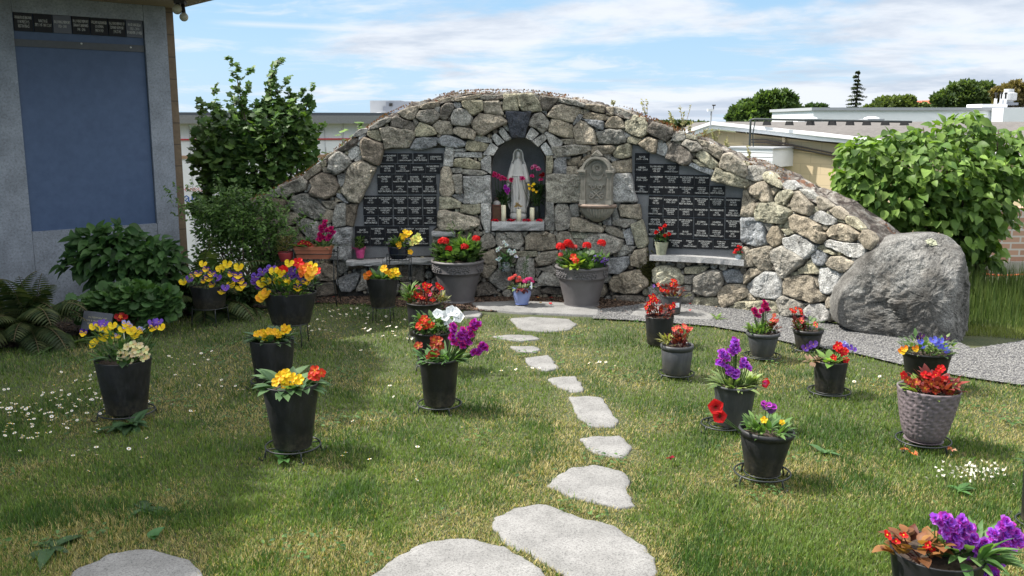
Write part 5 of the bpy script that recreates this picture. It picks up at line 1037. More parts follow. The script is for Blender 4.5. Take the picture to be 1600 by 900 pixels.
def pot(key, xt, yt, hwt, xb, yb, hwb, zb, style, m, label, group='potted flowers on the lawn', tilt=0, sx=1, sy=1, name='flower_pot', Yc=None, h=None, extra=None, cat='flower pot'):
    """fits a round pot to its rim line and base line in the photograph"""
    if Yc is None:
        f = gr(xb, yb, zb); rb = hwb*pix(0, f.y); Yc = f.y+rb*sy; 
    rb = hwb*pix(0, Yc); rt = hwt*pix(0, Yc); xc = at((xb+xt)/2 if tilt else xb, yb, Yc).x; rt_ = rt
    zt = at(xt, yt, Yc-rt*sy).z
    if h is None: h = zt-zb
    t = empty(name, (xc, Yc, zb), 0, label, cat, group); t.rotation_euler = (0, tilt, 0)
    mb = MB(); pr = prof_pot(rb, rt, h, style)
    if style == 'ushape':
        big = []
        for a, b in zip(pr[:-1], pr[1:]):
            k = max(1, int(abs(b[1]-a[1])/.006)); big += [(a[0]+(b[0]-a[0])*i/k, a[1]+(b[1]-a[1])*i/k) for i in range(k)]
        pr = big+[pr[-1]]; nU = 150
        def fn(tt, z, h=h):
            if z < .015 or z > h*.965: return 1
            row = z/(h*.085); ri = int(row); u_ = (tt/(2*math.pi)*14+.5*(ri % 2)) % 1; v_ = row-ri; e = abs(u_-.5)*2; edge_ = min(1-e, 1)*.9; crv = (v_-(.25+.5*u_)); g = min(abs(crv), abs(crv-1), abs(crv+1), (1-e)*.5); return 1-.06*max(0, 1-g/.12)
        mb.lathe(pr, nU, fn=fn)
    else: mb.lathe(pr, 40, sx=sx, sy=sy)
    mb.add([(math.cos(k*.3142)*rb*.93*sx, math.sin(k*.3142)*rb*.93*sy, .002) for k in range(20)], [tuple(range(19, -1, -1))])
    mb.build('pot', m, t, smooth=True)
    rs = rt*.93; n = 24; sm = MB(); vs = [(0, 0, h-.012)]
    for q in (.5, 1.0):
        for k in range(n): a = 2*math.pi*k/n; vs.append((math.cos(a)*rs*q*sx, math.sin(a)*rs*q*sy, h-.022+noise.noise(Vector((math.cos(a)*3*q, math.sin(a)*3*q, xt)))*.012))
    sm.add(vs, [(0, 1+k, 1+(k+1) % n) for k in range(n)]+[(1+k, 1+n+k, 1+n+(k+1) % n, 1+(k+1) % n) for k in range(n)]); sm.build('soil', SOIL, t, smooth=True)
    return dict(t=t, x=xc, Y=Yc, zb=zb, h=h, rt=rt, rb=rb, k=pix(0, Yc))
def bl(P, kind, col, pts, size, col2=None, dy=None, stem=None, face=None, stems_on=True):
    """blooms at photograph positions, near the plane of the pot, on thin stems"""
    if kind == 'ruffle' and col in ('stock', 'plum', 'magenta') and len(pts) > 3: pts = list(pts)+[(x+random.uniform(-1, 1)*size*.5, y+random.uniform(-1, 1)*size*.55) for x, y in pts]; size *= .86
    inv = P['t'].rotation_euler.y; R = Matrix.Rotation(-inv, 3, 'Y'); mb = MB()
    for px, py in pts:
        Yy = P['Y']+(dy if dy is not None else random.uniform(-.55, .25)*P['rt']); p = at(px, py, Yy)-Vector((P['x'], P['Y'], P['zb'])); p = R @ p
        bloom(kind, col, p, size*P['k']*random.uniform(.85, 1.15), P['t'], face, col2)
        b = Vector((p.x*.45, p.y*.45, P['h']-.02)); mid = b.lerp(p, .6)+Vector((p.x*.12, p.y*.1, .01)); mb.tube([b, mid, p-Vector((0, -.002, .004))], .0022, 4, col=stem or (.075, .13, .035), cap=False)
    if stems_on and mb.v: mb.build('flower_stems', LEAF, P['t'])
G_D, G_M, G_L = (.030, .075, .022), (.065, .135, .035), (.15, .24, .055)
DKR, BRZ = (.085, .012, .014), (.17, .045, .03)
# --- left side of the lawn
P = pot('A', 460, 610, 46, 458.5, 705, 31, .055, 'plain', BLACKPL, 'tall black pot of yellow and red primroses, nearest on the left lawn')
place_stand(P['x'], P['Y'], 45*P['k'], .055, 'low round black wire stand under the nearest yellow primrose pot')
foliage('foliage', P['t'], P['h']-.01, P['rt'], 70, .11, .50, (.045, .10, .04), (.12, .20, .085), (-.1, 1.0), r0=P['rt']*.75)
bl(P, 'prim', 'yellow', [(447,583),(457,590),(467,593),(446,603),(458,604),(447,593),(469,602)], 8.2, dy=-.06); bl(P, 'prim', 'gold', [(438,588),(432,597),(436,594)], 8, dy=-.06); bl(P, 'prim', 'red', [(492,579),(502,583),(495,588),(488,587)], 8, 'yellow', dy=-.04)
P = pot('B', 196, 571, 44, 199, 651, 32, .04, 'plain', BLACKPL, 'tall black pot with yellow pansies and a cream primula on the left lawn')
place_stand(P['x'], P['Y'], 44*P['k'], .04, 'low black wire stand hidden in leaves under the pansy and primula pot')
foliage('foliage', P['t'], P['h']-.01, P['rt'], 170, .055, .42, G_D, (.10, .18, .05), (.3, 1.4), r0=P['rt']*1.0, zj=.16); foliage('foliage', P['t'], P['h']-.01, P['rt'], 16, .11, .5, (.05, .11, .05), (.12, .19, .09), (.0, .6), r0=P['rt']*.6, low=.02)
bl(P, 'pansy', 'yellow', [(150,534),(157,514),(162,527),(172,526),(169,516),(146,511),(192,515),(205,517),(211,525),(252,512),(146,538),(176,509)], 8.0, dy=.02, stem=G_M); bl(P, 'pansy', 'purple', [(131,520),(240,512)], 9, 'yellow', dy=.02); bl(P, 'pansy', 'violet', [(153,507),(238,504),(248,503),(163,506)], 7.5, dy=.04)
bl(P, 'pansy', 'ltblue', [(197,506),(215,515),(184,524),(200,512),(222,517)], 7.5, 'yellow', dy=.03); bl(P, 'prim', 'cream', [(189,550),(199,542),(208,538),(219,540),(228,547),(231,556),(208,553),(202,564),(219,553),(196,555),(213,547),(224,560),(189,558)], 7, dy=-.09)
P = pot('C', 427, 537, 36, 428, 601, 29, .04, 'plain', BLACKPL, 'black pot of faded gold primroses just behind the nearest left pot')
place_stand(P['x'], P['Y'], 36*P['k'], .04, 'low black wire stand under the faded gold primroses')
foliage('foliage', P['t'], P['h']-.01, P['rt'], 70, .11, .46, (.045, .10, .045), (.11, .17, .075), (.0, .9), r0=P['rt']*.6)
bl(P, 'prim', 'gold', [(402,522),(410,520),(420,518),(430,519),(444,512),(424,525)], 7, dy=-.05); bl(P, 'prim', 'yellow', [(450,515),(444,518),(436,523),(415,526)], 7, dy=-.05)
P = pot('D', 452, 462, 43, 455, 509, 31, .17, 'plain', BLACKPL, 'wide black planter crowded with yellow, purple, orange and red flowers on a tall stand', sy=.8)
place_stand(P['x'], P['Y'], 29*P['k'], .17, 'tall black wire stand carrying the wide mixed flower planter', scroll=False, legs=4, phase=.75)
foliage('foliage', P['t'], P['h']-.01, P['rt'], 260, .06, .40, G_D, (.11, .20, .05), (.3, 1.45), zj=.15); foliage('foliage', P['t'], P['h']-.01, P['rt'], 12, .13, .4, (.06, .14, .04), (.12, .22, .06), (.6, 1.3), r0=.06, low=.05)
bl(P, 'pansy', 'yellow', [(452,412),(434,430),(440,428),(416,440),(462,444),(488,416),(408,444),(448,440),(428,424),(434,440)], 8.5, dy=-.04); bl(P, 'pansy', 'gold', [(412,462),(408,466),(416,458),(488,424),(484,432)], 9, dy=-.12)
bl(P, 'prim', 'red', [(466,411),(444,421),(470,416),(440,424),(496,424)], 8.5, dy=.0); bl(P, 'prim', 'orange', [(474,422),(480,418),(484,426),(474,428)], 9, dy=-.05); bl(P, 'pansy', 'violet', [(410,425),(424,421),(400,433),(458,424),(456,432),(398,440),(470,433),(405,448)], 8, 'purple', dy=-.02); bl(P, 'pansy', 'purple', [(465,450),(448,436),(478,440)], 8.5, 'yellow', dy=-.08)
P = pot('E', 328, 450, 29, 328, 484, 24, .15, 'plain', BLACKPL, 'round black pot of purple and yellow pansies on a stool-like stand before the ferns', sy=1)
place_stand(P['x'], P['Y'], 28*P['k'], .15, 'stool-like black wire stand under the purple and yellow pansies', scroll=False, phase=.6)
foliage('foliage', P['t'], P['h']-.01, P['rt']*1.2, 200, .05, .38, G_D, (.09, .17, .05), (-.2, 1.4), zj=.12)
bl(P, 'pansy', 'yellow', [(317,413),(287,441),(349,417),(373,418),(361,445),(375,450),(355,413),(345,421)], 8, dy=-.03); bl(P, 'pansy', 'purple', [(331,428),(310,428),(332,445),(361,428),(376,439),(346,455),(322,421),(302,430),(372,431),(318,439),(326,435),(380,446)], 7.5, 'yellow', dy=-.08); bl(P, 'pansy', 'violet', [(296,436),(340,434),(368,437),(352,450)], 6.5, dy=-.1)
P = pot('F', 598, 437, 26, 598.5, 482, 19, .13, 'plain', BLACKPL, 'small tapered black pot of gold primroses on thin legs, in front of the left panel')
place_stand(P['x'], P['Y'], 19*P['k'], .13, 'thin-legged black wire stand under the small gold primrose pot', scroll=False, phase=.75)
foliage('foliage', P['t'], P['h']-.01, P['rt'], 60, .10, .36, (.05, .11, .035), (.12, .22, .07), (.2, 1.3), r0=P['rt']*.7)
bl(P, 'prim', 'orange', [(577,428),(574,431)], 6.5, dy=-.08); bl(P, 'prim', 'gold', [(603,423),(608,427),(600,420)], 6, dy=-.08); bl(P, 'prim', 'yellow', [(614,425),(619,423),(621,428),(612,430)], 6, dy=-.08)
# --- middle group
P = pot('I', 664, 477, 29, 664, 528, 25, .05, 'nursery', BLACKPL, 'black pot of red begonias, rearmost of the three pots in the middle of the lawn')
place_stand(P['x'], P['Y'], 27*P['k'], .05, 'black wire stand under the rearmost middle pot', scroll=False)
foliage('foliage', P['t'], P['h']-.01, P['rt'], 60, .05, .5, DKR, BRZ, (.2, 1.4), zj=.10); foliage('foliage', P['t'], P['h']-.01, P['rt'], 90, .09, .2, G_M, G_L, (.5, 1.4), r0=.03, zj=.1).location = (-P['rt']*.75, 0, 0); foliage('foliage', P['t'], P['h']-.01, P['rt'], 60, .05, .25, (.12, .14, .05), (.25, .25, .1), (.4, 1.4), r0=.05, zj=.05).location = (P['rt']*.9, 0, 0)
bl(P, 'beg', 'red', [(663,449),(656,463),(684,447),(670,447),(676,469),(650,462),(660,466),(668,455),(688,450),(664,444)], 5.5, dy=-.05, stem=DKR); bl(P, 'beg', 'pink', [(653,449),(672,459)], 5, dy=0, stem=DKR)
P = pot('H', 676, 524, 30, 676, 574, 24, .05, 'nursery', BLACKPL, 'black pot with white petunias and red primroses, middle one of the three')
place_stand(P['x'], P['Y'], 27*P['k'], .05, 'black wire stand under the white petunia pot', scroll=False)
foliage('foliage', P['t'], P['h']-.01, P['rt'], 150, .055, .55, G_D, (.14, .23, .08), (.1, 1.4), zj=.10); foliage('foliage', P['t'], P['h']-.01, P['rt'], 14, .10, .45, (.10, .19, .06), (.19, .28, .10), (.1, .8), r0=P['rt']*.6, low=.03)
bl(P, 'prim', 'red', [(660,503),(668,502),(674,508),(666,510),(656,509),(663,498)], 6.5, 'yellow', dy=-.1); bl(P, 'trump', 'white', [(684,491),(705,486),(717,496),(701,505),(694,494),(711,488)], 8.5, dy=-.06)
P = pot('G', 687, 567, 33, 687, 637, 25.5, .045, 'nursery', BLACKPL, 'shiny black pot with red primroses and a magenta stock, front one of the three')
place_stand(P['x'], P['Y'], 36*P['k'], .045, 'black wire stand under the magenta stock pot in the middle')
foliage('foliage', P['t'], P['h']-.01, P['rt'], 30, .10, .42, (.05, .12, .04), (.12, .22, .07), (.2, 1.1), r0=P['rt']*.6).location = (-.03, 0, 0); foliage('foliage', P['t'], P['h']-.01, P['rt'], 60, .12, .16, (.07, .15, .05), (.14, .23, .09), (.1, 1.1), r0=.05).location = (.05, 0, 0)
bl(P, 'prim', 'dkred', [(675,553),(679,539),(685,533),(654,540),(678,531),(671,557),(681,553),(688,541)], 7.5, 'yellow', dy=-.06)
bl(P, 'ruffle', 'plum', [(707,508),(709,518),(706,528),(710,534),(725,519),(730,526),(722,529),(736,512),(741,503),(735,521),(729,533),(724,540),(718,524),(740,513),(745,509)], 7.4, 'magenta', dy=-.05); bl(P, 'ruffle', 'plum', [(750,546),(742,548),(757,544),(747,551),(752,541)], 7.0, 'magenta', dy=-.05)
# --- big planters against the wall
def urn(xt, yt, hwt, xb, yb, hwb, label):
    P = pot('J', xt, yt, hwt, xb, yb, hwb, .0, 'urn', PLANTER, label, 'large decorated planters', name='large_planter', cat='planter'); mb = MB(); h, rt, rb = P['h'], P['rt'], P['rb']
    for k in range(90): a = 2*math.pi*k/90; mb.ball((math.cos(a)*rt*.972, math.sin(a)*rt*.972, h*.735), .0045, 5, 4); mb.ball((math.cos(a)*rt*1.0, math.sin(a)*rt*1.0, h*.915), .0035, 5, 4); mb.ball((math.cos(a)*rb*1.0, math.sin(a)*rb*1.0, .035), .003, 5, 4)
    mb.build('beading', PLANTER, P['t'], smooth=True); mb = MB()
    for q in range(5):
        a0 = -math.pi/2+q*2*math.pi/5+.1; pts = []
        for i in range(25): f = i/24-.5; a = a0+f*.95; z = h*.83+math.sin(i*1.3)*.011; rr = rt*.978; pts.append((math.cos(a)*rr, math.sin(a)*rr, z))
        mb.tube(pts, .005, 5)
        for i in range(1, 24):
            x, y, z = pts[i]; s_ = 1 if i % 2 else -1; mb.ball((x*1.005, y*1.005, z+s_*.013), .0095, 6, 4, sc=(.9, .9, 1.0))
    mb.build('garland', PLANTER, P['t'], smooth=True); return P
P = urn(713, 411, 41, 716, 477, 26, 'large grey planter of red geraniums with tall greenery, left of the niche'); k = P['k']
foliage('foliage', P['t'], P['h']-.02, P['rt']*.9, 330, .065, .7, G_D, (.10, .17, .05), (.1, 1.4), zj=.14, tm=RO); foliage('tall_foliage', P['t'], P['h'], P['rt'], 150, .13, .2, (.06, .14, .03), (.17, .28, .06), (.5, 1.45), r0=.06, zj=.13).location = (.07, -.02, 0); foliage('tall_foliage', P['t'], P['h'], P['rt'], 110, .04, .4, (.05, .10, .04), (.12, .18, .07), (.0, 1.4), r0=.07, zj=.32).location = (-.02, .04, 0)
bl(P, 'head', 'red', [(694,377),(690,378),(701,389),(726,386),(744,373)], 7.2, dy=-.13)
P = urn(906.5, 420, 41.5, 908.5, 484, 28, 'large brown-grey planter with red geraniums, a lime primrose and purple lobelia, right of the niche')
foliage('foliage', P['t'], P['h']-.02, P['rt']*.9, 300, .060, .7, G_D, (.09, .16, .05), (.1, 1.4), zj=.10, tm=RO); foliage('lime_leaves', P['t'], P['h']+.0, P['rt'], 16, .13, .45, (.24, .34, .05), (.34, .44, .07), (.1, 1.1), r0=.03).location = (-.06, -P['rt']*.7, .0)
bl(P, 'head', 'red', [(876,386),(887,380),(892,384),(917,384),(940,380)], 7.2, dy=-.1); bl(P, 'head', 'coral', [(898,386),(876,398)], 4, dy=-.1); bl(P, 'prim', 'red', [(896,402),(899,407)], 5.5, 'yellow', dy=-.24); bl(P, 'spray', 'violet', [(935,404),(941,406),(947,409),(930,405)], 6.5, dy=-.2, stem=G_M)
P = pot('L', 815, 451, 15.5, 815.5, 477, 12, .03, 'glaze', m_plain('blue_glaze', (.22, .28, .52), .28, .05, 6), 'periwinkle blue glazed pot with coral and pink flowers between the large planters', None)
foliage('foliage', P['t'], P['h']-.01, P['rt'], 36, .06, .5, (.07, .12, .04), (.18, .22, .09), (.0, 1.2)); foliage('dark_leaves', P['t'], P['h']-.02, P['rt'], 22, .06, .7, (.07, .012, .02), (.15, .03, .035), (-.9, .3), r0=.03).location = (.0, -.06, .02)
bl(P, 'head', 'coral', [(805,431),(801,434),(811,434),(809,439),(797,436),(814,438)], 3.6, dy=-.05); bl(P, 'head', 'pink', [(824,437),(829,436),(820,440),(832,440)], 3.8, dy=-.06)
mb = MB(); a = at(818, 445, P['Y']); b = at(823, 400, P['Y']); o = Vector((P['x'], P['Y'], P['zb'])); mb.tube([a-o, (a-o).lerp(b-o, .5), b-o], .003, 4, col=(.04, .07, .03))
for i in range(42): f = random.uniform(.1, 1); q = (a-o).lerp(b-o, f); d = Vector((random.uniform(-1, 1), random.uniform(-.5, .5), random.uniform(.1, .9))).normalized()*.05*(1.2-f*.6); mb.add([q, q+d*.5+Vector((0, 0, .004)), q+d, q+d*.5-Vector((0, 0, .004))], [(0, 1, 2, 3)], (.035, .07, .03))
mb.build('wispy_stem', LEAF, P['t']); mb = MB(); mb.box((.082, -.075, P['h']+.025), (.014, .002, .06), col=(.75, .75, .75)); mb.build('plant_tag', WHITE, P['t'])
# --- right side of the lawn
P = pot('R', 1050, 464, 17, 1049, 491, 14, .03, 'nursery', GREYPL, 'slate grey nursery pot with a white sticker and red begonias on the flat slab')
foliage('foliage', P['t'], P['h']-.01, P['rt'], 70, .045, .5, DKR, BRZ, (.2, 1.4), zj=.08); foliage('foliage', P['t'], P['h']-.01, P['rt'], 16, .05, .3, (.2, .2, .08), (.3, .3, .12), (.3, 1.2)).location = (.05, 0, 0)
bl(P, 'beg', 'red', [(1055,441),(1035,454),(1049,444),(1042,455),(1056,446),(1032,452),(1052,438)], 4.2, dy=-.04, stem=DKR); bl(P, 'beg', 'coral', [(1028,445)], 4, dy=0); bl(P, 'beg', 'violet', [(1021,447)], 3.6, dy=.02)
mb = MB(); mb.box((.028, -P['rt']*.95+.006, P['h']*.52), (.048, .003, .038), Matrix.Rotation(.25, 3, 'Z')); mb.build('sticker', WHITE, P['t'])
P = pot('S', 1029.5, 498, 23, 1029.5, 541, 19.5, .02, 'plain', BLACKPL, 'straight black pot of scarlet begonias with dark red stems beside the wall path')
foliage('foliage', P['t'], P['h']-.01, P['rt'], 130, .042, .5, (.06, .010, .016), (.19, .05, .045), (.2, 1.45), zj=.10)
bl(P, 'beg', 'red', [(1017,465),(1014,474),(1026,470),(1010,480),(1052,477),(1021,463),(1013,487),(1048,480),(1020,470),(1032,484)], 4.6, dy=-.05, stem=DKR)
P = pot('T', 1058, 544, 26, 1056.5, 588, 22.5, .035, 'rolled', GREYPL, 'grey pot with two clusters of orange-red begonia on dark stems')
place_stand(P['x'], P['Y'], 29*P['k'], .035, 'low wire stand under the grey pot with two begonia clusters')
foliage('foliage', P['t'], P['h']-.01, P['rt'], 46, .055, .5, (.07, .012, .016), (.15, .03, .03), (.5, 1.5), r0=P['rt']*.6, zj=.06); foliage('foliage', P['t'], P['h']-.01, P['rt'], 26, .06, .3, (.2, .2, .06), (.32, .33, .12), (.3, 1.4), r0=.03, zj=.05).location = (-.07, 0, 0)
bl(P, 'beg', 'coral', [(1056,513),(1073,513),(1060,511),(1052,515),(1069,510),(1078,514)], 5, dy=-.02, stem=DKR); bl(P, 'beg', 'red', [(1064,517),(1075,517)], 4.6, dy=-.02, stem=DKR)
P = pot('U', 1192, 524, 26, 1190.5, 559, 18, .035, 'rolled', GREYPL, 'grey pot with a magenta stock and small orange begonias near the gravel')
place_stand(P['x'], P['Y'], 30*P['k'], .035, 'low wire stand under the magenta stock near the gravel')
foliage('foliage', P['t'], P['h']-.01, P['rt'], 60, .075, .36, (.06, .13, .04), (.16, .24, .07), (.1, 1.4), r0=P['rt']*.6, zj=.04).location = (-.03, 0, 0); foliage('dark_leaves', P['t'], P['h']-.01, P['rt'], 40, .05, .5, (.10, .02, .02), (.2, .06, .04), (.3, 1.4), r0=.04, zj=.07).location = (.06, 0, 0)
bl(P, 'ruffle', 'magenta', [(1180,488),(1178,484),(1183,493),(1194,472),(1192,479),(1197,476),(1191,486),(1197,484)], 5.4, 'rose', dy=0); bl(P, 'beg', 'coral', [(1213,501),(1209,493),(1207,500)], 5, dy=-.03, stem=DKR)
P = pot('V', 1263, 519, 23.5, 1261, 548, 18, .02, 'rolled', BLACKPL, 'black pot of orange begonias and tiny blue flowers in front of the boulder')
place_stand(P['x'], P['Y'], 25*P['k'], .02, 'low wire stand under the pot in front of the boulder')
foliage('foliage', P['t'], P['h']-.01, P['rt'], 60, .05, .4, (.05, .10, .04), (.13, .19, .07), (.3, 1.4), zj=.06); foliage('dark_leaves', P['t'], P['h']-.01, P['rt'], 40, .05, .5, (.09, .012, .016), (.19, .03, .03), (.4, 1.5), r0=.04, zj=.07).location = (-.07, 0, 0)
bl(P, 'beg', 'red', [(1237,484),(1243,482),(1250,484),(1241,488),(1252,489)], 4.2, dy=0, stem=DKR); bl(P, 'beg', 'coral', [(1252,501),(1274,508)], 5.5, dy=-.06); bl(P, 'spray', 'violet', [(1264,490),(1254,497),(1262,500)], 3.6, dy=0)
P = pot('Y', 1296, 569, 27, 1295, 616, 22.5, .03, 'plain', BLACKPL, 'black pot with red primroses between dark purple and lilac pansies')
place_stand(P['x'], P['Y'], 34*P['k'], .03, 'low wire stand under the red primrose and pansy pot')
foliage('foliage', P['t'], P['h']-.01, P['rt'], 22, .09, .55, (.12, .22, .05), (.22, .34, .09), (.1, 1.0), r0=P['rt']*.6); foliage('withered_leaves', P['t'], P['h']-.01, P['rt'], 20, .05, .5, (.2, .12, .08), (.32, .22, .15), (-.2, 1.2), r0=.03).location = (-.11, 0, 0)
bl(P, 'prim', 'red', [(1312,546),(1306,544),(1319,549),(1302,559),(1310,540),(1315,552),(1322,563)], 6.6, dy=-.05); bl(P, 'pansy', 'purple', [(1259,544),(1271,538),(1265,541)], 7, dy=0); bl(P, 'pansy', 'ltblue', [(1321,539),(1316,537)], 6, 'violet', dy=.02); bl(P, 'pansy', 'violet', [(1334,546),(1328,543)], 6, dy=0)
P = pot('AA', 1444, 557, 39, 1444, 607, 29, .03, 'nursery', BLACKPL, 'wide black pot of blue and orange pansies behind the leaf-patterned pot', sy=.9)
foliage('foliage', P['t'], P['h']-.01, P['rt'], 170, .05, .45, (.05, .11, .04), (.16, .22, .08), (.2, 1.4), zj=.07)
bl(P, 'pansy', 'orange', [(1409,549),(1430,545),(1413,545)], 6.5, 'gold', dy=-.1); bl(P, 'pansy', 'blue', [(1441,541),(1463,536),(1476,542),(1458,531),(1470,532),(1438,534),(1466,541),(1478,548)], 6.5, dy=-.07); bl(P, 'pansy', 'dkpur', [(1440,525),(1479,529),(1436,530)], 6, dy=0)
P = pot('Z', 1444.5, 620, 49.5, 1439, 697, 34, .045, 'ushape', m_plain('leafy_resin', (.155, .125, .135), .55, .14, 14, .1), 'mauve-grey pot embossed with overlapping leaves, holding dark red primroses', tilt=.03)
place_stand(P['x'], P['Y'], 43*P['k'], .045, 'low black wire stand under the leaf-patterned pot')
foliage('foliage', P['t'], P['h']-.015, P['rt'], 34, .085, .55, (.16, .25, .05), (.28, .36, .09), (.1, 1.1), r0=P['rt']*.7); foliage('dark_leaves', P['t'], P['h']-.01, P['rt'], 70, .07, .6, (.10, .012, .018), (.25, .05, .04), (.2, 1.4), r0=P['rt']*.7, zj=.05).location = (.03, 0, 0)
bl(P, 'prim', 'red', [(1466,580),(1476,594),(1445,586),(1452,588),(1462,586),(1411,587),(1470,576)], 7.5, dy=-.03, stem=DKR); bl(P, 'prim', 'dkred', [(1432,597),(1426,600),(1445,607),(1462,610),(1484,611),(1471,604),(1418,594),(1455,600)], 7.5, 'yellow', dy=-.1, stem=DKR)
P = pot('W', 1146, 609, 35, 1143, 670, 27, .035, 'nursery', GREYPL, 'grey pot of violet stocks behind the nearest right pot', tilt=.02)
place_stand(P['x']-.05, P['Y'], 36*P['k'], .035, 'low black wire stand under the violet stocks')
foliage('foliage', P['t'], P['h']-.01, P['rt'], 60, .10, .28, (.11, .17, .06), (.22, .28, .11), (.1, 1.3), r0=P['rt']*.7); foliage('foliage', P['t'], P['h']-.01, P['rt'], 12, .12, .3, (.2, .28, .1), (.28, .36, .14), (.6, 1.3), r0=.02).location = (.07, 0, 0)
bl(P, 'ruffle', 'stock', [(1147,533),(1143,541),(1150,539),(1152,548),(1146,551),(1130,551),(1127,557),(1134,556),(1124,566),(1129,570),(1135,573),(1143,578),(1149,582),(1138,583),(1147,588),(1165,567),(1161,571),(1168,573),(1143,546),(1137,561)], 7.2, 'plum', dy=-.02); bl(P, 'trump', 'red', [(1195,598)], 8, 'pink', dy=-.02, face=(.5, -1, .1))
P = pot('X', 1192, 684, 44, 1189, 747, 29, .05, 'rolled', BLACKPL, 'nearest right pot, dark with a rolled rim, holding a red petunia and a plum pansy', tilt=.05)
place_stand(P['x'], P['Y'], 46*P['k'], .05, 'low black wire stand with curled feet under the nearest right pot')
foliage('foliage', P['t'], P['h']-.01, P['rt'], 90, .065, .36, (.05, .12, .035), (.15, .25, .07), (.1, 1.4), r0=P['rt']*.8, zj=.02)
bl(P, 'trump', 'red', [(1124,650),(1118,635)], 12, 'dkred', dy=-.06, face=(-.1, -1, .15)); bl(P, 'pansy', 'plum', [(1197,634),(1203,638)], 11, 'dkpur', dy=-.02); bl(P, 'prim', 'yellow', [(1222,660),(1194,656)], 5.5, dy=-.02); bl(P, 'beg', 'white', [(1123,638)], 5, dy=-.04)
# --- bottom right corner
Yc = gr(1440, 985, .02).y
P = pot('AB', 1448, 893, 76, 1452, 1010, 60, .02, 'plain', BLACKPL, 'black pot cut by the bottom edge, with bronze begonias and big violet stock blooms', Yc=2.84)
foliage('bronze_leaves', P['t'], P['h']-.01, P['rt'], 60, .055, .75, (.13, .035, .022), (.30, .15, .05), (.1, 1.3), r0=P['rt']*.6, zj=.05).location = (-.08, 0, 0); foliage('foliage', P['t'], P['h']-.01, P['rt'], 60, .12, .28, (.06, .14, .04), (.15, .25, .09), (.1, 1.2), r0=.08, zj=.03).location = (.09, -.03, 0)
bl(P, 'beg', 'red', [(1386,836),(1412,836),(1450,852),(1455,858),(1444,858),(1400,846)], 8, 'yellow', dy=-.05, stem=DKR)
bl(P, 'ruffle', 'stock', [(1477,808),(1467,816),(1485,818),(1478,827),(1502,812),(1496,822),(1509,826),(1503,836),(1492,838),(1497,852),(1489,845),(1514,850),(1522,845),(1530,856),(1540,848),(1547,860),(1535,862),(1556,852),(1553,834),(1565,822),(1577,828),(1586,834),(1580,842),(1569,838),(1562,846),(1574,851),(1590,845),(1530,872),(1545,872),(1556,878),(1540,882),(1520,888),(1512,895),(1525,899),(1540,895),(1553,897)], 14, 'plum', dy=-.03)
Y9 = gr(1610, 830, .02).y+.12
P = pot('AC', 1622, 733, 29, 1620, 824, 25, .02, 'rolled', BLACKPL, 'dark pot almost cut off by the right edge', group=None); 
place_stand(P['x'], P['Y'], 33*P['k'], .02, 'wire stand under the pot cut off by the right edge'); foliage('foliage', P['t'], P['h']-.01, P['rt'], 40, .06, .4, G_D, G_L, (.2, 1.3)); bl(P, 'prim', 'dkred', [(1618, 715), (1630, 712)], 8, 'yellow')
# --- pots on the ledges and tall stands by the left panel
def ledgepot(px, py, hw, pyt, hwt, off, m, label, style='plain', sx=1, cat='flower pot', name='flower_pot'):
    c = onwall(px, py, off); Yc = c.y; k = pix(0, Yc); t = empty(name, (c.x, Yc, at(px, py, Yc).z), 0, label, cat); h = (py-pyt)*k; mb = MB(); mb.lathe(prof_pot(hw*k, hwt*k, h, style), 24); mb.build('pot', m, t, smooth=True)
    mb = MB(); n = 16; mb.add([(0, 0, h-.008)]+[(math.cos(2*math.pi*i/n)*hwt*k*.92, math.sin(2*math.pi*i/n)*hwt*k*.92, h-.012) for i in range(n)], [(0, 1+i, 1+(i+1) % n) for i in range(n)]); mb.build('soil', SOIL, t)
    return dict(t=t, x=c.x, Y=Yc, zb=t.location.z, h=h, rt=hwt*k, rb=hw*k, k=k)
PINKF = m_plain('pink_foil', (.55, .06, .22), .25, .25, 30, .4, spec=.8)
P = ledgepot(563, 403, 6, 389, 8, .07, PINKF, 'small green plant in a bright pink foil wrap on the left ledge'); foliage('foliage', P['t'], P['h'], P['rt'], 110, .032, .55, (.05, .10, .03), (.14, .22, .06), (.2, 1.5), r0=.035, zj=.11)
mb = MB(); n = 20; mb.add([(math.cos(i*.314)*P['rt']*(1.0), math.sin(i*.314)*P['rt']*1.0, P['h']) for i in range(n)]+[(math.cos(i*.314)*P['rt']*(1.45+.35*math.cos(i*.628*3)), math.sin(i*.314)*P['rt']*1.2, P['h']+.014+.012*math.cos(i*.628*3)) for i in range(n)], [(i, (i+1) % n, (i+1) % n+n, i+n) for i in range(n)]); mb.build('foil_collar', PINKF, P['t'])
P = ledgepot(1033, 400, 7, 377, 11, .06, m_plain('mossy_plaster', (.30, .31, .22), .85, .25, 40, .4), 'mossy plaster pot of small red carnations on the right ledge'); foliage('foliage', P['t'], P['h'], P['rt'], 150, .040, .3, (.03, .07, .03), (.09, .15, .06), (-.1, 1.5), r0=.05, zj=.06)
bl(P, 'ruffle', 'red', [(1039,353),(1032,358),(1025,363),(1039,368),(1045,366),(1031,357)], 3.6, dy=-.03)
P = ledgepot(1154, 405, 5.2, 397, 5.4, .06, m_plain('pale_blue_glaze', (.42, .52, .58), .35, .1, 10), 'tiny pale blue pot with bright red blooms at the right end of the ledge', 'glaze'); foliage('foliage', P['t'], P['h'], P['rt'], 24, .03, .5, G_D, G_M, (.2, 1.4))
bl(P, 'head', 'red', [(1150,391),(1157,387),(1160,394),(1148,395),(1154,390),(1154,385)], 3.0, dy=-.02)
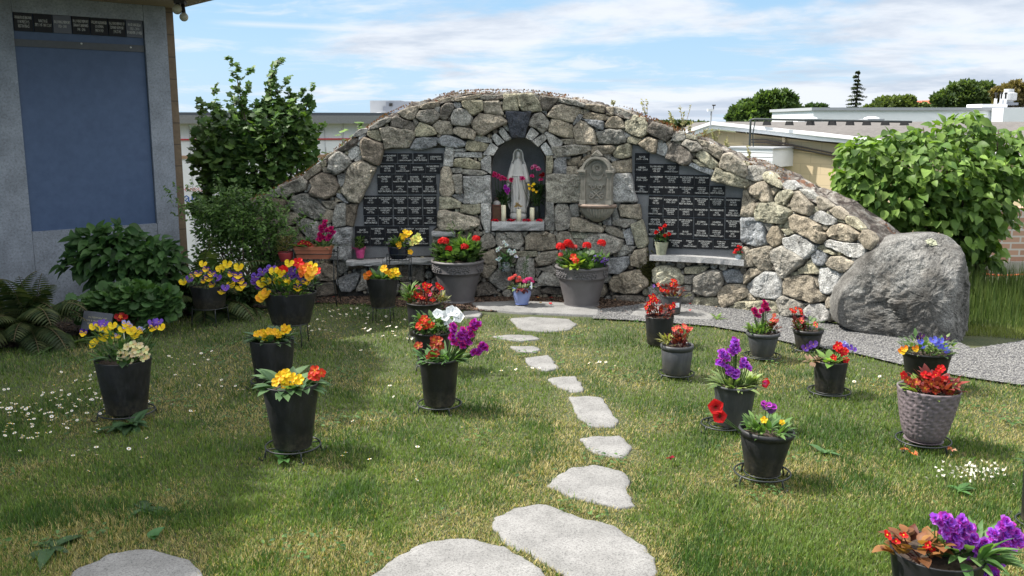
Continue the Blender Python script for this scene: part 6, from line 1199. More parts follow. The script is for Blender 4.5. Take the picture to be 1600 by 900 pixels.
def tall_stand(px0, px1, pyt, Y, z1, label, legs=4, crown=False, pyb=None):
    a = at(px0, pyt, Y); b = at(px1, pyt, Y); cx_ = (a.x+b.x)/2; hw = (b.x-a.x)/2; d = .09; zt = a.z; t = MB()
    ring = [(-hw, -d, zt), (hw, -d, zt), (hw, d, zt), (-hw, d, zt)]; t.tube(ring, .004, 5, True); t.tube([(x, y, zt-.05) for x, y, z in ring], .0035, 5, True)
    for x, y, z in ring: t.tube([(x*1.0, y, zt+(.03 if crown else 0)), (x*.93, y*.9, zt*.5), (x*1.08, y*1.1, .0)], .0045, 6)
    if crown:
        for x, y, z in ring: t.ball((x, y, zt+.035), .011, 8, 6)
    for i in range(1, 6): f = -1+i/3; t.tube([(hw*f, -d, zt-.05), (hw*f, d, zt-.05)], .003, 5)
    t.tube([(-hw*.95, -d*.92, zt*.45), (hw*.95, -d*.92, zt*.45)], .003, 5)
    o = t.build('plant_stand', WIRE, smooth=True); o.location = (cx_, Y, 0); props(o, label, 'plant stand', 'black wire plant stands'); return Vector((cx_, Y, zt-.05))
s = tall_stand(462, 525, 395, 8.05, 0, 'tall black wire stand with ball finials holding the terracotta window box', crown=True)
t = empty('window_box', (at(491, 400, 8.05).x, 8.05, s.z+.004), 0, 'long terracotta window box with a magenta stock on the tall stand', 'window box'); k = pix(0, 8.05); W_, H_ = 29*k, 20*k; mb = MB()
def boxpot(mb, w0, w1, d0, d1, h):
    vs = [(-w0, -d0, 0), (w0, -d0, 0), (w0, d0, 0), (-w0, d0, 0), (-w1, -d1, h*.72), (w1, -d1, h*.72), (w1, d1, h*.72), (-w1, d1, h*.72)]
    r_ = [(x*1.05, y*1.08, h*.72) for x, y, z in vs[4:]]+[(x*1.07, y*1.1, h) for x, y, z in vs[4:]]+[(x*.97, y*.92, h) for x, y, z in vs[4:]]+[(x*.94, y*.9, h*.8) for x, y, z in vs[4:]]; vs += r_
    fs = [(3, 2, 1, 0)]; 
    for a in range(5): fs += [(a*4+i, a*4+(i+1) % 4, (a+1)*4+(i+1) % 4, (a+1)*4+i) for i in range(4)]
    mb.add(vs, fs)
boxpot(mb, W_*.86, W_*.95, .065, .075, H_); mb.build('pot', TERRA, t); mb = MB(); mb.add([(-W_*.9, -.07, H_*.86), (W_*.9, -.07, H_*.86), (W_*.9, .07, H_*.86), (-W_*.9, .07, H_*.86)], [(0, 1, 2, 3)]); mb.build('soil', SOIL, t)
P = dict(t=t, x=t.location.x, Y=8.05, zb=t.location.z, h=H_, rt=.09, rb=.09, k=k)
foliage('foliage', t, H_-.01, .09, 16, .11, .55, (.07, .14, .06), (.20, .24, .08), (-.1, .7), r0=.05).location = (-.1, -.02, 0); foliage('foliage', t, H_-.01, .09, 60, .10, .17, (.07, .13, .06), (.15, .21, .10), (.1, 1.3), r0=.05).location = (.09, 0, 0)
foliage('foliage', t, H_-.01, .09, 40, .06, .3, (.05, .12, .05), (.1, .18, .07), (.4, 1.4), r0=.04, zj=.05).location = (-.07, 0, 0)
bl(P, 'ruffle', 'magenta', [(501,356),(508,352),(517,357),(500,368),(503,362),(514,369),(511,360),(519,362),(508,347),(498,374),(512,374),(505,370)], 5.4, 'rose', dy=0); bl(P, 'beg', 'dkred', [(470,381),(475,379),(480,380),(484,383)], 5.5, dy=-.06)
P = ledgepot(447, 408, 9, 393, 13, .62, m_plain('red_plastic', (.28, .035, .04), .5, .15, 10), 'dull red pot with a dry bushy plant left of the terracotta box'); P['t'].location = (at(447, 408, 8.0).x, 8.0, at(447, 408, 8.0).z)
foliage('dry_foliage', P['t'], P['h'], P['rt'], 170, .035, .4, (.10, .09, .03), (.19, .17, .07), (.3, 1.5), r0=.07, zj=.13)
tall_stand(434, 460, 408, 8.0, 0, 'black wire stand under the dull red pot', crown=False).z
s = tall_stand(606, 641, 396, 8.1, 0, 'slim black wire stand with a basket of thin bars under the glossy dark pot')
c = at(623, 407, 8.1); k = pix(0, 8.1); t = empty('flower_pot', (c.x, 8.1, s.z+.004), 0, 'glossy blue-black bowl of yellow and pale primroses before the left memorial panel', 'flower pot', None); mb = MB(); h = 20*k; mb.lathe(prof_pot(15*k, 17*k, h, 'glaze'), 28); mb.build('pot', m_plain('dark_glaze', (.015, .018, .028), .12, .4, 14), t, smooth=True)
P = dict(t=t, x=c.x, Y=8.1, zb=t.location.z, h=h, rt=17*k, rb=15*k, k=k); foliage('foliage', t, h-.01, .09, 60, .085, .4, (.05, .11, .03), (.16, .24, .07), (.1, 1.4), r0=.05, zj=.05)
bl(P, 'prim', 'yellow', [(628,369),(633,362),(640,364),(636,368),(629,374)], 5.2, dy=-.03); bl(P, 'prim', 'pale', [(645,374),(653,368),(648,372),(651,378),(644,380),(655,374)], 5, dy=-.05); bl(P, 'prim', 'gold', [(623,382),(624,386),(641,394)], 5, dy=-.08)
# --- white flowers in a glass jar hung on the wall
c = onwall(790, 425, .12); k = pix(0, c.y); t = empty('hanging_flower_jar', (c.x, c.y, c.z), 0, 'white flowers in a clear jar hanging on the wall above the blue pot', 'flower jar'); GLASS = m_plain('clear_glass', (.55, .60, .60), .08, .05, 4)
g = GLASS.node_tree.nodes['Principled BSDF'] if 'Principled BSDF' in GLASS.node_tree.nodes else [x for x in GLASS.node_tree.nodes if x.bl_idname == 'ShaderNodeBsdfPrincipled'][0]; g.inputs['Transmission Weight'].default_value = .8; g.inputs['IOR'].default_value = 1.35
mb = MB(); mb.lathe([(.001, 0), (.038, .002), (.045, .02), (.045, .075), (.038, .09), (.042, .095), (.039, .095), (.035, .088), (.040, .07), (.040, .02), (.001, .006)], 20); mb.build('jar', GLASS, t, smooth=True); mb = MB(); mb.tube([(0, .03, .088), (0, .09, .13), (0, .16, .12)], .002, 5); mb.tube([(math.cos(a)*.043, math.sin(a)*.043, .086) for a in np.linspace(0, 6.28, 16, endpoint=False)], .0018, 5, True); mb.build('wire_hook', WIRE, t)
P = dict(t=t, x=c.x, Y=c.y, zb=c.z, h=.09, rt=.05, rb=.04, k=k); foliage('foliage', t, .03, .04, 46, .07, .4, (.05, .13, .06), (.14, .26, .12), (.1, 1.4), r0=.03, zj=.14)
bl(P, 'ruffle', 'white', [(787,379),(781,388),(777,391),(796,392),(804,393),(800,396),(781,404),(778,406),(806,401),(791,383)], 3.9, dy=-.03)
# ------------------------------------------------------------------ niche: statue, candles, vases
Yn = 8.5; kn = pix(0, Yn); zs = ZSILL
MARB = m_plain('pale_cast_stone', (.50, .485, .46), .7, .10, 14, .25, bscale=90)
sp = at(809.5, 340, Yn+.08); st_o = empty('statue', (sp.x, Yn+.10, zs), 0, 'pale stone statue of a robed and veiled woman with lowered open hands, in the niche', 'statue')
H = at(808, 234, Yn+.10).z-zs                  # total height
mb = MB(); Hb = H*.13                            # rounded base
mb.ball((0, 0, Hb*.40), Hb*.62, 20, 12, sc=(1.55, 1.3, 1.0), nzamp=.05); mb.build('base', MARB, st_o, smooth=True)
# robe, one continuous surface
mb = MB(); n = 56; prof = [(.10, .118, .085), (.14, .112, .082), (.20, .108, .080), (.30, .104, .076), (.40, .108, .075), (.48, .112, .074), (.54, .108, .072), (.60, .100, .068), (.66, .092, .064), (.72, .084, .060), (.78, .074, .054), (.82, .062, .047), (.85, .046, .040), (.865, .034, .034)]
vs = []
for f, a, b in prof:
    for k in range(n):
        t = 2*math.pi*k/n; fold = 1+(.055 if f < .6 else .02)*math.cos(t*11+f*3)+(.02)*math.cos(t*19-f*5); fold = 1+(fold-1)*min(1, (.9-f)*3)
        lean = .006*math.sin(f*5); vs.append((math.cos(t)*a*H*fold*.98+lean, math.sin(t)*b*H*fold, f*H))
m_ = len(prof); fs = [(i*n+k, i*n+(k+1) % n, (i+1)*n+(k+1) % n, (i+1)*n+k) for i in range(m_-1) for k in range(n)]+[tuple(range(n))[::-1], tuple((m_-1)*n+k for k in range(n))]
mb.add(vs, fs); mb.tube([(math.cos(t)*.101*H, math.sin(t)*.070*H, .635*H) for t in np.linspace(math.pi, 2*math.pi, 18)], .0065, 6)     # girdle
mb.tube([(0, -.078*H, .63*H), (.012, -.082*H, .48*H), (.008, -.086*H, .30*H)], [.007, .006, .004], 6)
# head with face
hz = .925*H; hr = .040*H
vs = []; nu, nv = 24, 18
for i in range(nv+1):
    a = math.pi*i/nv
    for k in range(nu):
        t = 2*math.pi*k/nu; x, y, z = math.sin(a)*math.cos(t), math.sin(a)*math.sin(t), math.cos(a); r = 1.0
        if y < -.2:
            fx = x/.9
            r += .16*math.exp(-((fx)/.13)**2-((z+.08)/.22)**2)         # nose
            r -= .09*math.exp(-((abs(fx)-.34)/.16)**2-((z-.16)/.13)**2) # eye sockets
            r += .05*math.exp(-((fx)/.22)**2-((z+.42)/.07)**2)         # lips
            r -= .04*math.exp(-((fx)/.25)**2-((z+.54)/.05)**2); r += .06*math.exp(-((fx)/.25)**2-((z+.75)/.16)**2)
        vs.append((x*hr*.80*r, y*hr*.95*r-.008*H, hz+z*hr*1.18*(1 if z > 0 else 1.06)))
mb.add(vs, [(i*nu+k, (i+1)*nu+k, (i+1)*nu+(k+1) % nu, i*nu+(k+1) % nu) for i in range(nv) for k in range(nu)])
mb.tube([(0, 0, .85*H), (0, -.004*H, .90*H)], [.024*H, .021*H], 14)
# arms in wide sleeves, lowered and held out
for s in (-1, 1):
    mb.tube([(s*.066*H, -.005*H, .80*H), (s*.098*H, -.015*H, .70*H), (s*.120*H, -.030*H, .60*H), (s*.135*H, -.050*H, .535*H)], [.034*H, .036*H, .034*H, .030*H], 14)
    w_ = Vector((s*.138*H, -.058*H, .522*H)); hd = Vector((s*.35, -.55, -.75)).normalized(); sd = Vector((s*.8, .5, 0)).normalized()*.5
    mb.tube([w_, w_+hd*.022*H], [.012*H, .013*H], 8)
    for q in range(4): o_ = w_+hd*.022*H+Vector((1, .2, 0)).normalized()*(q-1.5)*.0062*H; l_ = (.026, .031, .029, .022)[q]*H; mb.tube([o_, o_+hd*l_*.55, o_+hd*l_+Vector((0, -.002, 0))], [.0040*H, .0036*H, .0025*H], 6)
    o_ = w_+hd*.008*H-Vector((s*.010*H, 0, 0)); mb.tube([o_, o_+(hd+Vector((-s*.6, -.3, 0))).normalized()*.022*H], [.0042*H, .0028*H], 6)
mb.build('robed_figure', MARB, st_o, smooth=True)
# veil / mantle falling behind the arms
mb = MB(); vs = []; L_ = [(1.0, .004, .004), (.997, .020, .020), (.988, .034, .034), (.975, .046, .046), (.94, .060, .052), (.90, .062, .054), (.86, .066, .058), (.82, .082, .064), (.76, .104, .070), (.68, .128, .078), (.58, .150, .084), (.48, .162, .086), (.38, .160, .086), (.28, .150, .084), (.20, .128, .080), (.15, .10, .075)]
n = 44
for li, (f, a, b) in enumerate(L_):
    for k in range(n):
        span = 1.12*math.pi if f > .86 else math.pi*(1.02 if f > .5 else .98); t = -span/2+math.pi/2+span*(k/(n-1)); fold = 1+(.05*math.cos(k*1.35+f*6) if f < .85 else .0); vs.append((math.cos(t)*a*H*fold, math.sin(t)*b*H*fold-.006*H, f*H))
m_ = len(L_); fs = [(i*n+k, i*n+k+1, (i+1)*n+k+1, (i+1)*n+k) for i in range(m_-1) for k in range(n-1)]; mb.add(vs, fs)
v = mb.build('veil', MARB, st_o, smooth=True); sm_ = v.modifiers.new('s', 'SOLIDIFY'); sm_.thickness = .009
WAX = m_plain('candle_wax', (.74, .68, .50), .5, .04, 6); WICK = m_plain('wick', (.03, .03, .03), .9)
for xa, xb, yt, yb, dy, lb in [(783, 790.6, 319.7, 344.6, -.02, 'tallest cream pillar candle on the niche sill, left of the statue'), (807, 814.5, 326, 344.6, -.03, 'middle cream pillar candle standing before the statue'), (827.6, 835, 323, 344, -.02, 'cream pillar candle on the niche sill, right of the statue')]:
    Yk = Yn+dy; b = at((xa+xb)/2, yb, Yk); r = (xb-xa)/2*kn; h = (yb-yt)*kn; t = empty('candle', (b.x, Yk, zs+.001), 0, lb, 'candle', 'pillar candles on the niche sill')
    mb = MB(); mb.lathe([(.001, 0), (r, 0), (r, h*.5), (r*.99, h-.004), (r*.93, h), (r*.75, h-.004), (.001, h-.006)], 20); mb.build('wax', WAX, t, smooth=True); mb = MB(); mb.tube([(0, 0, h-.01), (.002, 0, h+.012)], .0014, 5); mb.build('wick', WICK, t)
RUSTY = m_plain('rusty_metal', (.11, .035, .022), .7, .5, 30, .3)
def small_vase(px, Yk, h, r, m, label, cat='flower vase'):
    t = empty('flower_vase', (at(px, 340, Yk).x, Yk, zs+.001), 0, label, cat); mb = MB(); mb.lathe([(.001, 0), (r*.8, 0), (r, h*.25), (r*.9, h*.7), (r*.75, h*.9), (r*.9, h), (r*.8, h), (r*.65, h*.9), (r*.7, h*.3), (.001, h*.05)], 20); mb.build('vase', m, t, smooth=True)
    return dict(t=t, x=t.location.x, Y=Yk, zb=zs, h=h, rt=r, rb=r, k=kn)
VG = m_plain('smoky_glass', (.03, .035, .035), .1, .3, 8)
P = small_vase(787, Yn+.12, .13, .030, VG, 'dark vase of pink roses at the left of the niche'); foliage('foliage', P['t'], P['h'], .04, 70, .075, .45, (.02, .05, .02), (.07, .13, .05), (-.2, 1.4), r0=.05, zj=.12); foliage('pale_leaves', P['t'], P['h'], .03, 8, .07, .3, (.16, .28, .12), (.28, .40, .2), (-.9, .2), r0=.01, low=.05)
bl(P, 'ruffle', 'pink', [(773,273),(785,279),(778,276)], 4.8, 'rose', dy=-.08, stem=G_D); bl(P, 'ruffle', 'rose', [(799,281),(789,280)], 4.4, dy=-.08, stem=G_D); bl(P, 'ruffle', 'plum', [(789.6,293),(794,297),(792,300)], 4, dy=-.1)
P = small_vase(839, Yn+.12, .15, .032, VG, 'dark vase of pink and yellow flowers at the right of the niche'); foliage('foliage', P['t'], P['h'], .04, 120, .065, .4, (.02, .05, .02), (.07, .13, .05), (-.3, 1.4), r0=.055, zj=.16)
bl(P, 'ruffle', 'ltpink', [(836,261),(841,264),(832,262)], 4.2, 'pink', dy=-.08, stem=G_D); bl(P, 'ruffle', 'pink', [(816,279.5),(831,275),(845,281)], 4.0, dy=-.08, stem=G_D); bl(P, 'prim', 'yellow', [(831,291),(827,295),(834,288),(826,289),(833,297),(838,300)], 2.6, dy=-.12); bl(P, 'ruffle', 'dkred', [(848,273),(846,275)], 3.6, dy=-.08)
t = empty('lantern', (at(776, 340, Yn+.02).x, Yn+.03, zs+.001), 0, 'small rusty lantern with a pale dome in the left corner of the niche', 'lantern'); mb = MB(); w_ = .034
for sx_ in (-1, 1):
    for sy_ in (-1, 1): mb.box((sx_*w_, sy_*w_, .075), (.007, .007, .13))
mb.box((0, 0, .006), (.080, .080, .012)); mb.box((0, 0, .142), (.080, .080, .010)); mb.tube([(math.cos(a)*.014, 0, .195+math.sin(a)*.014) for a in np.linspace(0, 6.28, 12, endpoint=False)], .002, 5, True); mb.build('frame', RUSTY, t); mb = MB(); mb.box((0, 0, .075), (.060, .060, .12)); mb.build('panes', m_plain('amber_glass', (.09, .04, .025), .2, .3), t); mb = MB(); mb.lathe([(.036, .147), (.033, .165), (.022, .178), (.001, .184)], 16); mb.build('dome', m_plain('dull_tin', (.25, .24, .23), .5), t, smooth=True)
t = empty('dried_wreath', (at(810, 320, Yn-.01).x, Yn+.0, at(810, 322, Yn).z), 0, 'small dried golden sprig at the feet of the statue', 'dried flowers'); mb = MB()
for i in range(30): a = random.uniform(-.3, 3.4); d = Vector((math.cos(a), random.uniform(-.3, .3), math.sin(a)))*.05*random.uniform(.4, 1); s_ = Vector((-math.sin(a), 0, math.cos(a)))*.006; mb.add([(0, 0, 0), d*.5+s_, d, d*.5-s_], [(0, 1, 2, 3)], (.32, .22, .10))
mb.build('dry_leaves', LEAF, t); mb = MB(); mb.tube([(0, 0, -.10), (0, 0, 0)], .002, 5); mb.build('stem', WICK, t)
for i, (px, cc) in enumerate([(771, 'red'), (775.5, 'red'), (795, 'dkred'), (799, 'red'), (803, 'dkred'), (819, 'red'), (824, 'dkred'), (826, 'red'), (841, 'red'), (845, 'coral')]):
    b = at(px, 341, Yn-.06); o = bloom('ruffle', cc, (b.x, Yn-.045-.012*(i % 2), zs+.006), .022, None, (random.uniform(-.3, .3), -.5, 1), 'rose', name='fallen_rose')
    props(o, ['red rose head at the left end of the niche sill', 'red rose head beside the lantern on the niche sill', 'dark rose head right of the tallest candle', 'red rose head second to the right of the tallest candle', 'dark rose head just left of the middle candle', 'red rose head just right of the middle candle', 'dark rose head between the middle and right candles', 'red rose head touching the right candle on its left', 'red rose head right of the right candle', 'coral rose head at the right end of the niche sill'][i], 'rose', 'rose heads lying on the niche sill')
# ------------------------------------------------------------------ wall fountain
Yw = 8.5-.04; kf = pix(0, Yw); c0 = onwall(934, 318, .06); T, Nn = wframe(c0.x); ft = empty('wall_fountain', (c0.x, c0.y, at(934, 318, c0.y).z), math.atan2(T.y, T.x), 'weathered stone wall fountain with an arched back plate and fluted half bowl', 'fountain')
CAST = m_plain('weathered_cast_stone', (.25, .235, .20), .85, .28, 18, .35, bscale=120)
def fx(px): return (px-934)*kf
def fz(py): return (318-py)*kf
mb = MB(); pl = [(fx(916.5), fz(318)), (fx(951), fz(318)), (fx(951), fz(270))]+[(fx(934+17.3*math.cos(a)), fz(268-17.3*math.sin(a))) for a in np.linspace(.0, math.pi, 20)]+[(fx(916.5), fz(270))]
mb.prism([(x, y) for x, y in pl], .05, Vector((0, -.055, 0)), Vector((1, 0, 0)), UZ, Vector((0, -1, 0))); mb.build('back_plate', CAST, ft)
mb = MB()
for (ro, ri, dd_) in ((23.0, 19.5, .105), (20.2, 17.2, .085)):
    A = [(math.cos(a), math.sin(a)) for a in np.linspace(-.18, math.pi+.18, 28)]; vs = []
    for c, s in A: vs += [(fx(934+ri*c), -dd_, fz(267-ri*s)), (fx(934+ro*c), -dd_, fz(267-ro*s)), (fx(934+ro*c), .0, fz(267-ro*s)), (fx(934+ri*c), .0, fz(267-ri*s))]
    fs = [(i*4+k, i*4+(k+1) % 4, (i+1)*4+(k+1) % 4, (i+1)*4+k) for i in range(27) for k in range(4)]+[(0, 1, 2, 3), (108+3, 108+2, 108+1, 108)]; mb.add(vs, fs)
mb.build('arch_moulding', CAST, ft)
mb = MB(); vs = [(fx(925.5), fz(243)), (fx(942.5), fz(243)), (fx(939), fz(239)), (fx(935.5), fz(236)), (fx(934), fz(234.5)), (fx(932.5), fz(236)), (fx(929), fz(239))]; mb.prism(vs[::1], .07, Vector((0, -.09, 0)), Vector((1, 0, 0)), UZ, Vector((0, -1, 0))); mb.tube([(fx(929), -.10, fz(241)), (fx(934), -.105, fz(237)), (fx(939), -.10, fz(241))], .006, 6); mb.build('finial', CAST, ft)
for s in (-1, 1):
    mb = MB(); cxp = 934+s*20.6
    mb.box((fx(cxp), -.045, (fz(275)+fz(312))/2), (7.2*kf, .09, fz(275)-fz(312)))
    for q in (-1, 0, 1): mb.box((fx(cxp+q*2.1), -.093, (fz(277)+fz(310))/2), (1.0*kf, .008, fz(277)-fz(310)))
    mb.box((fx(cxp), -.052, (fz(312)+fz(318))/2), (9.2*kf, .11, 6*kf)); mb.box((fx(cxp), -.050, fz(273.5)), (8.6*kf, .10, 3*kf)); mb.box((fx(cxp+s*.7), -.054, fz(270.2)), (10.4*kf, .115, 3*kf)); mb.box((fx(cxp+s*1.6), -.068, fz(266.8)), (12.5*kf, .125, 3.2*kf))
    mb.prism([(fx(cxp-s*5), fz(265)), (fx(cxp+s*7), fz(265)), (fx(cxp+s*5), fz(261)), (fx(cxp+s*1), fz(258.5)), (fx(cxp-s*4.5), fz(254))][::s], .08, Vector((0, -.085, 0)), Vector((1, 0, 0)), UZ, Vector((0, -1, 0))); mb.build('pilaster', CAST, ft)
mb = MB(); zc_ = fz(263)
for k in range(20): a = 2*math.pi*k/20; c, s = math.cos(a), math.sin(a); mb.tube([(c*3.0*kf, -.060, zc_+s*3.0*kf), (c*8.2*kf, -.062, zc_+s*8.2*kf)], [.0035, .0085], 6)
mb.tube([(math.cos(a)*9.6*kf, -.064, zc_+math.sin(a)*9.6*kf) for a in np.linspace(0, 6.28, 30, endpoint=False)], .0035, 6, True); mb.ball((0, -.060, zc_), .011, 10, 6, sc=(1, .6, 1)); mb.build('sunburst', CAST, ft, smooth=True)
mb = MB()
def spiral(cx_, cz_, r, turns, s, a0, w=.0075): mb.tube([(fx(cx_)+s*math.cos(a0+t*turns*6.28)*r*kf*(1-t*.8), -.066, fz(cz_)+math.sin(a0+t*turns*6.28)*r*kf*(1-t*.8)) for t in np.linspace(0, 1, 22)], w, 6)
for s in (-1, 1):
    spiral(934+s*5.5, 291, 4.2, 1.3, s, 2.2); spiral(934+s*8.5, 306, 4.6, 1.3, s, 1.2); spiral(934+s*10.5, 289.5, 2.0, 1, s, 0)
    mb.tube([(fx(934+s*9.5), -.066, fz(290)), (fx(934+s*6.5), -.068, fz(297)), (fx(934), -.070, fz(302)), (fx(934-s*5.5), -.068, fz(308)), (fx(934-s*10), -.066, fz(311))], .0045, 6)
    mb.tube([(fx(934), -.066, fz(278.5)), (fx(934+s*3.2), -.068, fz(280.8)), (fx(934+s*7.5), -.068, fz(277.5)), (fx(934+s*10.5), -.066, fz(270.5))], .0045, 6)
mb.tube([(fx(929), -.066, fz(311)), (fx(934), -.070, fz(314)), (fx(939), -.066, fz(311)), (fx(934), -.070, fz(309))], .0045, 6, True); mb.build('scrollwork', CAST, ft, smooth=True)
mb = MB(); nb = 240; prb = [(2.0, 29.0, 0), (7, 27.2, .6), (13, 24.4, 1), (18.5, 20.4, 1), (22.5, 15, 1), (25.2, 10, 1), (26.2, 6.2, 1)]; vs = []; R0 = kf
def bw(r, z, t, fl): f = 1+fl*.045*(abs(math.cos(t*17))-.5)*2; return (math.cos(t)*r*kf*f, -math.sin(t)*r*kf*.80*f-.01, -z*kf)
for r, z, fl in prb: vs += [bw(r, z, math.pi*k/(nb-1), fl) for k in range(nb)]
mb.add(vs, [(i*nb+k, (i+1)*nb+k, (i+1)*nb+k+1, i*nb+k+1) for i in range(len(prb)-1) for k in range(nb-1)]+[tuple(range(nb))]); mb.build('bowl', CAST, ft, smooth=True)
mb = MB(); prr = [(25.5, 6.2), (28.5, 5.6), (30.3, 3.8), (30.6, 1.6), (29.6, .4), (27.5, .2), (25.0, 1.8), (22, 4.5), (4, 6)]; vs = []
for i, (r, z) in enumerate(prr): vs += [bw(r*(1+(.012*math.cos(k*2.1) if 0 < i < 5 else 0)), z+(.25*math.cos(k*2.1) if 0 < i < 5 else 0), math.pi*k/(nb-1), 0) for k in range(nb)]
mb.add(vs, [(i*nb+k, (i+1)*nb+k, (i+1)*nb+k+1, i*nb+k+1) for i in range(len(prr)-1) for k in range(nb-1)]); mb.build('bowl_rim', m_plain('rosy_cast_stone', (.27, .205, .165), .85, .25, 25, .35), ft, smooth=True)
mb = MB(); mb.box((0, -.05, fz(318.6)), (46*kf, .10, 2.4*kf)); mb.build('base_shelf', CAST, ft)
# ------------------------------------------------------------------ left building
FA = at(285, 350, 8.75); FA.z = 0; fd = Vector((-.83, -.70, 0)).normalized(); fn_ = Vector((fd.y, -fd.x, 0)); fn_ = fn_ if fn_.y < 0 else -fn_
ang = math.atan2(-fd.y, -fd.x)          # local +x runs along the facade to the right
def fac(px, py):                      # pixel -> (s along facade leftwards from FA, z)
    d = ray(px, py); t = (FA.dot(fn_))/(d.dot(fn_)) if abs(d.dot(fn_)) > 1e-9 else 0; o = Vector((0, 0, CH)); t = ((FA-o).dot(Vector((fn_.x, fn_.y, 0))))/(d.x*fn_.x+d.y*fn_.y); p = o+d*t; return -((p-FA).dot(fd)), p.z
bd = empty('memorial_building', FA[:], ang, 'building with a pale blue granite face around a dark blue shutter, left edge', 'building')
def fp(px, py): s, z = fac(px, py); return s, z
BLUEG = m_granite('blue_grey_granite', (.26, .29, .335), .60, .45, 55, .1, .16)
sL, sR = -3.4, fac(270, 200)[0]; xdl, xdr = fac(35, 200)[0], fac(236, 200)[0]; zt_ = (fac(22, 45)[1]+fac(228, 62)[1])/2; zp = (fac(22, 18)[1]+fac(225, 33)[1])/2; zb_ = (fac(47, 362)[1]+fac(243, 350)[1])/2
def lbox(mb, x0, x1, y0, y1, z0, z1): mb.box(((x0+x1)/2, (y0+y1)/2, (z0+z1)/2), (x1-x0, y1-y0, z1-z0))
ZR = at(294, 15, FA.y+.2).z
mb = MB(); lbox(mb, sL, xdl, 0, .08, -.1, ZR); mb.build('granite_slab', BLUEG, bd); mb = MB(); lbox(mb, xdr, sR, 0, .08, -.1, ZR); mb.build('granite_slab', BLUEG, bd)
mb = MB(); lbox(mb, xdl+.003, xdr-.003, 0.002, .08, zp, ZR); mb.build('granite_slab', BLUEG, bd); mb = MB(); lbox(mb, xdl+.003, xdr-.003, 0.002, .08, -.1, zb_); mb.build('granite_slab', BLUEG, bd)
def b_blue(t, p, o):
    c = tramp(t, tnoise(t, 14, 8, .7), [(.35, (.046, .080, .158)), (.65, (.060, .100, .188))]); c = tmix(t, tramp(t, tnoise(t, 130, 4, .7), [(.66, 0.0), (.74, .4)]), c, (.16, .2, .3)); t.links.new(c, p.inputs['Base Color']); p.inputs['Roughness'].default_value = .5; tbump(t, p, tnoise(t, 200, 4), .1, .005)
mb = MB(); lbox(mb, xdl+.004, xdr-.004, .030, .05, zb_, zp); mb.build('blue_shutter', mat('blue_board', b_blue), bd)
za = (fac(24, 58)[1]+fac(228, 73)[1])/2; zb2 = (fac(24, 71)[1]+fac(228, 82)[1])/2
mb = MB(); lbox(mb, xdl+.006, xdr-.006, .018, .028, zb2, za); br = mb.build('batten', m_plain('grey_trim', (.085, .09, .10), .6, .1), bd)
for px in (128, 205): s, z = fac(px, 68 if px < 200 else 74); mb = MB(); mb.ball((s, .014, z), .009, 8, 6, sc=(1, .5, 1)); o = mb.build('screw', m_plain('steel', (.6, .6, .6), .3, metal=1), br)
TAN = m_plain('tan_block', (.20, .155, .105), .85, .12, 12, .4)
def b_tanblk(t, p, o):
    co = t.nodes.new('ShaderNodeTexCoord'); sx_ = t.nodes.new('ShaderNodeSeparateXYZ'); t.links.new(co.outputs['Object'], sx_.inputs[0])
    m1 = t.nodes.new('ShaderNodeMath'); m1.operation = 'PINGPONG'; m1.inputs[1].default_value = .10; t.links.new(sx_.outputs[2], m1.inputs[0])
    c = tramp(t, tnoise(t, 30, 6), [(.3, (.125, .092, .06)), (.7, (.175, .13, .085))]); c = tmix(t, tramp(t, m1.outputs[0], [(.0, 1.0), (.003, 1.0), (.006, 0.0)]), c, (.07, .055, .04)); t.links.new(c, p.inputs['Base Color']); p.inputs['Roughness'].default_value = .9
mb = MB(); lbox(mb, sL, sR+.10, .085, 4.5, -.6, ZR); mb.build('block_wall', mat('tan_block_joints', b_tanblk), bd)
# roof with overhang towards the viewer
CREAM = m_plain('cream_soffit', (.30, .23, .16), .8, .1, 6)
ov = fac(294, 15)[0]; mb = MB(); lbox(mb, sL, sR+.16, -.98, 4.7, ZR+.002, ZR+.20); mb.build('roof', CREAM, bd)
# plaques along the lintel
pr_ = [9, 99, 190, 272, 360]; xs9 = np.linspace(xdl+.008, xdr-.008, 8); LB = [['VIVIAN ROSE BROWN', 'OUR PRECIOUS', 'REST IN PEACE'], ['NANCY ROSE', 'SEPT 1 1947 - MAY 12 2007'], ['IN LOVING MEMORY', '1926 - 2003'], ['IN LOVING MEMORY', 'SARAH F. BARNARD', '1941 - 2006'], ['WILLIAM ALEXANDER', 'GOODMAN', 'MAY 4 1929'], ['IN LOVING MEMORY OF', 'EDWARD RAYMOND', 'JUN 27 1932'], ['ROSE ANGELA', '1921 - 2010', 'FOREVER LOVED']]
GREYPLQ = m_plain('grey_plaque', (.05, .055, .065), .3, .2, 200)
for i in range(7):
    a, b = xs9[i]+.004, xs9[i+1]-.004; o = plaque('plaque', Vector(((a+b)/2, .012, (zt_+zp)/2)), Vector((1, 0, 0)), UZ, Vector((0, -1, 0)), b-a, zp-zt_-.004, LB[i], br if False else bd, mt=GREYPLQ if i in (2, 6) else PLAQ)
    o.parent = bd; o.matrix_parent_inverse = Matrix()
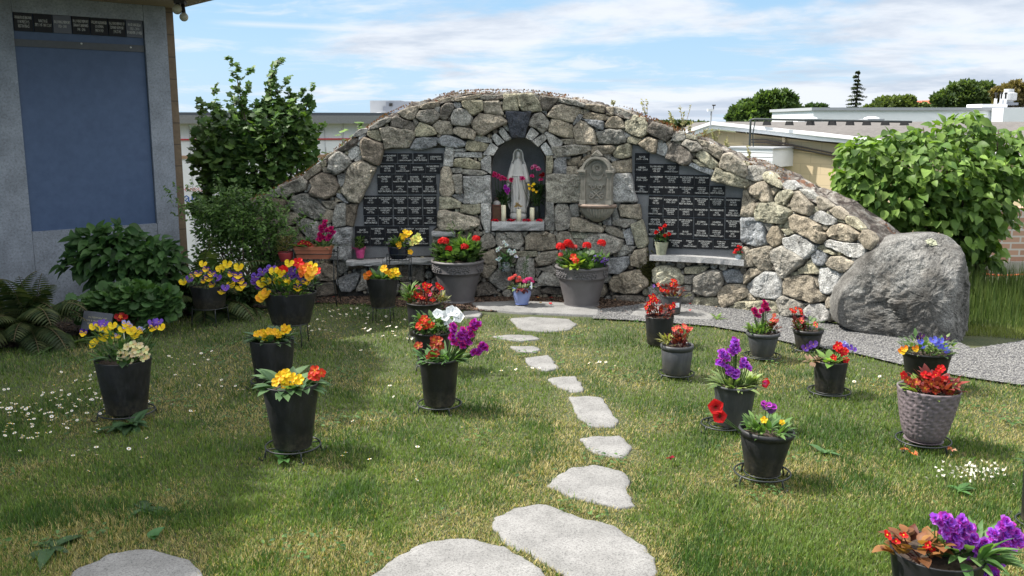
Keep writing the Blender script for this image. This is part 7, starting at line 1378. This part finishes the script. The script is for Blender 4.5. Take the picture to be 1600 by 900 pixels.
# twin flood lamp
t = empty('flood_light', at(282, 12, 8.3)[:], 0, 'twin outdoor flood lamps under the eave of the left building', 'flood light'); k = pix(0, 8.3); cz = ZR-t.location.z
mb = MB(); mb.box((0, 0, .045), (.09, .07, .03)); mb.build('mount', m_plain('dark_metal', (.02, .018, .016), .5), t)
LG = m_plain('frosted_lamp', (.42, .40, .30), .25, .08)
for (px, py, r, dx) in ((278, 15, 8, -1), (288.6, 27, 7, 1)):
    q = at(px, py, 8.3)-t.location; mb = MB(); mb.tube([(dx*.02, 0, .03), (q.x*.9, -.01, q.z+.035), (q.x, -.01, q.z+.01)], [.016, .018, .028], 10); so = mb.build('socket', m_plain('dark_metal', (.02, .018, .016), .5), t, smooth=True); mb = MB(); mb.ball((q.x, -.02, q.z), r*k*.95, 16, 12, sc=(1, .9, 1)); mb.build('bulb', LG, so, smooth=True)
# unseen tree added beyond the left edge so its crown shades the left lawn
t = empty('added_shade_tree', (-7.2, 5.2, 0), 0, 'tall leafy tree standing just outside the left edge, shading the lawn', 'tree'); bls = [(-.2, -.8, 5.4, 1.7, 2.2, 1.3), (.4, 1.2, 5.2, 1.6, 1.8, 1.2), (-1.0, .2, 6.4, 1.8, 2.4, 1.2), (.1, -2.6, 5.0, 1.5, 1.6, 1.1), (1.15, -.6, 4.6, .9, 1.9, .8), (.9, -3.4, 4.7, 1.0, 1.2, .8), (-.9, 2.2, 5.6, 1.5, 1.4, 1.1)]
n = 26000; bls += [(1.3, 1.4, 4.5, 1.0, 1.2, .9), (1.7, -1.4, 4.3, .8, 1.3, .7), (1.7, -2.8, 4.2, .8, 1.0, .7)]; p, d = crown_pts(n, bls, .9); M = frames(d+rng.normal(0, .6, (n, 3)), rng.normal(0, 1, (n, 3)))*rng.uniform(.13, .24, n)[:, None, None]; V, Fa, Cc = inst(TC[0], TC[1], p, M, mixcol(n, (.035, .07, .02), (.08, .14, .035))); np_mesh('crown', V, Fa, Cc, LEAF, t); trunk_mesh(t, 'trunk', branchy((0, 0, 0), [b_[:3] for b_ in bls], .16, .1), BARK, 8)
# engraved slate on the bed edge
c = at(151, 497, 6.75); t = empty('memorial_slate', (c.x, 6.75, at(151, 512, 6.75).z-.02), 0, 'small tilted grey slate with gilt lettering among the leaves at the bed edge', 'memorial stone'); k = pix(0, 6.75)
R_ = Matrix.Rotation(.12, 3, 'Y') @ Matrix.Rotation(-.35, 3, 'X'); TT, UU, NN = R_ @ Vector((1, 0, 0)), R_ @ Vector((0, 0, 1)), R_ @ Vector((0, -1, 0)); mb = MB(); a, b = 23.5*k, 15*k
mb.prism([(-a, -b), (a, -b), (a, b), (-a, b)], .02, Vector((0, 0, b)), TT, UU, NN); mb.build('slate', m_plain('dark_slate', (.060, .065, .080), .5, .15, 30, .2), t)
vs, fs = text_mesh('IN MEMORY OF\nDON & MARY PEARCE\nREST IN PEACE', .045, 1.25); mx = max(abs(v.x) for v in vs); kk = a*.9/mx; mb = MB(); mb.add([Vector((0, 0, b))+TT*v.x*kk+UU*v.y*kk+NN*.0012 for v in vs], fs); mb.build('lettering', m_plain('gilt', (.34, .31, .20), .5), t)
P = dict(t=empty('red_flower', at(190, 496, 6.7)[:], 0, 'single dark red flower glowing beside the engraved slate', 'flower'), x=0, Y=0, zb=0, h=0, k=k); bloom('beg', 'dkred', (0, 0, 0), .05, P['t'], (0, -1, .6)); bloom('prim', 'orange', (0, -.015, .008), .016, P['t'], (0, -1, .6)); mb = MB(); mb.tube([(0, .02, -P['t'].location.z), (0, .01, -.05), (0, 0, 0)], .003, 5); mb.build('stem', LEAF, P['t'])
# ------------------------------------------------------------------ white wrapped building behind the left end
Yq = 16.0; a = at(240, 178, Yq); b = at(640, 187.5, Yq+1.0); t = empty('wrapped_building', (a.x, Yq, -1.3), math.atan2(1.0, b.x-a.x), 'long low building in white house wrap with red stripes, behind the maple', 'building'); Ln = math.hypot(b.x-a.x, 1); zz = a.z+1.3; 
mb = MB(); lbox(mb, -3, Ln, .25, 6, 0, zz-.16); 
def b_wrap(t_, p, o):
    co = t_.nodes.new('ShaderNodeTexCoord'); s_ = t_.nodes.new('ShaderNodeSeparateXYZ'); t_.links.new(co.outputs['Object'], s_.inputs[0])
    c = tramp(t_, tnoise(t_, 1.2, 6), [(.3, (.74, .76, .79)), (.7, (.85, .86, .87))]); t_.links.new(c, p.inputs['Base Color']); p.inputs['Roughness'].default_value = .5; tbump(t_, p, tnoise(t_, 3, 5), .4, .05)
mb.build('wall', mat('house_wrap', b_wrap), t); mb = MB(); lbox(mb, -3.2, Ln+.2, .0, 6.2, zz-.16, zz-.02); mb.build('gutter', m_plain('grey_gutter', (.20, .205, .205), .6), t); mb = MB(); lbox(mb, -3.2, Ln+.2, .1, 6.2, zz-.018, zz+.03); mb.build('roof', m_plain('dark_flashing', (.06, .07, .08), .5), t)
REDT = m_plain('red_tape', (.55, .03, .04), .6); TANT = m_plain('timber_batten', (.42, .27, .17), .8)
def wz(py): return at(320, py, Yq+.4).z+1.3
for py, m__ in ((218, REDT), (244, TANT), (246.5, TANT), (320, TANT)): mb = MB(); lbox(mb, -3, Ln-.3, .22, .248, wz(py)-.012, wz(py)+.012); mb.build('strip', m__, t)
for i in range(14): x = .2+i*.33; mb = MB(); lbox(mb, x, x+.008, .235, .249, .5, zz-.17); mb.build('seam', m_plain('wrap_seam', (.45, .46, .48), .6), t)
for (txt, py, sz, cc) in (('HANDLED', 296, .09, (.5, .06, .07)), ('tyvek', 308, .26, (.05, .12, .35))):
    if txt == 'tyvek': txt = 'ane'
    vs, fs = text_mesh(txt, sz); mb = MB(); x_ = (at(309, py, Yq+.3)-t.location).x; mb.add([(x_+v.x, .215, wz(py)+v.y) for v in vs], fs); mb.build('printed_lettering', m_plain('print_'+('red' if sz < .1 else 'blue'), cc, .6), t)
Yh = 24; a = at(578, 158, Yh); b = at(626, 158, Yh); t = empty('rooftop_unit', (a.x, Yh, at(600, 186, Yh).z-.3), -.0, 'grey boxy air handling unit on the roof behind the wall', 'air conditioner'); h = at(600, 157, Yh).z-t.location.z; k = pix(0, Yh)
LGREY = m_plain('light_grey_sheet', (.36, .37, .39), .5, .05, 3); MGREY = m_plain('mid_grey_sheet', (.22, .235, .27), .5, .08, 3); mb = MB(); lbox(mb, 0, 48*k, 0, 2.0, 0, h); mb.build('casing', LGREY, t); mb = MB(); lbox(mb, 27.5*k, 78*k, -.35, 1.2, 0, h*.96); mb.build('side_casing', MGREY, t); mb = MB(); lbox(mb, 20*k, 25*k, -.03, -.002, h*.66, h*.80); mb.build('grille', MGREY, t); mb = MB(); mb.ball((19*k, -.6, .32), .18, 12, 8, sc=(1.2, 1, .8)); mb.box((19*k, -.6, .18), (.42, .4, .12)); mb.build('roof_vent', LGREY, t, smooth=False)
mb = MB(); lbox(mb, 33*k, 38*k, -.40, -.355, h*.80, h*.90); mb.build('lamp', m_plain('dark_metal', (.02, .018, .016), .5), t)
mb = MB(); a1 = at(535, 180, 20); o_ = Vector((a1.x-1, 20, a1.z))
t = empty('roof_deck', (at(440, 185, 22).x, 22, -1.3), 0, 'flat roof building under the grey rooftop unit', 'building'); mb = MB(); lbox(mb, -3.5, 5.5, 0, 9, 0, at(600, 187, 22).z+1.3); mb.build('wall', WHITE, t)
# ------------------------------------------------------------------ cream building on the right
Yg = 20.0; t = empty('cream_building', (at(1120, 200, Yg).x, Yg, -1.3), 0, 'low cream block building with white gable fascia and gravel roof', 'building'); O = t.location
SG = .85; t.rotation_euler = (0, 0, -math.atan(SG)); CTG, STG = math.cos(-math.atan(SG)), math.sin(-math.atan(SG))
def G3(px, py, dy=0):
    """where the pixel's ray meets the turned facade plane (dy metres behind it), in the building's own axes"""
    d = ray(px, py); nx_, ny_ = -STG, CTG; tt = ((O.x*nx_+O.y*ny_)+dy)/(d.x*nx_+d.y*ny_); p = Vector((d.x*tt, d.y*tt, CH+d.z*tt))-O
    return Vector((p.x*CTG+p.y*STG, -p.x*STG+p.y*CTG, p.z))
CREAMW = None
def b_cream(t_, p, o):
    co = t_.nodes.new('ShaderNodeTexCoord'); br_ = t_.nodes.new('ShaderNodeTexBrick'); mp = t_.nodes.new('ShaderNodeMapping'); mp.inputs['Rotation'].default_value = (math.pi/2, 0, 0); t_.links.new(co.outputs['Object'], mp.inputs[0]); t_.links.new(mp.outputs[0], br_.inputs[0])
    for n_, v in (('Color1', (.56, .45, .285, 1)), ('Color2', (.60, .48, .305, 1)), ('Mortar', (.50, .40, .26, 1)), ('Scale', 1.0), ('Mortar Size', .008), ('Brick Width', .42), ('Row Height', .21)): br_.inputs[n_].default_value = v
    t_.links.new(br_.outputs[0], p.inputs['Base Color']); p.inputs['Roughness'].default_value = .85
f = [(1040, 216), (1120, 190), (1200, 198), (1290, 207), (1370, 216), (1500, 231), (1640, 247)]; f2 = [(1040, 230), (1120, 201), (1200, 209), (1290, 220), (1345, 227), (1500, 245), (1640, 262)]
# gable fascia board with two steps
mb = MB()
for q, (aa, bb, y0, y1) in enumerate(((0, .45, -.26, -.18), (.45, 1.0, -.22, -.16))):
    for i in range(len(f)-1):
        p = [G3(f[i][0], f[i][1]+(f2[i][1]-f[i][1])*aa), G3(f[i+1][0], f[i+1][1]+(f2[i+1][1]-f[i+1][1])*aa), G3(f[i+1][0], f[i+1][1]+(f2[i+1][1]-f[i+1][1])*bb), G3(f[i][0], f[i][1]+(f2[i][1]-f[i][1])*bb)]
        vs = [Vector((v.x, y0, v.z)) for v in p]+[Vector((v.x, y1, v.z)) for v in p]; mb.add(vs, [(3, 2, 1, 0), (4, 5, 6, 7), (0, 1, 5, 4), (2, 3, 7, 6), (1, 2, 6, 5), (3, 0, 4, 7)])
mb.build('fascia', WHITE, t)
zw = G3(1120, 203).z; mb = MB(); wl_ = [(1040, 232), (1120, 203.5), (1345, 229.5), (1640, 265)]; top = [G3(*q) for q in wl_]
vs = [Vector((v.x, .0, v.z)) for v in top]+[Vector((v.x, .0, 0)) for v in top]+[Vector((v.x, 3.0, v.z)) for v in top]+[Vector((v.x, 3.0, 0)) for v in top]
mb.add(vs, [(i, i+1, 5+i, 4+i) for i in range(3)]+[(i+8, 12+i, 13+i, 9+i) for i in range(3)]+[(0, 4, 12, 8), (3, 11, 15, 7)]); mb.build('wall', mat('cream_blocks', b_cream), t)
def b_rf(t_, p, o):
    c = tramp(t_, tnoise(t_, 9, 9, .75), [(.3, (.06, .054, .05)), (.5, (.115, .105, .097)), (.7, (.19, .175, .16))]); t_.links.new(c, p.inputs['Base Color']); p.inputs['Roughness'].default_value = .95
mb = MB(); fr = [G3(*q) for q in f]; bk_ = [G3(1085, 191.3, 11), G3(1120, 190.2, 11), G3(1220, 190.2, 11), G3(1330, 190.2, 11), G3(1450, 190.2, 11), G3(1600, 190.2, 11), G3(1800, 190.2, 11)]
vs = [Vector((v.x, -.17, v.z-.02)) for v in fr]+bk_
mb.add(vs, [(i, i+1, i+8, i+7) for i in range(6)]); mb.build('gravel_roof', mat('roof_gravel', b_rf), t)
# side box with lap boards
mb = MB(); a = G3(1130, 231, -.95); b = G3(1208, 231, -.95); zt2 = a.z; lbox(mb, a.x, b.x, -.95, 0, zt2-.36, zt2-.005)
for i in range(4): lbox(mb, a.x-.01, b.x+.01, -.99+.006*i, -.945, zt2-.005-.085*i-.07, zt2-.005-.085*i)
mb.build('lap_board_box', WHITE, t); mb = MB(); mb.box(((a.x+b.x)/2, -.48, zt2+.01), (b.x-a.x+.08, 1.06, .03)); mb.build('box_roof', LGREY, t)
PIPE = m_plain('dark_pipe', (.035, .045, .045), .5); mb = MB(); r_ = .022; p0 = G3(1173, 186.5, -.62); p1 = G3(1425, 190.5, .8)
mb.tube([Vector((p0.x, -.62, G3(1172, 237, -.62).z)), p0, Vector((p0.x+.08, -.60, p0.z+.004)), p1], r_, 8); mb.build('roof_pipe', PIPE, t, smooth=True)
mb = MB(); mb.tube([Vector((p0.x+.09, -.6, p0.z-.01)), Vector((p0.x+.05, -.6, p0.z-.3)), Vector((p0.x+.08, -.6, p0.z-.6))], .012, 5); mb.build('cable', PIPE, t)
for i, px in enumerate((1197, 1232, 1265, 1299, 1327, 1353, 1382, 1412)):
    q = G3(px, 191, -.3+.12*i); mb = MB(); mb.prism([(-.075, -.06), (.075, -.06), (.055, .02), (-.055, .02)], .09, Vector((q.x, q.y, q.z)), Vector((1, 0, 0)), UZ, Vector((0, -1, 0))); mb.build('pipe_block', m_plain('black_rubber', (.015, .015, .016), .8), t)
for (ya, yb_) in ((218, 240), (222, 244)): mb = MB(); a = G3(1177, ya); b = G3(1200, ya+.5); c_ = G3(1420, yb_+22); mb.tube([Vector((a.x, -.08, a.z)), Vector((b.x, -.08, b.z)), Vector((c_.x, -.08, c_.z))], .02, 6); mb.build('conduit', m_plain('brown_conduit', (.07, .055, .045), .6), t)
mb = MB(); a = G3(1227, 215); mb.tube([Vector((a.x, -.05, a.z)), Vector((a.x, -.05, 0))], .04, 8); mb.build('downpipe', CREAM if False else m_plain('cream_pipe', (.45, .37, .25), .7), t)
t = empty('weather_sensor', at(1110, 196, 19.4)[:], 0, 'white weather sensor on a thin mast above the gable', 'weather station'); k = pix(0, 19.4); mb = MB(); mb.tube([(0, 0, -.02), (.01, 0, 22*k)], .016, 6); mb.build('mast', LGREY, t); mb = MB(); mb.box((-1*k, 0, 23.5*k), (9*k, .1, 3.5*k)); mb.build('sensor_body', WHITE, t); mb = MB(); mb.tube([(4*k, 0, 24*k), (4*k, 0, 31*k)], .01, 5); mb.ball((2.8*k, 0, 31*k), .018, 6, 5); mb.ball((5.8*k, 0, 31*k), .018, 6, 5); mb.tube([(2.8*k, 0, 31*k), (5.8*k, 0, 31*k)], .006, 4); mb.build('wind_cups', m_plain('dark_metal', (.02, .018, .016), .5), t)
# white parapet building further back
Yp = 38; t = empty('white_parapet_building', (at(1270, 190, Yp).x, Yp, -1.3), .0, 'long flat-roofed building with a white metal parapet beyond the cream building', 'building'); O = t.location
za_, zb_3 = at(1270, 168, Yp).z+1.3, at(1600, 168, Yp).z+1.3; w_ = at(1900, 190, Yp).x-O.x; mb = MB(); lbox(mb, 0, w_, 0, 6, 0, za_-.12); mb.build('parapet_wall', WHITE, t); mb = MB(); lbox(mb, -.1, w_, -.1, 6.1, za_-.118, za_); mb.build('parapet_cap', LGREY, t)
mb = MB(); x_ = at(1548, 168, Yp).x-O.x; lbox(mb, x_, w_+1, -1.0, -.12, 0, za_-.04); mb.build('raised_parapet', WHITE, t); mb = MB(); x2 = at(1590, 186, Yp).x-O.x; lbox(mb, x2, x2+.16, -1.04, -1.002, at(1590, 188, Yp-1).z+1.3, at(1590, 184, Yp-1).z+1.3); mb.build('scupper', m_plain('dark_metal', (.02, .018, .016), .5), t)
k = pix(0, Yp); mb = MB(); x_ = at(1538, 168, Yp).x-O.x; lbox(mb, x_, x_+40*k, .2, 1.5, za_+.003, za_+.14); mb.build('roof_curb', WHITE, t)
t = empty('exhaust_fan', (at(1575, 160, Yp+1).x, Yp+1, za_-1.3+.14), 0, 'big round galvanised exhaust fan on the white roof', 'exhaust fan'); mb = MB(); mb.lathe([(.20, 0), (.20, .14), (.31, .18), (.31, .45), (.22, .48), (.19, .48), (.19, .62), (.0, .63)], 24); mb.build('fan_housing', m_plain('galvanised', (.48, .49, .50), .4, .1), t); mb = MB(); mb.box((0, 0, .02), (.6, .5, .1)); mb.build('base', MGREY, t)
for i, px in enumerate((1555, 1563.5, 1570)): t = empty('flue_pipe', (at(px, 165, Yp+.5).x, Yp+.5, za_-1.3+.14), 0, ['leftmost of the three short flue pipes with black caps on the white roof', 'middle flue pipe with a black cap on the white roof', 'flue pipe with a black cap nearest the exhaust fan'][i], 'flue', 'flue pipes on the white roof'); mb = MB(); mb.tube([(0, 0, 0), (0, 0, .22)], .055, 10); mb.build('pipe', WHITE, t); mb = MB(); mb.tube([(0, 0, .22), (0, 0, .45)], .035, 8); mb.tube([(0, 0, .40), (0, 0, .47)], .06, 8); mb.build('cap', m_plain('dark_metal', (.02, .018, .016), .5), t)
for px, w2, lb in ((1265, 26, 'white domed skylight left of the white parapet'), (1362, 26, 'white domed skylight in front of the white parapet')): t = empty('skylight', at(px, 188, 33)[:], 0, lb, 'skylight', 'skylights on the gravel roof'); k = pix(0, 33); mb = MB(); mb.box((0, 0, .0), (w2*k, .8, .10)); mb.build('curb', LGREY, t); mb = MB(); mb.ball((0, 0, .05), w2*k*.5, 14, 8, sc=(1, .6, .28)); mb.build('dome', WHITE, t, smooth=True)
# brick wall and orange safety fence at the far right
Yr = 12.0; a = at(1540, 340, Yr); t = empty('brick_wall', (a.x, Yr, -1.3), 0, 'reddish brick wall seen through the lilac at the right edge', 'wall')
def b_brick(t_, p, o):
    co = t_.nodes.new('ShaderNodeTexCoord'); br_ = t_.nodes.new('ShaderNodeTexBrick'); mp = t_.nodes.new('ShaderNodeMapping'); mp.inputs['Rotation'].default_value = (math.pi/2, 0, 0); t_.links.new(co.outputs['Object'], mp.inputs[0]); t_.links.new(mp.outputs[0], br_.inputs[0])
    for n_, v in (('Color1', (.36, .20, .14, 1)), ('Color2', (.44, .27, .19, 1)), ('Mortar', (.50, .46, .42, 1)), ('Scale', 1.0), ('Mortar Size', .012), ('Brick Width', .24), ('Row Height', .085)): br_.inputs[n_].default_value = v
    t_.links.new(br_.outputs[0], p.inputs['Base Color']); p.inputs['Roughness'].default_value = .9
zt3 = at(1580, 325, Yr).z+1.3; zl = at(1580, 408, Yr).z+1.3; mb = MB(); lbox(mb, 0, 3.5, 0, .3, zl, zt3); mb.build('brickwork', mat('brick', b_brick), t); mb = MB(); lbox(mb, -.05, 3.5, -.06, .35, 0, zl-.002); mb.build('concrete_base', m_plain('concrete', (.33, .31, .28), .9, .12, 8), t)
Yo = 9.9; t = empty('safety_fence', (at(1520, 455, Yo).x, Yo, at(1520, 470, Yo).z-.02), 0, 'orange plastic mesh safety fence below the brick wall at the right edge', 'fence'); k = pix(0, Yo); mb = MB(); Wd = 1.4; Hh = 46*k; OR = m_plain('orange_plastic', (.75, .17, .06), .5)
for i in range(26): x = Wd*i/25; mb.tube([(x, 0, 0), (x+.01, 0, Hh*.5), (x, 0, Hh)], .0035, 4)
for j in range(9): z = Hh*j/8; mb.tube([(Wd*i/10, .01*math.sin(i), z+.012*math.sin(i*1.3+j)) for i in range(11)], .004 if j % 4 else .009, 4)
mb.build('mesh', OR, t)
for i in range(3): mb = MB(); mb.tube([(.15+i*.5, .02, -.3), (.15+i*.5, .02, Hh+.05)], .012, 6); mb.build('stake', m_plain('rusty_metal', (.11, .035, .022)), t)
# ------------------------------------------------------------------ far trees, house, hills
def far_tree(px, Y, blobs, n, label, c0, c1, size, trunk=True):
    cx_ = at(px, 190, Y).x; t = empty('broadleaf_tree', (cx_, Y, -2.5), 0, label, 'tree', 'trees beyond the roofs'); k = pix(0, Y); bl_ = []
    for (bx, by, rx, rz) in blobs: p = at(bx, by, Y); bl_.append((p.x-cx_, 0, p.z+2.5, rx*k, rx*k*.7, rz*k))
    for b_ in list(bl_):
        for _ in range(5): a_ = random.uniform(-.3, 3.4); bl_.append((b_[0]+math.cos(a_)*b_[3]*.95, b_[1]+random.uniform(-.4, .4)*b_[4], b_[2]+math.sin(a_)*b_[5]*.95, b_[3]*.34, b_[4]*.34, b_[5]*.34))
    n = int(n*1.35); p, d = crown_pts(n, bl_, .9); M = frames(d+rng.normal(0, .5, (n, 3)), rng.normal(0, 1, (n, 3)))*rng.uniform(size*.45, size*.95, n)[:, None, None]; V, Fa, Cc = inst(TC[0], TC[1], p, M, mixcol(n, tuple(q*1.5 for q in c0), tuple(q*1.55 for q in c1), 1.0, .6, 1.35)); np_mesh('crown', V, Fa, Cc, LEAF, t)
    trunk_mesh(t, 'trunk', branchy((0, 0, 0), [(b[0], b[1], b[2]) for b in bl_], .3, .1), BARK, 6)
GD, GL = (.030, .055, .020), (.075, .115, .035)
far_tree(1190, 62, [(1210, 170, 30, 20), (1175, 178, 28, 16), (1225, 158, 15, 12), (1155, 185, 14, 9), (1195, 160, 18, 12), (1235, 180, 10, 12), (1200, 190, 45, 10)], 2600, 'large rounded green tree beyond the gable roof', GD, GL, .42)
far_tree(1275, 75, [(1275, 175, 18, 9), (1262, 182, 14, 8), (1290, 185, 16, 6)], 900, 'small dark tree between the round tree and the conifer', (.02, .042, .02), (.05, .08, .03), .38)
far_tree(1395, 75, [(1400, 164, 26, 12), (1375, 170, 20, 8), (1425, 168, 18, 8), (1440, 172, 14, 6)], 1300, 'green tree right of the conifer, left of the red roof', (.045, .065, .022), (.10, .13, .04), .40)
far_tree(1505, 66, [(1515, 150, 32, 17), (1490, 157, 26, 12), (1535, 152, 20, 16), (1470, 163, 10, 6)], 2300, 'broad dark green tree right of the red roof', GD, (.075, .105, .035), .40)
far_tree(1580, 60, [(1578, 146, 22, 13), (1598, 150, 14, 14), (1565, 155, 12, 10)], 1300, 'brownish leafed tree behind the exhaust fan', (.075, .06, .03), (.15, .12, .05), .36)
Yc_ = 80; b = at(1335, 190, Yc_); t = empty('conifer_tree', (b.x, Yc_, -2.5), 0, 'tall thin conifer standing alone beyond the roofs', 'tree', 'trees beyond the roofs'); ht = at(1335, 114, Yc_).z+2.5; z0 = b.z+2.0; mb = MB(); mb.tube([(0, 0, 0), (0, 0, z0), (.1, 0, ht)], [.22, .16, .03], 7); mb.build('trunk', BARK, t); pos = []; D = []; S = []
k = pix(0, Yc_)
for i in range(15):
    f = i/14; z = z0+(ht-z0)*f**.95; L_ = (30*k)*(1-f)**.75*random.uniform(.6, 1.15)+.15
    for j_ in range(6 if i > 3 else 9):
        a = random.uniform(0, 6.28); ll = L_*random.uniform(.5, 1)
        for q in np.arange(.15, 1.01, .10): pos.append((math.cos(a)*ll*q, math.sin(a)*ll*q, z-.12*ll*q+random.uniform(-.06, .06))); D.append((math.cos(a), math.sin(a), -.25+random.uniform(-.3, .3))); S.append(.21*(1.1-q*.4))
n = len(pos); M = frames(np.array(D), np.tile([0, 0, 1.0], (n, 1))+rng.normal(0, .3, (n, 3)))*np.array(S)[:, None, None]; V, Fa, Cc = inst(TC[0]*np.array([1, 1, .45]), TC[1], np.array(pos), M, mixcol(n, (.03, .048, .03), (.08, .10, .05))); np_mesh('crown', V, Fa, Cc, LEAF, t)
t = empty('red_roofed_house', (at(1462, 160, 95).x, 95, -2), 0, 'distant house with a bright red roof between two trees', 'house'); k = pix(0, 95); zz = at(1462, 156, 95).z+2; mb = MB(); lbox(mb, -10*k, 12*k, 0, 5, 0, zz-9*k); mb.build('wall', m_plain('pale_render', (.5, .45, .4), .8), t); mb = MB(); mb.prism([(-13*k, zz-10*k), (14*k, zz-10*k), (10*k, zz), (-4*k, zz)], 5, Vector((0, -.3, 0)), Vector((1, 0, 0)), UZ, Vector((0, -1, 0))); mb.build('roof', m_plain('red_roof', (.60, .11, .07), .7), t)
# distant wooded hills
def hills(name, Y, pts, m):
    mb = MB(); vs = []; n = 160
    for i in range(n+1):
        px = pts[0][0]+(pts[-1][0]-pts[0][0])*i/n; py = float(np.interp(px, [p[0] for p in pts], [p[1] for p in pts]))+noise.noise(Vector((px*.11, Y, 0)))*1.6; p = at(px, py, Y); vs += [(p.x, Y, p.z), (p.x, Y+500, p.z*.6), (p.x, Y-250, -3)]
    mb.add(vs, [(i*3+2, i*3+5, i*3+3, i*3) for i in range(n)]+[(i*3, i*3+3, i*3+4, i*3+1) for i in range(n)]); return props(mb.build(name, m), kind='structure')
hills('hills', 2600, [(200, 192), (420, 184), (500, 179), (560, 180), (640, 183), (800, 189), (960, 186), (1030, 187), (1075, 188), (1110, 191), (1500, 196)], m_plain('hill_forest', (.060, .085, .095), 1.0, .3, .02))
far_tree(1050, 150, [(1045, 193, 22, 3.2), (1085, 194, 22, 2.6), (1015, 193, 20, 3)], 700, 'far belt of dark trees between the wall and the gable', (.025, .042, .02), (.055, .075, .03), .6)
